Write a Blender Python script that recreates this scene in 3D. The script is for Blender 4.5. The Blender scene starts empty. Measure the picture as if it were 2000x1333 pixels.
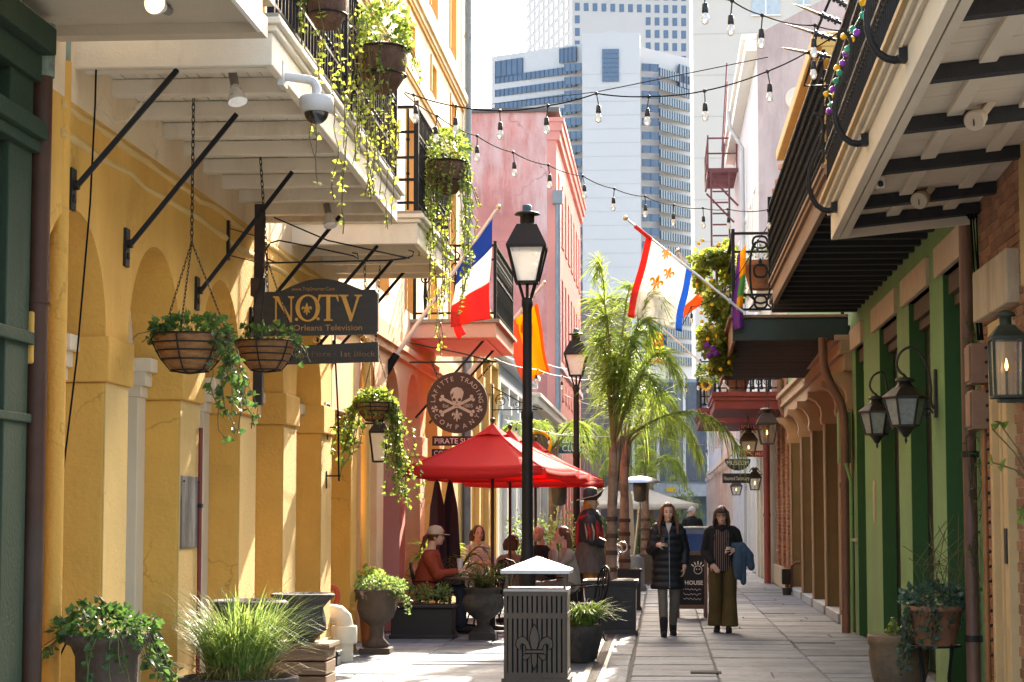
import bpy, bmesh, math, random
from mathutils import Vector as V, Matrix
rnd = random.Random(7)
R = math.radians
SC = bpy.context.scene
COL = SC.collection

# ---------------------------------------------------------------- camera, sky, sun, exposure
CAM_H = 1.55
PITCH = math.atan(338.5/4000); YAW = math.atan(295/4000*math.cos(PITCH))
cd = bpy.data.cameras.new('camera'); cam = bpy.data.objects.new('camera', cd); COL.objects.link(cam)
cam.location = (0, 0, CAM_H); cam.rotation_euler = (R(90)+PITCH, 0, YAW)
cd.sensor_width = 36; cd.lens = 72; cd.clip_start = .1; cd.clip_end = 3000
SC.camera = cam

SUN_K, SUN_M = .32, 1.65                       # sideways and lengthwise shadow per metre of height
sun_dir = V((SUN_K, SUN_M, 1)).normalized()     # towards the sun: ahead of the camera, a little right
SUN_EL = math.asin(sun_dir.z); SUN_AZ = math.atan2(sun_dir.x, sun_dir.y)
w = bpy.data.worlds.new('World'); SC.world = w; w.use_nodes = True
nt = w.node_tree; bg = nt.nodes['Background']
sky = nt.nodes.new('ShaderNodeTexSky'); sky.sky_type = 'NISHITA'; sky.sun_disc = False
sky.sun_elevation = SUN_EL; sky.sun_rotation = SUN_AZ
sky.air_density = .9; sky.dust_density = 4.0; sky.ozone_density = 1.0
nt.links.new(sky.outputs[0], bg.inputs[0]); bg.inputs[1].default_value = .15
sl = bpy.data.lights.new('sun', 'SUN'); sl.energy = 3.0; sl.angle = R(.53); sl.color = (1, .94, .84)
so = bpy.data.objects.new('sun', sl); COL.objects.link(so); so.location = (10, 60, 60)
so.rotation_euler = sun_dir.to_track_quat('Z', 'Y').to_euler()
SC.view_settings.view_transform = 'Standard'; SC.view_settings.look = 'None'
SC.view_settings.exposure = 2.68; SC.view_settings.gamma = 1; SC.view_settings.use_curve_mapping = False
SC.view_settings.use_white_balance = True; SC.view_settings.white_balance_temperature = 7200; SC.view_settings.white_balance_tint = 10   # daylight balance of the photograph: open shade is neutral
SC.cycles.max_bounces = 7; SC.cycles.diffuse_bounces = 4; SC.cycles.transparent_max_bounces = 8

# ---------------------------------------------------------------- measuring: a sight line met with a known plane of the street
_d = V((-math.sin(YAW)*math.cos(PITCH), math.cos(YAW)*math.cos(PITCH), math.sin(PITCH)))
_r = V((math.cos(YAW), math.sin(YAW), 0)); _u = _r.cross(_d)
def at(px, py, X=None, Y=None, Z=None):
    v = _d + _r*((px-1000)/4000) + _u*((666.5-py)/4000)
    t = X/v.x if X is not None else (Y/v.y if Y is not None else (Z-CAM_H)/v.z)
    return V((0, 0, CAM_H)) + v*t
LX, RX = -3.5, 2.5          # planes of the left and right house fronts

# ---------------------------------------------------------------- mesh builder
class MB:
    def __init__(s): s.v = []; s.f = []; s.sm = []; s.mi = []; s.cur = 0
    def add(s, vs, fs, smooth=False):
        o = len(s.v); s.v += [tuple(p) for p in vs]
        for f in fs: s.f.append([i+o for i in f]); s.sm.append(smooth); s.mi.append(s.cur)
        return s
    def box(s, x0, x1, y0, y1, z0, z1):
        return s.add([(x0,y0,z0),(x1,y0,z0),(x1,y1,z0),(x0,y1,z0),(x0,y0,z1),(x1,y0,z1),(x1,y1,z1),(x0,y1,z1)],
              [(3,2,1,0),(4,5,6,7),(0,1,5,4),(1,2,6,5),(2,3,7,6),(3,0,4,7)])
    def cbox(s, c, d, rz=0, rx=0, ry=0):
        M = Matrix.Translation(c) @ Matrix.Rotation(rz,4,'Z') @ Matrix.Rotation(rx,4,'X') @ Matrix.Rotation(ry,4,'Y')
        h = [k/2 for k in d]
        vs = [M @ V((sx*h[0],sy*h[1],sz*h[2])) for sz in (-1,1) for sx,sy in ((-1,-1),(1,-1),(1,1),(-1,1))]
        return s.add(vs, [(3,2,1,0),(4,5,6,7),(0,1,5,4),(1,2,6,5),(2,3,7,6),(3,0,4,7)])
    def bar(s, a, b, w, h=None, up=(0,0,1)):
        a, b = V(a), V(b); h = h or w; t = (b-a).normalized(); up = V(up)
        if abs(t.dot(up)) > .99: up = V((1,0,0))
        sd = t.cross(up).normalized(); u = sd.cross(t)
        vs = [p+sd*(i*w/2)+u*(j*h/2) for p in (a,b) for i,j in ((-1,-1),(1,-1),(1,1),(-1,1))]
        return s.add(vs, [(0,1,2,3),(7,6,5,4),(0,4,5,1),(1,5,6,2),(2,6,7,3),(3,7,4,0)])
    def tube(s, pts, r, n=8, cap=True, flat=1.0):
        pts = [V(p) for p in pts]; m = len(pts); rs = r if isinstance(r,(list,tuple)) else [r]*m
        vs = []; t0 = (pts[1]-pts[0]).normalized()
        u = t0.cross(V((0,0,1)) if abs(t0.z) < .9 else V((0,1,0))).normalized()
        for i, p in enumerate(pts):
            t = (pts[min(i+1,m-1)]-pts[max(i-1,0)])
            t = t.normalized() if t.length > 1e-9 else t0
            u = u - t*u.dot(t); u = u.normalized() if u.length > 1e-6 else t.orthogonal().normalized(); w_ = t.cross(u)
            for k in range(n):
                a = 2*math.pi*k/n; vs.append(p+u*(math.cos(a)*rs[i])+w_*(math.sin(a)*rs[i]*flat))
        fs = [(i*n+k, i*n+(k+1)%n, (i+1)*n+(k+1)%n, (i+1)*n+k) for i in range(m-1) for k in range(n)]
        s.add(vs, fs, True)
        if cap: s.add(vs[:n], [tuple(range(n))[::-1]]); s.add(vs[-n:], [tuple(range(n))])
        return s
    def lathe(s, prof, c=(0,0,0), n=24, sx=1, sy=1, flute=0, nf=16, smooth=True):
        c = V(c); vs = []; m = len(prof)
        for r, z in prof:
            for k in range(n):
                a = 2*math.pi*k/n; q = r*(1+flute*math.cos(a*nf))
                vs.append(c+V((math.cos(a)*q*sx, math.sin(a)*q*sy, z)))
        fs = [(i*n+k, i*n+(k+1)%n, (i+1)*n+(k+1)%n, (i+1)*n+k) for i in range(m-1) for k in range(n)]
        s.add(vs, fs, smooth)
        if prof[0][0] > .002: s.add(vs[:n], [tuple(range(n))[::-1]])
        if prof[-1][0] > .002: s.add(vs[-n:], [tuple(range(n))])
        return s
    def ngon_lathe(s, prof, c=(0,0,0), n=4, rot=math.pi/4):
        c = V(c); vs = []
        for r, z in prof:
            for k in range(n):
                a = 2*math.pi*k/n+rot; vs.append(c+V((math.cos(a)*r, math.sin(a)*r, z)))
        m = len(prof)
        s.add(vs, [(i*n+k, i*n+(k+1)%n, (i+1)*n+(k+1)%n, (i+1)*n+k) for i in range(m-1) for k in range(n)])
        s.add(vs[:n], [tuple(range(n))[::-1]]); s.add(vs[-n:], [tuple(range(n))]); return s
    def ball(s, c, r, n=12, m=8, sx=1, sy=1, sz=1):
        prof = [(max(.0005,math.sin(math.pi*i/m))*r, -math.cos(math.pi*i/m)*r*sz) for i in range(m+1)]
        return s.lathe(prof, c, n, sx, sy)
    def ell(s, c, rad, M=None, n=14, m=9):
        M = M or Matrix.Identity(3); c = V(c); vs = []
        for i in range(m+1):
            a = math.pi*i/m
            for k in range(n):
                b = 2*math.pi*k/n
                vs.append(c + M @ V((max(.001,math.sin(a))*math.cos(b)*rad[0], max(.001,math.sin(a))*math.sin(b)*rad[1], -math.cos(a)*rad[2])))
        s.add(vs, [(i*n+k, i*n+(k+1)%n, (i+1)*n+(k+1)%n, (i+1)*n+k) for i in range(m) for k in range(n)], True)
        s.add(vs[:n], [tuple(range(n))[::-1]]); s.add(vs[-n:], [tuple(range(n))]); return s
    def prism(s, poly, f, dv, smooth=False):
        """poly: 2d outline; f maps (u,v) to 3d; dv: thickness vector"""
        n = len(poly); a = [V(f(u,v)) for u,v in poly]; dv = V(dv)
        vs = a+[p+dv for p in a]
        s.add(vs, [tuple(range(n))[::-1], tuple(range(n,2*n))]); s.add(vs, [(i,(i+1)%n,n+(i+1)%n,n+i) for i in range(n)], smooth); return s
    def loft(s, rings, cap=True, smooth=True):
        n = len(rings[0]); vs = [p for r_ in rings for p in r_]; m = len(rings)
        s.add(vs, [(i*n+k, i*n+(k+1)%n, (i+1)*n+(k+1)%n, (i+1)*n+k) for i in range(m-1) for k in range(n)], smooth)
        if cap: s.add(rings[0], [tuple(range(n))[::-1]]); s.add(rings[-1], [tuple(range(n))])
        return s
    def xf(s, M):
        s.v = [tuple(M @ V(p)) for p in s.v]; return s
    def join(s, o):
        k = len(s.v); s.v += o.v; s.f += [[i+k for i in f] for f in o.f]; s.sm += o.sm; s.mi += o.mi; return s
    def mesh(s, name):
        me = bpy.data.meshes.new(name); me.from_pydata(s.v, [], s.f)
        me.polygons.foreach_set('use_smooth', s.sm); me.polygons.foreach_set('material_index', s.mi)
        me.update(); return me

def link(name, me, mat=None, parent=None, bevel=0):
    o = bpy.data.objects.new(name, me); COL.objects.link(o)
    if mat is not None:
        if len(me.materials): me.materials.clear()
        for m_ in (mat if isinstance(mat,(list,tuple)) else [mat]): me.materials.append(m_)
    if parent is not None:
        o.parent = parent; q = parent; off = V((0,0,0))
        while q is not None: off += q.location; q = q.parent
        o.location = -off
    if bevel:
        b = o.modifiers.new('bevel','BEVEL'); b.width = bevel; b.segments = 2; b.limit_method = 'ANGLE'; b.angle_limit = R(40)
    return o
def obj(name, mb, mat, parent=None, bevel=0, fixn=True):
    me = mb.mesh(name)
    if fixn:
        bm = bmesh.new(); bm.from_mesh(me); bmesh.ops.recalc_face_normals(bm, faces=bm.faces); bm.to_mesh(me); bm.free()
    return link(name, me, mat, parent, bevel)
def tag(o, label, cat, group=None):
    o['label'] = label; o['category'] = cat
    if group: o['group'] = group
    return o
def thing(name, label, cat, loc=(0,0,0), rz=0, group=None):
    o = bpy.data.objects.new(name, None); COL.objects.link(o); o.location = loc; o.rotation_euler = (0,0,rz); o.empty_display_size = .1
    return tag(o, label, cat, group)
def tilt(o, pivot, ang):
    p = o.parent.location; pv = V(pivot); o.matrix_basis = Matrix.Translation(-p) @ Matrix.Translation(pv) @ Matrix.Rotation(ang,4,'X') @ Matrix.Translation(-pv)
def struct(o): o['kind'] = 'structure'; return o
def stuff(o): o['kind'] = 'stuff'; return o
def copy_tree(o, parent=None):
    c = o.copy(); COL.objects.link(c)
    if parent is not None: c.parent = parent
    for ch in list(o.children): copy_tree(ch, c)
    return c
def dup(root, loc, rz=0, label=None, group=None, scale=None):
    c = copy_tree(root); c.location = loc; c.rotation_euler = (0,0,rz)
    if scale: c.scale = (scale,)*3 if not isinstance(scale,(tuple,list)) else scale
    if label: c['label'] = label
    if group: c['group'] = group
    return c
def fused(mb, voxel=.012, smooth=6):
    """one continuous skin over overlapping closed shapes"""
    me = mb.mesh('tmp'); o = bpy.data.objects.new('tmp', me); COL.objects.link(o)
    m = o.modifiers.new('r','REMESH'); m.mode = 'VOXEL'; m.voxel_size = voxel; m.use_smooth_shade = True
    if smooth: k = o.modifiers.new('s','SMOOTH'); k.factor = .5; k.iterations = smooth
    dg = bpy.context.evaluated_depsgraph_get(); dg.update()
    r = bpy.data.meshes.new_from_object(o.evaluated_get(dg)); bpy.data.objects.remove(o); bpy.data.meshes.remove(me)
    r.polygons.foreach_set('use_smooth', [True]*len(r.polygons)); return r
def text(s, size, depth=.004, align='CENTER', spacing=1.0, sx=1.0, bold=0):
    """flat lettering as an MB in the (x, y) plane, extruded along z"""
    cu = bpy.data.curves.new('t','FONT'); cu.body = s; cu.size = size; cu.extrude = depth; cu.align_x = align; cu.space_character = spacing; cu.resolution_u = 3
    cu.offset = bold
    o = bpy.data.objects.new('t', cu); COL.objects.link(o); dg = bpy.context.evaluated_depsgraph_get(); dg.update()
    me = bpy.data.meshes.new_from_object(o.evaluated_get(dg)); mb = MB()
    mb.add([(v.co.x*sx, v.co.y, v.co.z) for v in me.vertices], [tuple(p.vertices) for p in me.polygons])
    bpy.data.objects.remove(o); bpy.data.curves.remove(cu); bpy.data.meshes.remove(me); return mb

# ---------------------------------------------------------------- procedural materials
MATS = {}
def lin(c):     # sRGB 0-255 to linear
    return tuple((k/255/12.92 if k/255 <= .04045 else ((k/255+.055)/1.055)**2.4) for k in c)
def mat(name, col, rough=.7, var=.18, scale=3., bump=.15, bscale=60., metal=0., col2=None, streak=0, spec=.4, emis=None, estr=0, alpha=None, trans=0, stretch=(1,1,1), patch=(.45,.65), coat=0, crack=0, spots=0):
    if name in MATS: return MATS[name]
    m = bpy.data.materials.new(name); m.use_nodes = True; N = m.node_tree.nodes; L = m.node_tree.links
    b = N['Principled BSDF']; tc = N.new('ShaderNodeTexCoord'); mp = N.new('ShaderNodeMapping'); mp.inputs['Scale'].default_value = stretch
    L.new(tc.outputs['Object'], mp.inputs[0])
    n1 = N.new('ShaderNodeTexNoise'); n1.inputs['Scale'].default_value = scale; n1.inputs['Detail'].default_value = 7; n1.inputs['Roughness'].default_value = .65
    L.new(mp.outputs[0], n1.inputs[0])
    cr = N.new('ShaderNodeValToRGB'); e = cr.color_ramp.elements; e[0].position = .25; e[1].position = .75
    e[0].color = tuple(max(0,k*(1-var)) for k in col)+(1,); e[1].color = tuple(min(1,k*(1+var)) for k in col)+(1,)
    L.new(n1.outputs[0], cr.inputs[0]); out = cr.outputs[0]
    if col2 is not None:
        n2 = N.new('ShaderNodeTexNoise'); n2.inputs['Scale'].default_value = scale*.55; n2.inputs['Detail'].default_value = 9; n2.inputs['Roughness'].default_value = .7
        mp2 = N.new('ShaderNodeMapping'); mp2.inputs['Scale'].default_value = (1,1,.22) if streak else (1,1,1); mp2.inputs['Location'].default_value = (3.1,7.7,1.3)
        L.new(tc.outputs['Object'], mp2.inputs[0]); L.new(mp2.outputs[0], n2.inputs[0])
        r2 = N.new('ShaderNodeMapRange'); r2.inputs[1].default_value = patch[0]; r2.inputs[2].default_value = patch[1]; L.new(n2.outputs[0], r2.inputs[0])
        mx = N.new('ShaderNodeMix'); mx.data_type = 'RGBA'; L.new(r2.outputs[0], mx.inputs[0]); L.new(out, mx.inputs[6]); mx.inputs[7].default_value = tuple(col2)+(1,)
        out = mx.outputs[2]
    if crack:
        vd = N.new('ShaderNodeTexNoise'); vd.inputs['Scale'].default_value = 2.2; vd.inputs['Detail'].default_value = 6; L.new(tc.outputs['Object'], vd.inputs[0])
        va = N.new('ShaderNodeVectorMath'); va.operation = 'MULTIPLY_ADD'; va.inputs[1].default_value = (.9,.9,.9); L.new(vd.outputs[1], va.inputs[0]); L.new(tc.outputs['Object'], va.inputs[2])
        vo = N.new('ShaderNodeTexVoronoi'); vo.feature = 'DISTANCE_TO_EDGE'; vo.inputs['Scale'].default_value = crack; L.new(va.outputs[0], vo.inputs[0])
        vm = N.new('ShaderNodeMapRange'); vm.inputs[1].default_value = .0; vm.inputs[2].default_value = .012; vm.inputs[3].default_value = 1; vm.inputs[4].default_value = 0; L.new(vo.outputs[0], vm.inputs[0])
        vk = N.new('ShaderNodeMapRange'); vk.inputs[1].default_value = .5; vk.inputs[2].default_value = .62; vk.inputs[4].default_value = .55; L.new(n1.outputs[0], vk.inputs[0])
        mu = N.new('ShaderNodeMath'); mu.operation = 'MULTIPLY'; L.new(vm.outputs[0], mu.inputs[0]); L.new(vk.outputs[0], mu.inputs[1])
        mc = N.new('ShaderNodeMix'); mc.data_type = 'RGBA'; L.new(mu.outputs[0], mc.inputs[0]); L.new(out, mc.inputs[6]); mc.inputs[7].default_value = tuple(k*.35 for k in col)+(1,); out = mc.outputs[2]
    if spots:
        vo = N.new('ShaderNodeTexVoronoi'); vo.inputs['Scale'].default_value = spots; g_ = N.new('ShaderNodeNewGeometry'); L.new(g_.outputs['Position'], vo.inputs[0])
        vm = N.new('ShaderNodeMapRange'); vm.inputs[1].default_value = .1; vm.inputs[2].default_value = .16; vm.inputs[3].default_value = .6; vm.inputs[4].default_value = 0; L.new(vo.outputs[0], vm.inputs[0])
        ns = N.new('ShaderNodeTexNoise'); ns.inputs['Scale'].default_value = 1.3; ns.inputs['Detail'].default_value = 8; ns.inputs['Roughness'].default_value = .7; L.new(g_.outputs['Position'], ns.inputs[0])
        nm = N.new('ShaderNodeMapRange'); nm.inputs[1].default_value = .48; nm.inputs[2].default_value = .66; nm.inputs[4].default_value = .6; L.new(ns.outputs[0], nm.inputs[0])
        mu = N.new('ShaderNodeMath'); mu.operation = 'MAXIMUM'; L.new(vm.outputs[0], mu.inputs[0]); L.new(nm.outputs[0], mu.inputs[1])
        mc = N.new('ShaderNodeMix'); mc.data_type = 'RGBA'; L.new(mu.outputs[0], mc.inputs[0]); L.new(out, mc.inputs[6]); mc.inputs[7].default_value = tuple(k*.42 for k in col)+(1,); out = mc.outputs[2]
    L.new(out, b.inputs['Base Color'])
    b.inputs['Roughness'].default_value = rough; b.inputs['Metallic'].default_value = metal; b.inputs['Specular IOR Level'].default_value = spec
    if coat: b.inputs['Coat Weight'].default_value = coat; b.inputs['Coat Roughness'].default_value = .15
    if rough > .25:
        rr = N.new('ShaderNodeMapRange'); rr.inputs[3].default_value = max(.05,rough-.12); rr.inputs[4].default_value = min(1,rough+.12); L.new(n1.outputs[0], rr.inputs[0]); L.new(rr.outputs[0], b.inputs['Roughness'])
    if bump:
        n3 = N.new('ShaderNodeTexNoise'); n3.inputs['Scale'].default_value = bscale; n3.inputs['Detail'].default_value = 5; L.new(mp.outputs[0], n3.inputs[0])
        bp = N.new('ShaderNodeBump'); bp.inputs['Strength'].default_value = bump; bp.inputs['Distance'].default_value = .02; L.new(n3.outputs[0], bp.inputs['Height']); L.new(bp.outputs[0], b.inputs['Normal'])
    if emis: b.inputs['Emission Color'].default_value = tuple(emis)+(1,); b.inputs['Emission Strength'].default_value = estr
    if alpha is not None: b.inputs['Alpha'].default_value = alpha
    if trans: b.inputs['Transmission Weight'].default_value = trans
    MATS[name] = m; return m
def leafmat(name, col, col2, trans=.45, rough=.45, nscale=25):
    if name in MATS: return MATS[name]
    m = bpy.data.materials.new(name); m.use_nodes = True; N = m.node_tree.nodes; L = m.node_tree.links
    b = N['Principled BSDF']; g = N.new('ShaderNodeNewGeometry'); n1 = N.new('ShaderNodeTexNoise'); n1.inputs['Scale'].default_value = nscale; n1.inputs['Detail'].default_value = 2
    L.new(g.outputs['Position'], n1.inputs[0]); cr = N.new('ShaderNodeValToRGB'); e = cr.color_ramp.elements; e[0].position = .3; e[1].position = .7
    e[0].color = tuple(col)+(1,); e[1].color = tuple(col2)+(1,); L.new(n1.outputs[0], cr.inputs[0]); L.new(cr.outputs[0], b.inputs['Base Color'])
    b.inputs['Roughness'].default_value = rough; b.inputs['Specular IOR Level'].default_value = .45
    t = N.new('ShaderNodeBsdfTranslucent'); hs = N.new('ShaderNodeHueSaturation'); hs.inputs['Value'].default_value = 1.7; hs.inputs['Hue'].default_value = .485; L.new(cr.outputs[0], hs.inputs['Color']); L.new(hs.outputs[0], t.inputs[0])
    mx = N.new('ShaderNodeMixShader'); mx.inputs[0].default_value = trans; L.new(b.outputs[0], mx.inputs[1]); L.new(t.outputs[0], mx.inputs[2])
    L.new(mx.outputs[0], N['Material Output'].inputs[0]); MATS[name] = m; return m
def clothmat(name, col, trans=.4):
    if name in MATS: return MATS[name]
    m = mat(name, col, .8, .08, 6, .1, 180); N = m.node_tree.nodes; L = m.node_tree.links
    t = N.new('ShaderNodeBsdfTranslucent'); t.inputs[0].default_value = tuple(min(1,k*1.15) for k in col)+(1,)
    mx = N.new('ShaderNodeMixShader'); mx.inputs[0].default_value = trans
    L.new(N['Principled BSDF'].outputs[0], mx.inputs[1]); L.new(t.outputs[0], mx.inputs[2]); L.new(mx.outputs[0], N['Material Output'].inputs[0]); return m
def glassmat(name, col, rough=.06, alpha=.35):
    if name in MATS: return MATS[name]
    m = bpy.data.materials.new(name); m.use_nodes = True; N = m.node_tree.nodes; L = m.node_tree.links
    gl = N.new('ShaderNodeBsdfGlossy'); gl.inputs['Roughness'].default_value = rough; tr = N.new('ShaderNodeBsdfTransparent'); tr.inputs[0].default_value = tuple(col)+(1,)
    lw = N.new('ShaderNodeFresnel'); lw.inputs[0].default_value = 1.45
    df = N.new('ShaderNodeBsdfDiffuse'); df.inputs[0].default_value = tuple(col)+(1,)
    m1 = N.new('ShaderNodeMixShader'); m1.inputs[0].default_value = alpha; L.new(tr.outputs[0], m1.inputs[1]); L.new(df.outputs[0], m1.inputs[2])
    m2 = N.new('ShaderNodeMixShader'); L.new(lw.outputs[0], m2.inputs[0]); L.new(m1.outputs[0], m2.inputs[1]); L.new(gl.outputs[0], m2.inputs[2])
    L.new(m2.outputs[0], N['Material Output'].inputs[0]); MATS[name] = m; return m

m_ochre = mat('ochre_stucco', (.66,.365,.078), .88, .16, 1.1, .45, 30, col2=(.54,.275,.05), patch=(.44,.66), streak=1, crack=.8)
m_ochre_lt = mat('ochre_trim_lit_front', (.68,.45,.16), .88, .14, 1.2, .4, 40, col2=(.58,.37,.13), streak=1, patch=(.44,.66), crack=.9)
m_upper = mat('cream_stucco', (.72,.58,.38), .85, .1, .8, .3, 40, col2=(.6,.42,.24), streak=1, patch=(.48,.68), crack=.6)
m_upper_trim = mat('apricot_trim', (.68,.37,.12), .8, .08, 2)
m_peach = mat('peach_stucco', (.66,.36,.2), .85, .14, 1.2, .35, 40, col2=(.66,.48,.28), patch=(.45,.7))
m_pinkpl = mat('pink_plaster', (.52,.2,.165), .9, .25, .9, .4, 14, col2=(.66,.5,.46), streak=1, patch=(.44,.62), crack=.25)
m_pinkpl2 = mat('salmon_stucco', (.62,.25,.2), .85, .12, .5, .2, 20)
m_white = mat('white_paint', (.7,.63,.5), .6, .08, 3, .15, 60, col2=(.52,.43,.3), streak=1, patch=(.52,.72))
m_white_clean = mat('clean_white_paint', (.78,.75,.68), .55, .05, 3, .06, 60)
m_dgreen = mat('dark_green_stucco', (.022,.04,.022), .8, .2, 2, .3, 40, spec=.2, col2=(.035,.052,.03), streak=1)
m_green = mat('green_paint', (.17,.3,.11), .8, .16, 1.6, .35, 50, crack=.7, col2=(.19,.24,.12), streak=1, patch=(.46,.66))
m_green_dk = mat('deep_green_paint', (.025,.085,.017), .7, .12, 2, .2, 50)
m_iron = mat('black_iron', (.008,.008,.0085), .6, .3, 8, .15, 90, spec=.25)
m_iron_b = mat('brown_black_iron', (.016,.012,.01), .55, .3, 8, .15, 90, spec=.3)
m_copper = mat('dark_copper', (.06,.026,.014), .55, .3, 4, .12, 50, spec=.2, col2=(.05,.055,.045), streak=1, patch=(.55,.8))
m_brownpipe = mat('brown_pipe', (.17,.08,.05), .5, .25, 4, .12, 50, col2=(.1,.05,.035), streak=1)
m_cable = mat('black_cable', (.01,.01,.01), .95, .1, 5, 0, spec=.05)
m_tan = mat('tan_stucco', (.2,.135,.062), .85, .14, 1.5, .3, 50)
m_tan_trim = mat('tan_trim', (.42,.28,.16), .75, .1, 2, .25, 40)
m_beige = mat('beige_trim', (.52,.34,.15), .7, .12, 3, .2, 40)
m_stone = mat('limestone', (.5,.39,.26), .8, .16, 5, .25, 50, col2=(.38,.27,.17), streak=1)
m_brick = mat('brick_red', (.3,.12,.06), .85, .35, 6, .4, 70, col2=(.4,.2,.11), patch=(.4,.7))
m_brick2 = mat('brick_orange', (.38,.17,.08), .85, .3, 6, .4, 70)
m_brick3 = mat('brick_dark', (.22,.085,.05), .85, .35, 6, .4, 70)
m_mortar = mat('mortar', (.42,.31,.22), .95, .2, 8, .3, 60)
m_gold = mat('old_gold_paint', (.62,.3,.05), .5, .2, 9, .1, 60, col2=(.3,.16,.05), patch=(.6,.75))
m_signwood = mat('dark_sign_board', (.045,.035,.025), .6, .3, 6, .25, 60, stretch=(1,1,4))
m_steel = mat('steel', (.5,.5,.5), .3, .1, 6, .05, 60, metal=.9)
m_pvc = mat('white_pvc', (.72,.66,.52), .5, .1, 4, .05, 30)
m_bulb = mat('bulb_glass', (.9,.87,.8), .1, .03, 4, 0, trans=.25, spec=.6)
m_plast_w = mat('white_plastic', (.5,.48,.44), .4, .06, 4, .02, 40)
m_plast_k = mat('black_plastic', (.02,.02,.022), .35, .1, 4, .02, 40)
m_chalk = mat('white_lettering', (.75,.72,.66), .7, .1, 20, 0)
m_skin = mat('skin', (.64,.38,.28), .5, .08, 30, .03, 120, spec=.35)
m_rust = mat('terracotta', (.33,.14,.07), .85, .25, 5, .3, 50, col2=(.2,.1,.06))
m_coir = mat('coir_liner', (.3,.14,.05), .95, .4, 14, .8, 60, stretch=(1,1,3))
m_flame = mat('gas_flame', (1,.6,.2), .5, 0, 1, 0, emis=(1,.55,.16), estr=2.5)
m_lantglass = glassmat('lantern_glass', (.88,.84,.76), .05, .1)
m_frost = mat('frosted_lamp_glass', (.85,.83,.78), .3, .04, 6, .05, 60, trans=.35)
ivy = leafmat('ivy_leaf', (.018,.055,.018), (.075,.16,.03))
ivy_lt = leafmat('pale_ivy_leaf', (.05,.12,.02), (.26,.33,.06), .45, nscale=14)
fern = leafmat('fern_leaf', (.05,.14,.02), (.16,.26,.04), .5)
grassm = leafmat('grass_blade', (.06,.16,.025), (.28,.34,.1), .4)
palmm = leafmat('palm_leaflet', (.07,.15,.02), (.27,.36,.06), .5, nscale=9)
shrubm = leafmat('shrub_leaf', (.02,.055,.02), (.06,.12,.035), .3)
boxm = leafmat('box_leaf', (.06,.14,.03), (.24,.32,.1), .45)
yfl = mat('yellow_petal', (.85,.5,.03), .6, .1, 10, 0)
stemm = mat('green_brown_stem', (.12,.1,.04), .8, .2, 10, 0)

# ---------------------------------------------------------------- foliage helpers
def rdir(): 
    while True:
        v = V((rnd.uniform(-1,1), rnd.uniform(-1,1), rnd.uniform(-1,1)))
        if .05 < v.length < 1: return v.normalized()
def leaf(mb, p, d, L, W, up=None, fold=.25, shape='ivy'):
    d = V(d).normalized(); up = V(up) if up is not None else rdir()
    s = d.cross(up); s = s.normalized() if s.length > .01 else d.orthogonal().normalized(); n = s.cross(d)
    p = V(p); h = n*(W*fold)
    if shape == 'ivy':
        vs = [p, p+s*W*.62+d*L*.12+h, p+s*W*.35+d*L*.6+h*.6, p+d*L, p-s*W*.35+d*L*.6+h*.6, p-s*W*.62+d*L*.12+h]
        mb.add(vs, [(0,1,2,3),(0,3,4,5)], True)
    else:
        mb.add([p, p+s*W*.5+d*L*.45+h, p+d*L, p-s*W*.5+d*L*.45+h], [(0,1,2),(0,2,3)], True)
def clump(mb, c, rad, n, size, shape='ivy', outer=.5, down=0.):
    c = V(c)
    for _ in range(n):
        d = rdir(); k = rnd.uniform(outer,1); p = c+V((d.x*rad[0],d.y*rad[1],d.z*rad[2]))*k
        q = (d+rdir()*.7+V((0,0,-down))).normalized(); s = size*rnd.uniform(.6,1.25); leaf(mb, p, q, s, s*.85, shape=shape)
def strand(sm, lm, p0, length, size, n=None, sway=.06, r=.0035, drift=(0,0), density=1.0, lean=0):
    p = V(p0); pts = [p.copy()]; k = max(4,int(length/.07)); dx, dy = drift
    for i in range(k):
        p = p+V((rnd.gauss(dx/k,sway*.25), rnd.gauss(dy/k,sway*.25), -length/k)); pts.append(p.copy())
    sm.tube(pts, r, 4, False)
    n = n or int(length/size*1.6*density)
    for i in range(n):
        t = rnd.uniform(0,len(pts)-1.001); a = pts[int(t)]; b = pts[int(t)+1]; q = a.lerp(b,t-int(t))
        d = V((rnd.gauss(0,1),rnd.gauss(0,1),rnd.uniform(-1.1,.3))); s = size*rnd.uniform(.55,1.2); leaf(lm, q+d.normalized()*s*.15, d, s, s*.85)
def blades(mb, base, n, L, spread, w=.012, seg=5, rad=.1, droop=1.0):
    base = V(base)
    for _ in range(n):
        a = rnd.uniform(0,2*math.pi); r0 = rad*math.sqrt(rnd.random()); p = base+V((math.cos(a)*r0,math.sin(a)*r0,0))
        a += rnd.gauss(0,.5); l = L*rnd.uniform(.55,1.15); out = spread*rnd.uniform(.25,1.1); d = V((math.cos(a),math.sin(a),0)); s = V((-d.y,d.x,0)); vs = []
        dr = droop*rnd.uniform(.5,1.2)
        for i in range(seg+1):
            t = i/seg; q = p+d*(out*t**1.4)+V((0,0,l*(t-dr*.55*t**2.6))); ww = w*(1-t**2)*.5+.0008
            vs += [q-s*ww, q+s*ww]
        mb.add(vs, [(2*i,2*i+1,2*i+3,2*i+2) for i in range(seg)], True)
def smooth(pts, it=2):
    pts = [V(p) for p in pts]
    for _ in range(it):
        q = [pts[0]]
        for a, b in zip(pts, pts[1:]): q += [a*.75+b*.25, a*.25+b*.75]
        pts = q+[pts[-1]]
    return pts
def catenary(a, b, sag, n=24):
    a, b = V(a), V(b); return [a.lerp(b,i/n)-V((0,0,sag*4*(i/n)*(1-i/n))) for i in range(n+1)]
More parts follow.
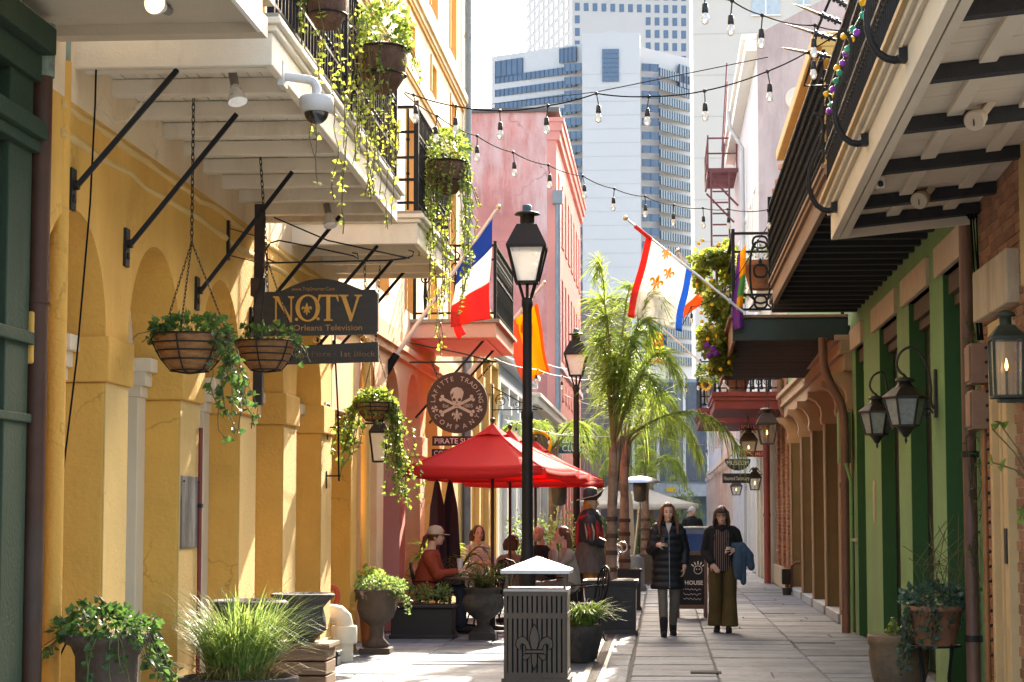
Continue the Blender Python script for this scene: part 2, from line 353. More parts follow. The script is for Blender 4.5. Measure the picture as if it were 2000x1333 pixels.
def arcpts(c, r, a0, a1, n, u, v):
    c, u, v = V(c), V(u), V(v); return [c+u*(math.cos(a0+(a1-a0)*i/n)*r)+v*(math.sin(a0+(a1-a0)*i/n)*r) for i in range(n+1)]
def spiral(c, r0, r1, a0, a1, n, u, v):
    c, u, v = V(c), V(u), V(v); return [c+u*(math.cos(a0+(a1-a0)*i/n)*(r0+(r1-r0)*i/n))+v*(math.sin(a0+(a1-a0)*i/n)*(r0+(r1-r0)*i/n)) for i in range(n+1)]
# ================================================================ SETTING
def randmat(name, col, rough=.85, amt=.35, **k):
    m = mat(name, col, rough, **k); N = m.node_tree.nodes; L = m.node_tree.links
    oi = N.new('ShaderNodeObjectInfo'); mr = N.new('ShaderNodeMapRange'); mr.inputs[3].default_value = 1-amt; mr.inputs[4].default_value = 1+amt
    L.new(oi.outputs['Random'], mr.inputs[0]); hs = N.new('ShaderNodeHueSaturation'); b = N['Principled BSDF']
    src = b.inputs['Base Color'].links[0].from_socket; L.new(src, hs.inputs['Color']); L.new(mr.outputs[0], hs.inputs['Value']); L.new(hs.outputs[0], b.inputs['Base Color']); return m
m_slab = randmat('slate_slab', (.145,.162,.188), .7, .26, var=.3, scale=4, bump=.8, bscale=11, col2=(.105,.108,.115), patch=(.44,.66), spots=5)
m_joint = mat('dark_joint_bed', (.1,.085,.07), .95, .3, 6, .3, 40)
m_bounce_ground = mat('pale_bounce_ground', (.24,.225,.205), .9, .2, 3, .2, 40)  # tone raised above asphalt so the open ground bounces sun as fill
g = struct(obj('ground', MB().add([(-900,-60,-.08),(900,-60,-.08),(900,1500,-.08),(-900,1500,-.08)], [(0,1,2,3)]), m_bounce_ground))
pav = struct(obj('pavement', MB().box(LX-.6, RX+.9, -30, 118, -.07, -.016), m_joint))
# flagstones: courses across the lane, lengthwise joint near x = -0.33, a few sunk or missing
def slab_mesh():
    mb = MB(); b = .03
    vs = [(-.5,-.5,-1),(.5,-.5,-1),(.5,.5,-1),(-.5,.5,-1),(-.5,-.5,-.25),(.5,-.5,-.25),(.5,.5,-.25),(-.5,.5,-.25),(-.5+b/2,-.5+b,0),(.5-b/2,-.5+b,0),(.5-b/2,.5-b,0),(-.5+b/2,.5-b,0)]
    mb.add(vs, [(0,1,5,4),(1,2,6,5),(2,3,7,6),(3,0,4,7),(4,5,9,8),(5,6,10,9),(6,7,11,10),(7,4,8,11),(8,9,10,11)]); return mb
sm_me = slab_mesh().mesh('slab'); sm_me.materials.append(m_slab)
far = MB(); cells = []
for x0, x1 in ((LX-.5,-2.62),(-2.62,-1.5),(-1.5,-.345),(-.325,.52),(.52,1.55),(1.55,RX+.05)):
    y = 17.4-rnd.uniform(0,.5)
    while y < 112:
        d = rnd.uniform(.4,.85) if y < 45 else rnd.uniform(.5,.8)
        x = x0
        while x < x1-.01:
            l = rnd.uniform(.45,1.3); 
            if x1-(x+l) < .35: l = x1-x
            cells.append((x,x+l,y+rnd.uniform(-.02,.0),y+d-rnd.uniform(.0,.03))); x += l
        y += d
cells.sort(key=lambda c: c[2]); n = 0
for x0,x1,y0,y1 in cells:
    if n < 296:
        o = bpy.data.objects.new('slab', sm_me); COL.objects.link(o); o.parent = pav; n += 1
        o.location = ((x0+x1)/2, (y0+y1)/2, rnd.gauss(0,.004)); o.scale = (x1-x0-.008, y1-y0-.010, .045); o.rotation_euler = (rnd.gauss(0,.008), rnd.gauss(0,.004), rnd.gauss(0,.006))
    else:
        z = rnd.gauss(0,.004); far.box(x0+.007,x1-.007,y0+.009,y1-.009,-.05,z)
y = 17.38
while y > -3:
    d = rnd.uniform(.5,.8); x = LX-.5
    while x < RX+.05:
        l = rnd.uniform(.8,1.5); far.box(x+.007,x+l-.007,y-d+.009,y-.009,-.05,rnd.gauss(0,.003)); x += l
    y -= d
stuff(obj('far_slabs', far, m_slab, pav))
mb = MB(); mb.box(.26,.56,20.25,20.5,-.01,.013); struct(obj('missing_stone_plate', mb, mat('dark_gap_fill', (.03,.028,.026), .8, .4, 20, .5, 60)))  # added dark plate in place of the gap of a missing paving stone
mb = MB(); mb.box(-.78,-.72,17,34,-.01,.012); mb.box(-.62,-.58,17,34,-.01,.012)
struct(obj('drain_channel', mb, mat('worn_steel', (.22,.21,.2), .5, .2, 8, .2, 40, metal=.4)))
mb = MB(); mb.box(-.716,-.624,17,34,-.01,.009); struct(obj('drain_bed', mb, m_joint))

# ---------------------------------------------------------------- helpers for fronts
def grid_wall(mb, X0, X1, Y0, Y1, Z0, Z1, holes):
    """wall slab X0..X1 with rectangular openings (ya, yb, za, zb)"""
    ys = sorted({Y0,Y1,*[h[0] for h in holes],*[h[1] for h in holes]}); ys = [v for v in ys if Y0 <= v <= Y1]
    for a, b in zip(ys, ys[1:]):
        c = (a+b)/2; hs = sorted([(h[2],h[3]) for h in holes if h[0] <= c <= h[1]]); z = Z0
        for p, q in hs+[(Z1,Z1)]:
            if p > z+1e-4: mb.box(X0,X1,a,b,z,p)
            z = max(z,q)
def louvre(name, parent, X, s, Y0, Y1, Z0, Z1, m, n=14):
    """shutter leaf with slats; s = direction of its face (+1 or -1 in x)"""
    mb = MB(); t = .07
    mb.box(min(X,X+s*.04),max(X,X+s*.04),Y0,Y0+t,Z0,Z1).box(min(X,X+s*.04),max(X,X+s*.04),Y1-t,Y1,Z0,Z1)
    for z in (Z0,(Z0+Z1)/2-t/2,Z1-t): mb.box(min(X,X+s*.038),max(X,X+s*.038),Y0+t,Y1-t,z,z+t)
    k = int((Z1-Z0)/.09)
    for i in range(k): mb.bar((X+s*.016,Y0+t,Z0+.05+i*.09),(X+s*.016,Y1-t,Z0+.05+i*.09),.012,.075,(s*.5,0,1))
    return obj(name, mb, m, parent)
def balusters(par, a, b, z0, z1, step, kind, m, extra=None):
    """row of single balusters from a to b (2d points) as sub-parts"""
    a, b = V((a[0],a[1],0)), V((b[0],b[1],0)); L = (b-a).length; n = max(2,int(L/step)); h = z1-z0
    key = 'bal_%s_%.2f' % (kind,h)
    me = bpy.data.meshes.get(key)
    if not me:
        mb = MB()
        if kind == 'bar':
            mb.tube([(0,0,0),(0,0,h)], .011, 5); mb.ball((0,0,h*.36),.02,6,4); mb.ball((0,0,h*.7),.02,6,4)
        elif kind == 'rope':
            mb.tube([(0,0,0),(0,0,h)], .009, 5)
            for i in range(1,12): mb.ball((.02*(-1)**i,0,h*i/12),.02,6,4,1,.6)
        else:
            mb.tube([(0,0,0),(0,0,h)], .012, 6); mb.lathe([(.03,0),(.035,.04),(.018,.08),(.03,.3*h),(.02,.5*h),(.014,.6*h)],(0,0,0),8)
            for zz in (.55*h,.72*h,.88*h):
                mb.tube(arcpts((0,0,zz),.055,0,2*math.pi,12,(0,1,0),(0,0,1)), .012, 5, False)
            mb.ball((0,0,h*.55),.03,6,4)
        me = mb.mesh(key); me.materials.append(m)
    off = V((0,0,0)); q = par
    while q is not None: off += q.location; q = q.parent
    rz = math.atan2(b.y-a.y,b.x-a.x)-math.pi/2
    for i in range(n+1):
        p = a.lerp(b,i/n); o = bpy.data.objects.new('baluster', me); COL.objects.link(o); o.parent = par; o.location = V((p.x,p.y,z0))-off; o.rotation_euler = (0,0,rz)
def rails(par, pts, z0, z1, m, r=.018, extra=()):
    mb = MB()
    for a, b in zip(pts, pts[1:]): mb.bar((a[0],a[1],z1),(b[0],b[1],z1),r*2.4,r*1.4)
    for z in (z0,*extra):
        for a, b in zip(pts, pts[1:]): mb.bar((a[0],a[1],z),(b[0],b[1],z),r*1.3,r*1.3)
    for p in pts: mb.box(p[0]-.022,p[0]+.022,p[1]-.022,p[1]+.022,z0-.08,z1+.06)
    return obj('rail', mb, m, par)

# ---------------------------------------------------------------- LEFT: dark green house at the edge of the view
hs = thing('green_corner_house', 'dark green stucco house at the left edge, fluted pilaster and moulded bands', 'building', (LX,9,0))
mb = MB(); mb.box(LX-5,LX-.06,9.3,11.06,0,12); wl = obj('wall', mb, m_dgreen, hs)
mb = MB()
for yy in (10.0,10.62): mb.box(LX-.06,LX+.02,yy-.0,yy+.4,0,4.0)
for z0,z1,p in ((3.55,3.62,.06),(3.62,3.72,.1),(3.95,4.1,.06),(4.1,4.25,.14),(2.48,2.55,.05),(2.05,2.1,.04)): mb.box(LX-.06,LX+p,9.28,11.04,z0,z1)
obj('moulding', mb, m_dgreen, hs, .008)
# its balcony: soffit over our heads, white outer face, far end board
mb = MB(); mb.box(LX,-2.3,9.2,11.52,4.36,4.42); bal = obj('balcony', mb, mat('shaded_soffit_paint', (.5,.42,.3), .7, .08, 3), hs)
mb = MB(); mb.box(LX-.02,-2.27,11.4,11.55,4.3,4.42); mb.box(LX-.02,-2.24,11.3,11.6,4.5,4.54); obj('end_board', mb, MATS['shaded_soffit_paint'], bal)
mb = MB(); mb.box(-2.298,-2.27,9.2,11.39,4.3,4.6); obj('fascia', mb, m_white_clean, bal)
rails(bal, [(-2.34,9.2),(-2.34,11.5),(LX,11.5)], 4.65, 5.55, m_iron); balusters(bal, (-2.34,9.3),(-2.34,11.5), 4.65, 5.55, .12, 'bar', m_iron)

# ---------------------------------------------------------------- LEFT: the ochre house with arches
ya = thing('ochre_arcade_house', 'ochre yellow stucco house with arched doorways and white balcony along the left side', 'building', (LX,11.4,0))
RV = .25; ZS = 2.67
piers = [(11.08,11.25),(12.65,13.2),(14.66,15.3),(16.78,17.45),(18.74,19.4),(20.85,21.5),(22.9,23.4)]
for a, b in piers[:6]:
    mb = MB(); mb.box(LX-.6,LX,a,b,0,2.38); p = obj('pier', mb, m_ochre, ya, .012)
    mb = MB(); mb.box(LX-.6,LX+.035,a-.03,b+.03,2.38,ZS); obj('capital', mb, m_ochre, p, .012)
    mb = MB(); mb.box(LX+.0005,LX+.006,a+.003,b-.003,.28,2.378); obj('skylit_front', mb, m_ochre_lt, p)  # sky light on the pier fronts put into a paler colour
    mb = MB(); mb.box(LX-.6,LX+.03,a-.02,b+.02,0,.28); obj('plinth', mb, m_ochre_lt, p, .012)
def arch_panel(par, a, b, pl, pr, ztop, m, zs=ZS, rise=None, name='arch'):
    r_ = (b-a)/2; rise = rise or r_; c = (a+b)/2
    poly = [(a-pl,zs),(a,zs)]+[(c-math.cos(math.pi*i/20)*r_, zs+math.sin(math.pi*i/20)*rise) for i in range(1,20)]+[(b,zs),(b+pr,zs),(b+pr,ztop),(a-pl,ztop)]
    mb = MB(); mb.prism(poly, lambda u,v: (LX-.6,u,v), (.6,0,0)); return obj(name, mb, m, par)
m_doorwhite = mat('door_frame_paint', (.7,.58,.4), .6, .06, 3, .1, 50)
m_pane = mat('door_glass', (.09,.085,.08), .08, .2, 2, 0, spec=.6)
def arch_door(par, a, b, zs=ZS, m=m_doorwhite):
    X = LX-RV; c = (a+b)/2; r_ = (b-a)/2
    poly = [(a,0),(b,0),(b,zs)]+[(c+math.cos(math.pi*i/16)*r_, zs+math.sin(math.pi*i/16)*r_) for i in range(1,16)]+[(a,zs)]
    mb = MB(); mb.prism([(u*.999+c*.001,v) for u,v in poly], lambda u,v: (X-.16,u,v), (.06,0,0)); d = obj('door', mb, m, par)
    mb = MB()
    for y0,y1 in ((a+.002,a+.22),(b-.22,b-.002)):
        mb.box(X-.1,X,y0,y1,0,zs-.28)
        mb.box(X-.1,X+.02,y0-.0,y1+.0,zs-.28,zs-.2); mb.box(X-.1,X+.05,y0+.002,y1-.002,zs-.2,zs-.1); mb.box(X-.1,X+.09,y0,y1,zs-.1,zs)
    mb.box(X-.1,X-.03,a+.22,b-.22,zs-.1,zs); obj('door_frame', mb, m, d, .006)
    for i in range(5):
        z = .75+i*.36
        for y0 in (a+.27,c+.03):
            mb = MB(); mb.box(X-.1,X-.085,y0,y0+(b-a)/2-.32,z,z+.32); obj('pane', mb, m_pane, d)
    mb = MB(); mb.box(X-.1,X-.06,a+.24,b-.24,.1,.7); obj('door_panel', mb, m, d, .01)
    for i in range(1,4):
        aa = math.pi*i/4; mb = MB(); mb.bar((X-.09,c,zs+.02),(X-.09,c+math.cos(aa)*r_*.97,zs+math.sin(aa)*r_*.97),.04,.03); obj('fan_bar', mb, m, d)
for i in range(5):
    a, b = piers[i][1], piers[i+1][0]
    pl = (piers[i][1]-piers[i][0])/2; pr = (piers[i+1][1]-piers[i+1][0])/2
    arch_panel(ya, a, b, pl, pr, 4.0, m_ochre); arch_door(ya, a, b)
mb = MB(); mb.box(LX-.6,LX-.002,21.18,21.5,ZS,4.0); obj('wall', mb, m_ochre, ya)
# rough plaster ridges across the upper arcade wall
for z, dz in ((3.78,.0),(3.95,.02)):
    mb = MB(); pts = [(LX-.012,11.6+i*.4,z+rnd.gauss(0,.008)-dz*i*.02) for i in range(25)]; mb.tube(pts, [.03+rnd.uniform(-.006,.006) for _ in pts], 6); obj('plaster_ridge', mb, m_ochre_lt, ya)
# upper storeys
def upper(par, Y0, Y1, centres, Z1=13.2):
    holes = []
    for c in centres: holes += [(c-.5,c+.5,4.35,7.1),(c-.36,c+.36,8.0,8.5),(c-.5,c+.5,9.3,12.2)]
    mb = MB(); grid_wall(mb, LX-.5, LX, Y0, Y1, 4.0, Z1, holes); obj('upper_wall', mb, m_upper, par)
    for ya_,yb_,za,zb in holes:
        mb = MB(); X = LX-.3
        mb.box(X,LX+.025,yb_-.05,yb_+.012,za,zb+.06); mb.box(X,LX+.025,ya_-.012,ya_+.05,za,zb+.06); mb.box(X,LX+.024,ya_+.05,yb_-.05,zb-.05,zb+.055)
        w_ = obj('window', mb, m_upper_trim, par)
        if zb-za > 1: 
            for s0,s1 in ((ya_+.06,(ya_+yb_)/2-.01),((ya_+yb_)/2+.01,yb_-.06)): louvre('shutter', w_, LX-.2, 1, s0, s1, za+.02, zb-.06, m_white)
        else: obj('vent_panel', MB().box(LX-.22,LX-.16,ya_+.05,yb_-.05,za,zb-.05), m_upper, w_)
    mb = MB()
    for z0,z1,p in ((7.66,7.78,.05),(8.72,8.8,.06),(8.8,8.92,.1)): mb.box(LX,LX+p,Y0+.01,Y1-.01,z0,z1)
    obj('string_course', mb, m_upper, par)
    mb = MB()
    for z0,z1,p in ((7.6,7.66,.03),(8.66,8.72,.035)): mb.box(LX,LX+p,Y0+.01,Y1-.01,z0,z1)
    obj('string_course', mb, m_upper_trim, par)
upper(ya, 11.35, 21.5, (12.9,14.95,17.1,19.6))
mb = MB(); mb.box(LX-6,LX-.5,11.35,21.5,0,13.2); obj('body', mb, m_upper, ya)
mb = MB(); mb.box(LX-6.2,LX+.3,11.3,35.9,13.2,13.6); obj('cornice', mb, m_upper, ya)

def left_balcony(par, Y0, Y1, z, XO=-2.3, tri=0, struts=(), m=m_white, njoist=8):
    mb = MB(); mb.box(LX,XO-.03,Y0+.03,Y1-.03,z+.16,z+.2); bal = obj('balcony', mb, m, par)
    for i in range(14):                                                   # soffit boards, lengthwise
        w_ = (XO-.06-LX)/14; mb = MB(); mb.box(LX+i*w_+.003,LX+(i+1)*w_-.003,Y0+.05,Y1-.05,z+.135+rnd.uniform(0,.004),z+.158); obj('soffit_board', mb, m, bal)
    for i in range(njoist):
        yy = Y0+.25+(Y1-Y0-.5)*i/(njoist-1); mb = MB(); mb.box(LX-.05,XO-.05,yy-.05,yy+.05,z+.03,z+.134); obj('joist', mb, m, bal, .006)
    mb = MB(); mb.box(LX-.02,XO,Y0,Y0+.05,z,z+.2); mb.box(LX-.02,XO+.03,Y0-.03,Y0+.05,z+.2,z+.24); mb.box(LX-.02,XO+.06,Y0-.06,Y0+.05,z+.24,z+.28); obj('end_fascia', mb, m, bal, .008)
    mb = MB(); mb.box(XO-.05,XO+.001,Y0+.05,Y1,z,z+.2); mb.box(XO-.05,XO+.031,Y0+.05,Y1+.03,z+.2,z+.24); mb.box(XO-.05,XO+.061,Y0+.05,Y1+.06,z+.24,z+.28); obj('front_fascia', mb, m, bal, .008)
    mb = MB(); mb.box(LX-.02,XO-.05,Y1-.05,Y1,z,z+.2); obj('end_fascia', mb, m, bal, .008)
    mb = MB(); mb.box(LX,XO+.04,Y0-.03,Y1+.03,z+.28,z+.31); obj('deck', mb, mat('grey_deck', (.3,.26,.2), .8), bal)
    rails(bal, [(LX+.05,Y0+.05),(XO-.02,Y0+.05),(XO-.02,(Y0+Y1)/2),(XO-.02,Y1-.05),(LX+.05,Y1-.05)], z+.4, z+1.32, m_iron, extra=(z+.62,z+1.08))
    balusters(bal, (XO-.02,Y0+.1),(XO-.02,Y1-.1), z+.33, z+1.3, .115, 'bar', m_iron); balusters(bal, (LX+.1,Y0+.05),(XO-.1,Y0+.05), z+.33, z+1.3, .12, 'bar', m_iron)
    for a, b in struts:
        mb = MB(); mb.bar(a, b, .045, .03); s_ = obj('strut', mb, m_iron, bal, .003)
        mb = MB(); mb.box(LX,LX+.02,a[1]-.05,a[1]+.05,a[2]-.15,a[2]+.1); mb.tube([(LX,a[1],a[2]),(LX+.05,a[1],a[2])],.03,8); mb.box(LX,LX+.03,a[1]-.02,a[1]+.02,a[2]-.1,a[2]-.06); obj('strut_plate', mb, m_iron_b, s_)
    return bal
st = [((LX+.04,y_,z_),(x_,y_+.12,4.22)) for y_,z_,x_ in ((11.85,3.5,-2.9),(13.1,3.34,-2.8),(15.15,3.3,-2.8),(17.2,3.32,-2.76))]
tilt(left_balcony(ya, 11.85, 17.6, 4.21, struts=st, njoist=9), (LX,11.85,4.21), -.12/5.75)
left_balcony(ya, 19.1, 21.95, 4.1, struts=[((LX+.04,y_,3.3),(-2.75,y_+.1,4.15)) for y_ in (19.5,20.6,21.6)], njoist=4)

# ---------------------------------------------------------------- LEFT: peach house with the red umbrellas before it
pe = thing('peach_house', 'peach and salmon stucco house with small iron balcony beyond the ochre arcade', 'building', (LX,28,0))
pp = [(22.9,23.4),(25.0,25.6),(27.2,27.8),(29.5,30.1),(31.8,32.4),(34.0,34.6)]
cols = [m_ochre,m_peach,m_pinkpl2,m_peach,m_ochre_lt,m_ochre_lt]
mb = MB(); mb.box(LX-.6,LX,21.52,22.9-.002,ZS,4.0); obj('wall', mb, m_peach, pe)
for i, (a, b) in enumerate(pp):
    mb = MB(); mb.box(LX-.6,LX,a,b,0,2.38); p = obj('pier', mb, cols[i], pe, .012)
    mb = MB(); mb.box(LX-.6,LX+.035,a-.03,b+.03,2.38,ZS); obj('capital', mb, cols[i], p, .012)
    if i:
        a0 = pp[i-1][1]; arch_panel(pe, a0, a, (pp[i-1][1]-pp[i-1][0])/2, (b-a)/2, 4.0, m_peach if i < 4 else m_ochre_lt); arch_door(pe, a0, a, m=m_white if i != 2 else mat('orange_panel', (.6,.16,.05), .7))
arch_door(pe, 21.52, 22.9)
upper(pe, 21.52, 35.7, (22.6,25.4,28.2,31.0,33.9))
mb = MB(); mb.box(LX-6,LX-.5,21.52,35.7,0,13.2); obj('body', mb, m_upper, pe)
mb = MB(); mb.box(LX-.6,LX-.001,34.6,35.7,0,4.0); mb.box(LX-.6,LX-.001,34.32,34.6,ZS,4.0); mb.box(LX-.6,LX-.001,22.9,23.15,ZS,4.0); obj('wall', mb, m_ochre_lt, pe)
mb = MB(); mb.box(LX,LX+.05,22.2,35.7,3.62,3.72); mb.box(LX,LX+.09,22.2,35.7,3.72,3.8); obj('cornice', mb, m_peach, pe)
# its small balcony with cast iron
z = 3.95; XO = -2.3; Y0, Y1 = 28.3, 31.6
mb = MB(); mb.box(LX,XO,Y0,Y1,z+.05,z+.26); b2 = obj('balcony', mb, mat('salmon_paint', (.68,.4,.3), .6, .06, 3), pe, .01)
mb = MB(); mb.box(LX,XO+.05,Y0-.05,Y1+.05,z+.26,z+.31); obj('deck_edge', mb, mat('grey_deck', (.3,.26,.2)), b2)
mb = MB(); mb.box(LX+.1,XO-.15,Y0+.15,Y1-.15,z+.03,z+.05); obj('soffit_panel', mb, MATS['salmon_paint'], b2)
rails(b2, [(LX+.05,Y0+.05),(XO-.02,Y0+.05),(XO-.02,Y1-.05)], z+.4, z+1.35, m_iron, .022, (z+1.15,))
balusters(b2, (LX+.2,Y0+.05),(XO-.15,Y0+.05), z+.34, z+1.33, .3, 'cast', m_iron); balusters(b2, (XO-.02,Y0+.2),(XO-.02,Y1-.1), z+.34, z+1.33, .16, 'cast', m_iron)
for y_ in (28.6,30.3):
    mb = MB(); mb.bar((LX+.04,y_,2.9),(-2.5,y_,z+.04),.04,.03); obj('strut', mb, m_iron_b, b2)

# ---------------------------------------------------------------- LEFT: low houses, then the tall pink building
def low_house(name, label, Y0, Y1, H, m, trim, bays, mdoor):
    t = thing(name, label, 'building', (LX,(Y0+Y1)/2,0)); w_ = (Y1-Y0)/bays; holes = [(Y0+i*w_+.35*w_/2,Y0+(i+1)*w_-.35*w_/2,.0,3.0) for i in range(bays)]
    mb = MB(); grid_wall(mb, LX-.4, LX, Y0+.01, Y1-.01, 0, H, holes); obj('wall', mb, m, t)
    mb = MB(); mb.box(LX-7,LX-.4,Y0+.01,Y1-.01,0,H-.05); obj('body', mb, m, t)
    for a,b,c,d in holes:
        mb = MB(); mb.box(LX-.25,LX-.19,a,b,c,d); dd = obj('door', mb, mdoor, t)
        mb = MB(); mb.box(LX-.19,LX+.03,b-.07,b+.04,0,3.06); mb.box(LX-.19,LX+.03,a-.04,a+.07,0,3.06); mb.box(LX-.19,LX+.032,a+.07,b-.07,2.94,3.06); obj('door_frame', mb, trim, dd)
    for i in range(bays+1):
        yy = min(max(Y0+i*w_,Y0+.16),Y1-.16); mb = MB(); mb.box(LX,LX+.12,yy-.14,yy+.14,0,H-1.3); mb.box(LX,LX+.2,yy-.18,yy+.18,H-1.3,H-1.1); mb.box(LX,LX+.15,yy-.15,yy+.15,H-1.1,H-.7); obj('pilaster', mb, trim, t, .01)
    mb = MB(); mb.box(LX-.4,LX+.15,Y0,Y1,H-.7,H-.55); mb.box(LX-.4,LX+.28,Y0-.02,Y1+.02,H-.2,H); mb.box(LX-.4,LX+.35,Y0-.03,Y1+.03,H,H+.1); obj('cornice', mb, trim, t, .01)
    return t
m_creamw = mat('cream_paint', (.72,.6,.36), .75, .08, 2, .15, 40); m_pblue = mat('pale_blue_paint', (.42,.52,.56), .75, .1, 2, .2, 40); m_mauve = mat('mauve_paint', (.42,.27,.28), .8, .12, 1, .2, 30)
m_bluegrey = mat('blue_grey_paint', (.3,.36,.4), .7, .1, 2)
low_house('cream_house', 'low cream yellow house with pilasters behind the red umbrellas', 35.9, 42, 5.2, m_creamw, m_ochre_lt, 3, m_white)
low_house('pale_blue_house', 'low pale blue house with hung canopy behind the near lamp post', 42.1, 53, 5.0, m_pblue, m_white_clean, 4, m_bluegrey)
low_house('grey_white_house', 'low grey white house before the tall pink building', 53.1, 67.8, 4.6, mat('grey_white_paint', (.5,.5,.48), .75, .1, 2), m_white, 4, m_mauve)
pk = thing('tall_pink_building', 'tall stained pink plaster building with windows along its street side', 'building', (LX,78,0))
mb = MB(); mb.box(-14,LX-.32,68,88,0,15.05); obj('end_wall', mb, m_pinkpl, pk)
holes = []
for i in range(8):
    c = 69.6+i*2.4
    holes += [(c-.55,c+.55,7.0,9.8),(c-.55,c+.55,11.0,13.2),(c-.3,c+.3,5.6,6.2),(c-.6,c+.6,.3,3.2)]
mb = MB(); grid_wall(mb, LX-.32, LX, 68, 88, 0, 14.4, holes); obj('street_wall', mb, m_pinkpl2, pk)
for a,b,c,d in holes:
    mb = MB(); mb.box(LX-.2,LX-.14,a,b,c,d); wn = obj('window', mb, mat('pink_shutter', (.5,.18,.14), .7, .1, 2), pk)
    mb = MB(); mb.box(LX-.14,LX+.05,a-.08,b+.08,c-.1,c); obj('sill', mb, m_pinkpl2, wn)
mb = MB(); mb.box(LX-.32,LX+.2,67.9,88.1,14.4,14.7); mb.box(LX-.32,LX+.12,67.95,88,14.1,14.4); mb.box(LX-.32,LX+.26,67.85,88.1,14.7,14.85); obj('cornice', mb, m_pinkpl2, pk)
mb = MB(); mb.box(LX-.01,LX+.1,68,88,6.5,6.7); mb.box(LX-.01,LX+.12,68,88,4.5,4.8); obj('string_course', mb, mat('pale_band', (.6,.48,.45), .8), pk)
mb = MB(); mb.box(-14.1,LX+.1,67.9,88.1,15.05,15.2); obj('coping', mb, mat('dark_coping', (.12,.1,.09), .8), pk)
mb = MB(); mb.tube([(LX+.05,67.85,0),(LX+.05,67.85,11.9)],.09,8); mb.box(LX-.12,LX+.22,67.72,67.98,11.9,12.35); obj('downpipe', mb, mat('weathered_zinc', (.2,.23,.24), .5, .2, 3), pk)
low_house('mauve_house', 'far mauve house with wall lights behind the pirate statue', 88.2, 112, 5.4, m_mauve, m_mauve, 6, mat('mauve_door', (.25,.17,.19), .7))
db = thing('dark_brick_building', 'dark grey brown brick building rising behind the second lamp', 'building', (-8,118,0))
mb = MB(); mb.box(-22,-2.0,114,130,0,13.4); obj('wall', mb, mat('grey_brown_brick', (.14,.11,.1), .9, .3, 1.2, .2, 12, col2=(.2,.16,.14)), db)
mb = MB()
for i in range(40): mb.box(-12,-1.995,113.985,113.999,2+i*.285,2.03+i*.285)
stuff(obj('brick_courses', mb, mat('pale_mortar', (.26,.23,.21), .9), db)); obj('coping', MB().box(-22.1,-1.9,113.9,130,13.4,13.6), MATS['dark_coping'], db)
# ---------------------------------------------------------------- END OF THE LANE
en = thing('street_end_building', 'blue grey building with panelled bay and open ground floor closing the lane', 'building', (0,120,0))
mb = MB(); mb.box(-6,6,121,126,3.2,9.5); obj('body', mb, m_bluegrey, en)
mb = MB(); mb.box(-6,6,120.6,121,2.6,3.3); obj('beam', mb, mat('pale_beam', (.42,.45,.45), .7), en)
for x in (-3.2,-1.8,-.35,1.2,2.6):
    mb = MB(); mb.box(x,x+.16,120.7,120.98,3.3,9.5); obj('post', mb, m_white_clean, en)
    mb = MB(); mb.box(x+.22,x+1.25,120.85,120.97,3.5,9.3); obj('panel', mb, mat('slate_panel', (.1,.12,.15), .5), en)
for x in (-4.2,-1.5,1.4,2.75): obj('column', MB().box(x,x+.3,120.8,121.2,0,2.6), m_bluegrey, en)
mb = MB(); mb.box(-6,6,125,126,0,3.2); obj('rear_wall', mb, mat('teal_grey', (.22,.3,.33), .6), en)
obj('height_sign', MB().box(.2,.75,120.53,120.58,2.85,3.1), yfl, en)

# ---------------------------------------------------------------- TOWERS
m_hotel = mat('pale_precast', (.5,.49,.47), .7, .05, .02, .05, .5); m_hband = mat('white_precast', (.5,.49,.47), .7, .04, .02, 0)
m_blueglass = mat('blue_window_glass', (.04,.075,.13), .15, .35, .12, 0, spec=.7); m_bluegl2 = mat('teal_window_glass', (.075,.12,.15), .15, .3, .12, 0, spec=.7)
ht = thing('chevron_hotel_tower', 'pale tower with stepped crown and blue ribbon windows on two receding wings', 'tower', (-5,480,0))
YH = 480.
def hp(px, py, Y=YH): return at(px, py, Y=Y)
A = hp(1137,90); B = hp(1250,90); ztop = hp(1137,78).z
C_ = hp(960,105,497); D = hp(1356,125,500)
def poly_tower(mb, pts, z0, z1):
    n = len(pts); vs = [(p[0],p[1],z0) for p in pts]+[(p[0],p[1],z1) for p in pts]
    mb.add(vs, [tuple(range(n))[::-1],tuple(range(n,2*n))]+[(i,(i+1)%n,n+(i+1)%n,n+i) for i in range(n)])
mb = MB(); poly_tower(mb, [(A.x,A.y),(B.x,B.y),(B.x,B.y+60),(A.x,A.y+60)], 0, ztop+1.5)
for (a,b,z0,z1) in ((1147,1240,78,68),(1166,1222,70,60)):
    p, q = hp(a,z0), hp(b,z0); zz = hp(a,z1).z
    poly = [(p.x,p.z-3),(q.x,q.z-3),(q.x,q.z)]+[(p.x+(q.x-p.x)*(1-i/10), q.z+(zz-q.z)*math.sin(math.pi*i/10)) for i in range(1,10)]+[(p.x,p.z)]
    mb.prism(poly, lambda u,v: (u,YH+.3,v), (0,18,0))
obj('central_shaft', mb, m_hotel, ht)
mb = MB(); poly_tower(mb, [(C_.x,C_.y),(A.x-.01,A.y+5),(A.x-.01,A.y+60),(C_.x,C_.y+60)], 0, ztop+.2); poly_tower(mb, [(B.x+.01,B.y+5),(D.x,D.y),(D.x,D.y+60),(B.x+.01,B.y+60)], 0, ztop-.8); obj('wing', mb, m_hband, ht)
p, q = hp(1176,97), hp(1209,160)
w_ = obj('crown_window', MB().box(p.x,q.x,YH-.3,YH,q.z,p.z), m_blueglass, ht)
mb = MB()
for i in range(1,6): x = p.x+(q.x-p.x)*i/6; mb.box(x-.06,x+.06,YH-.38,YH-.3,q.z,p.z)
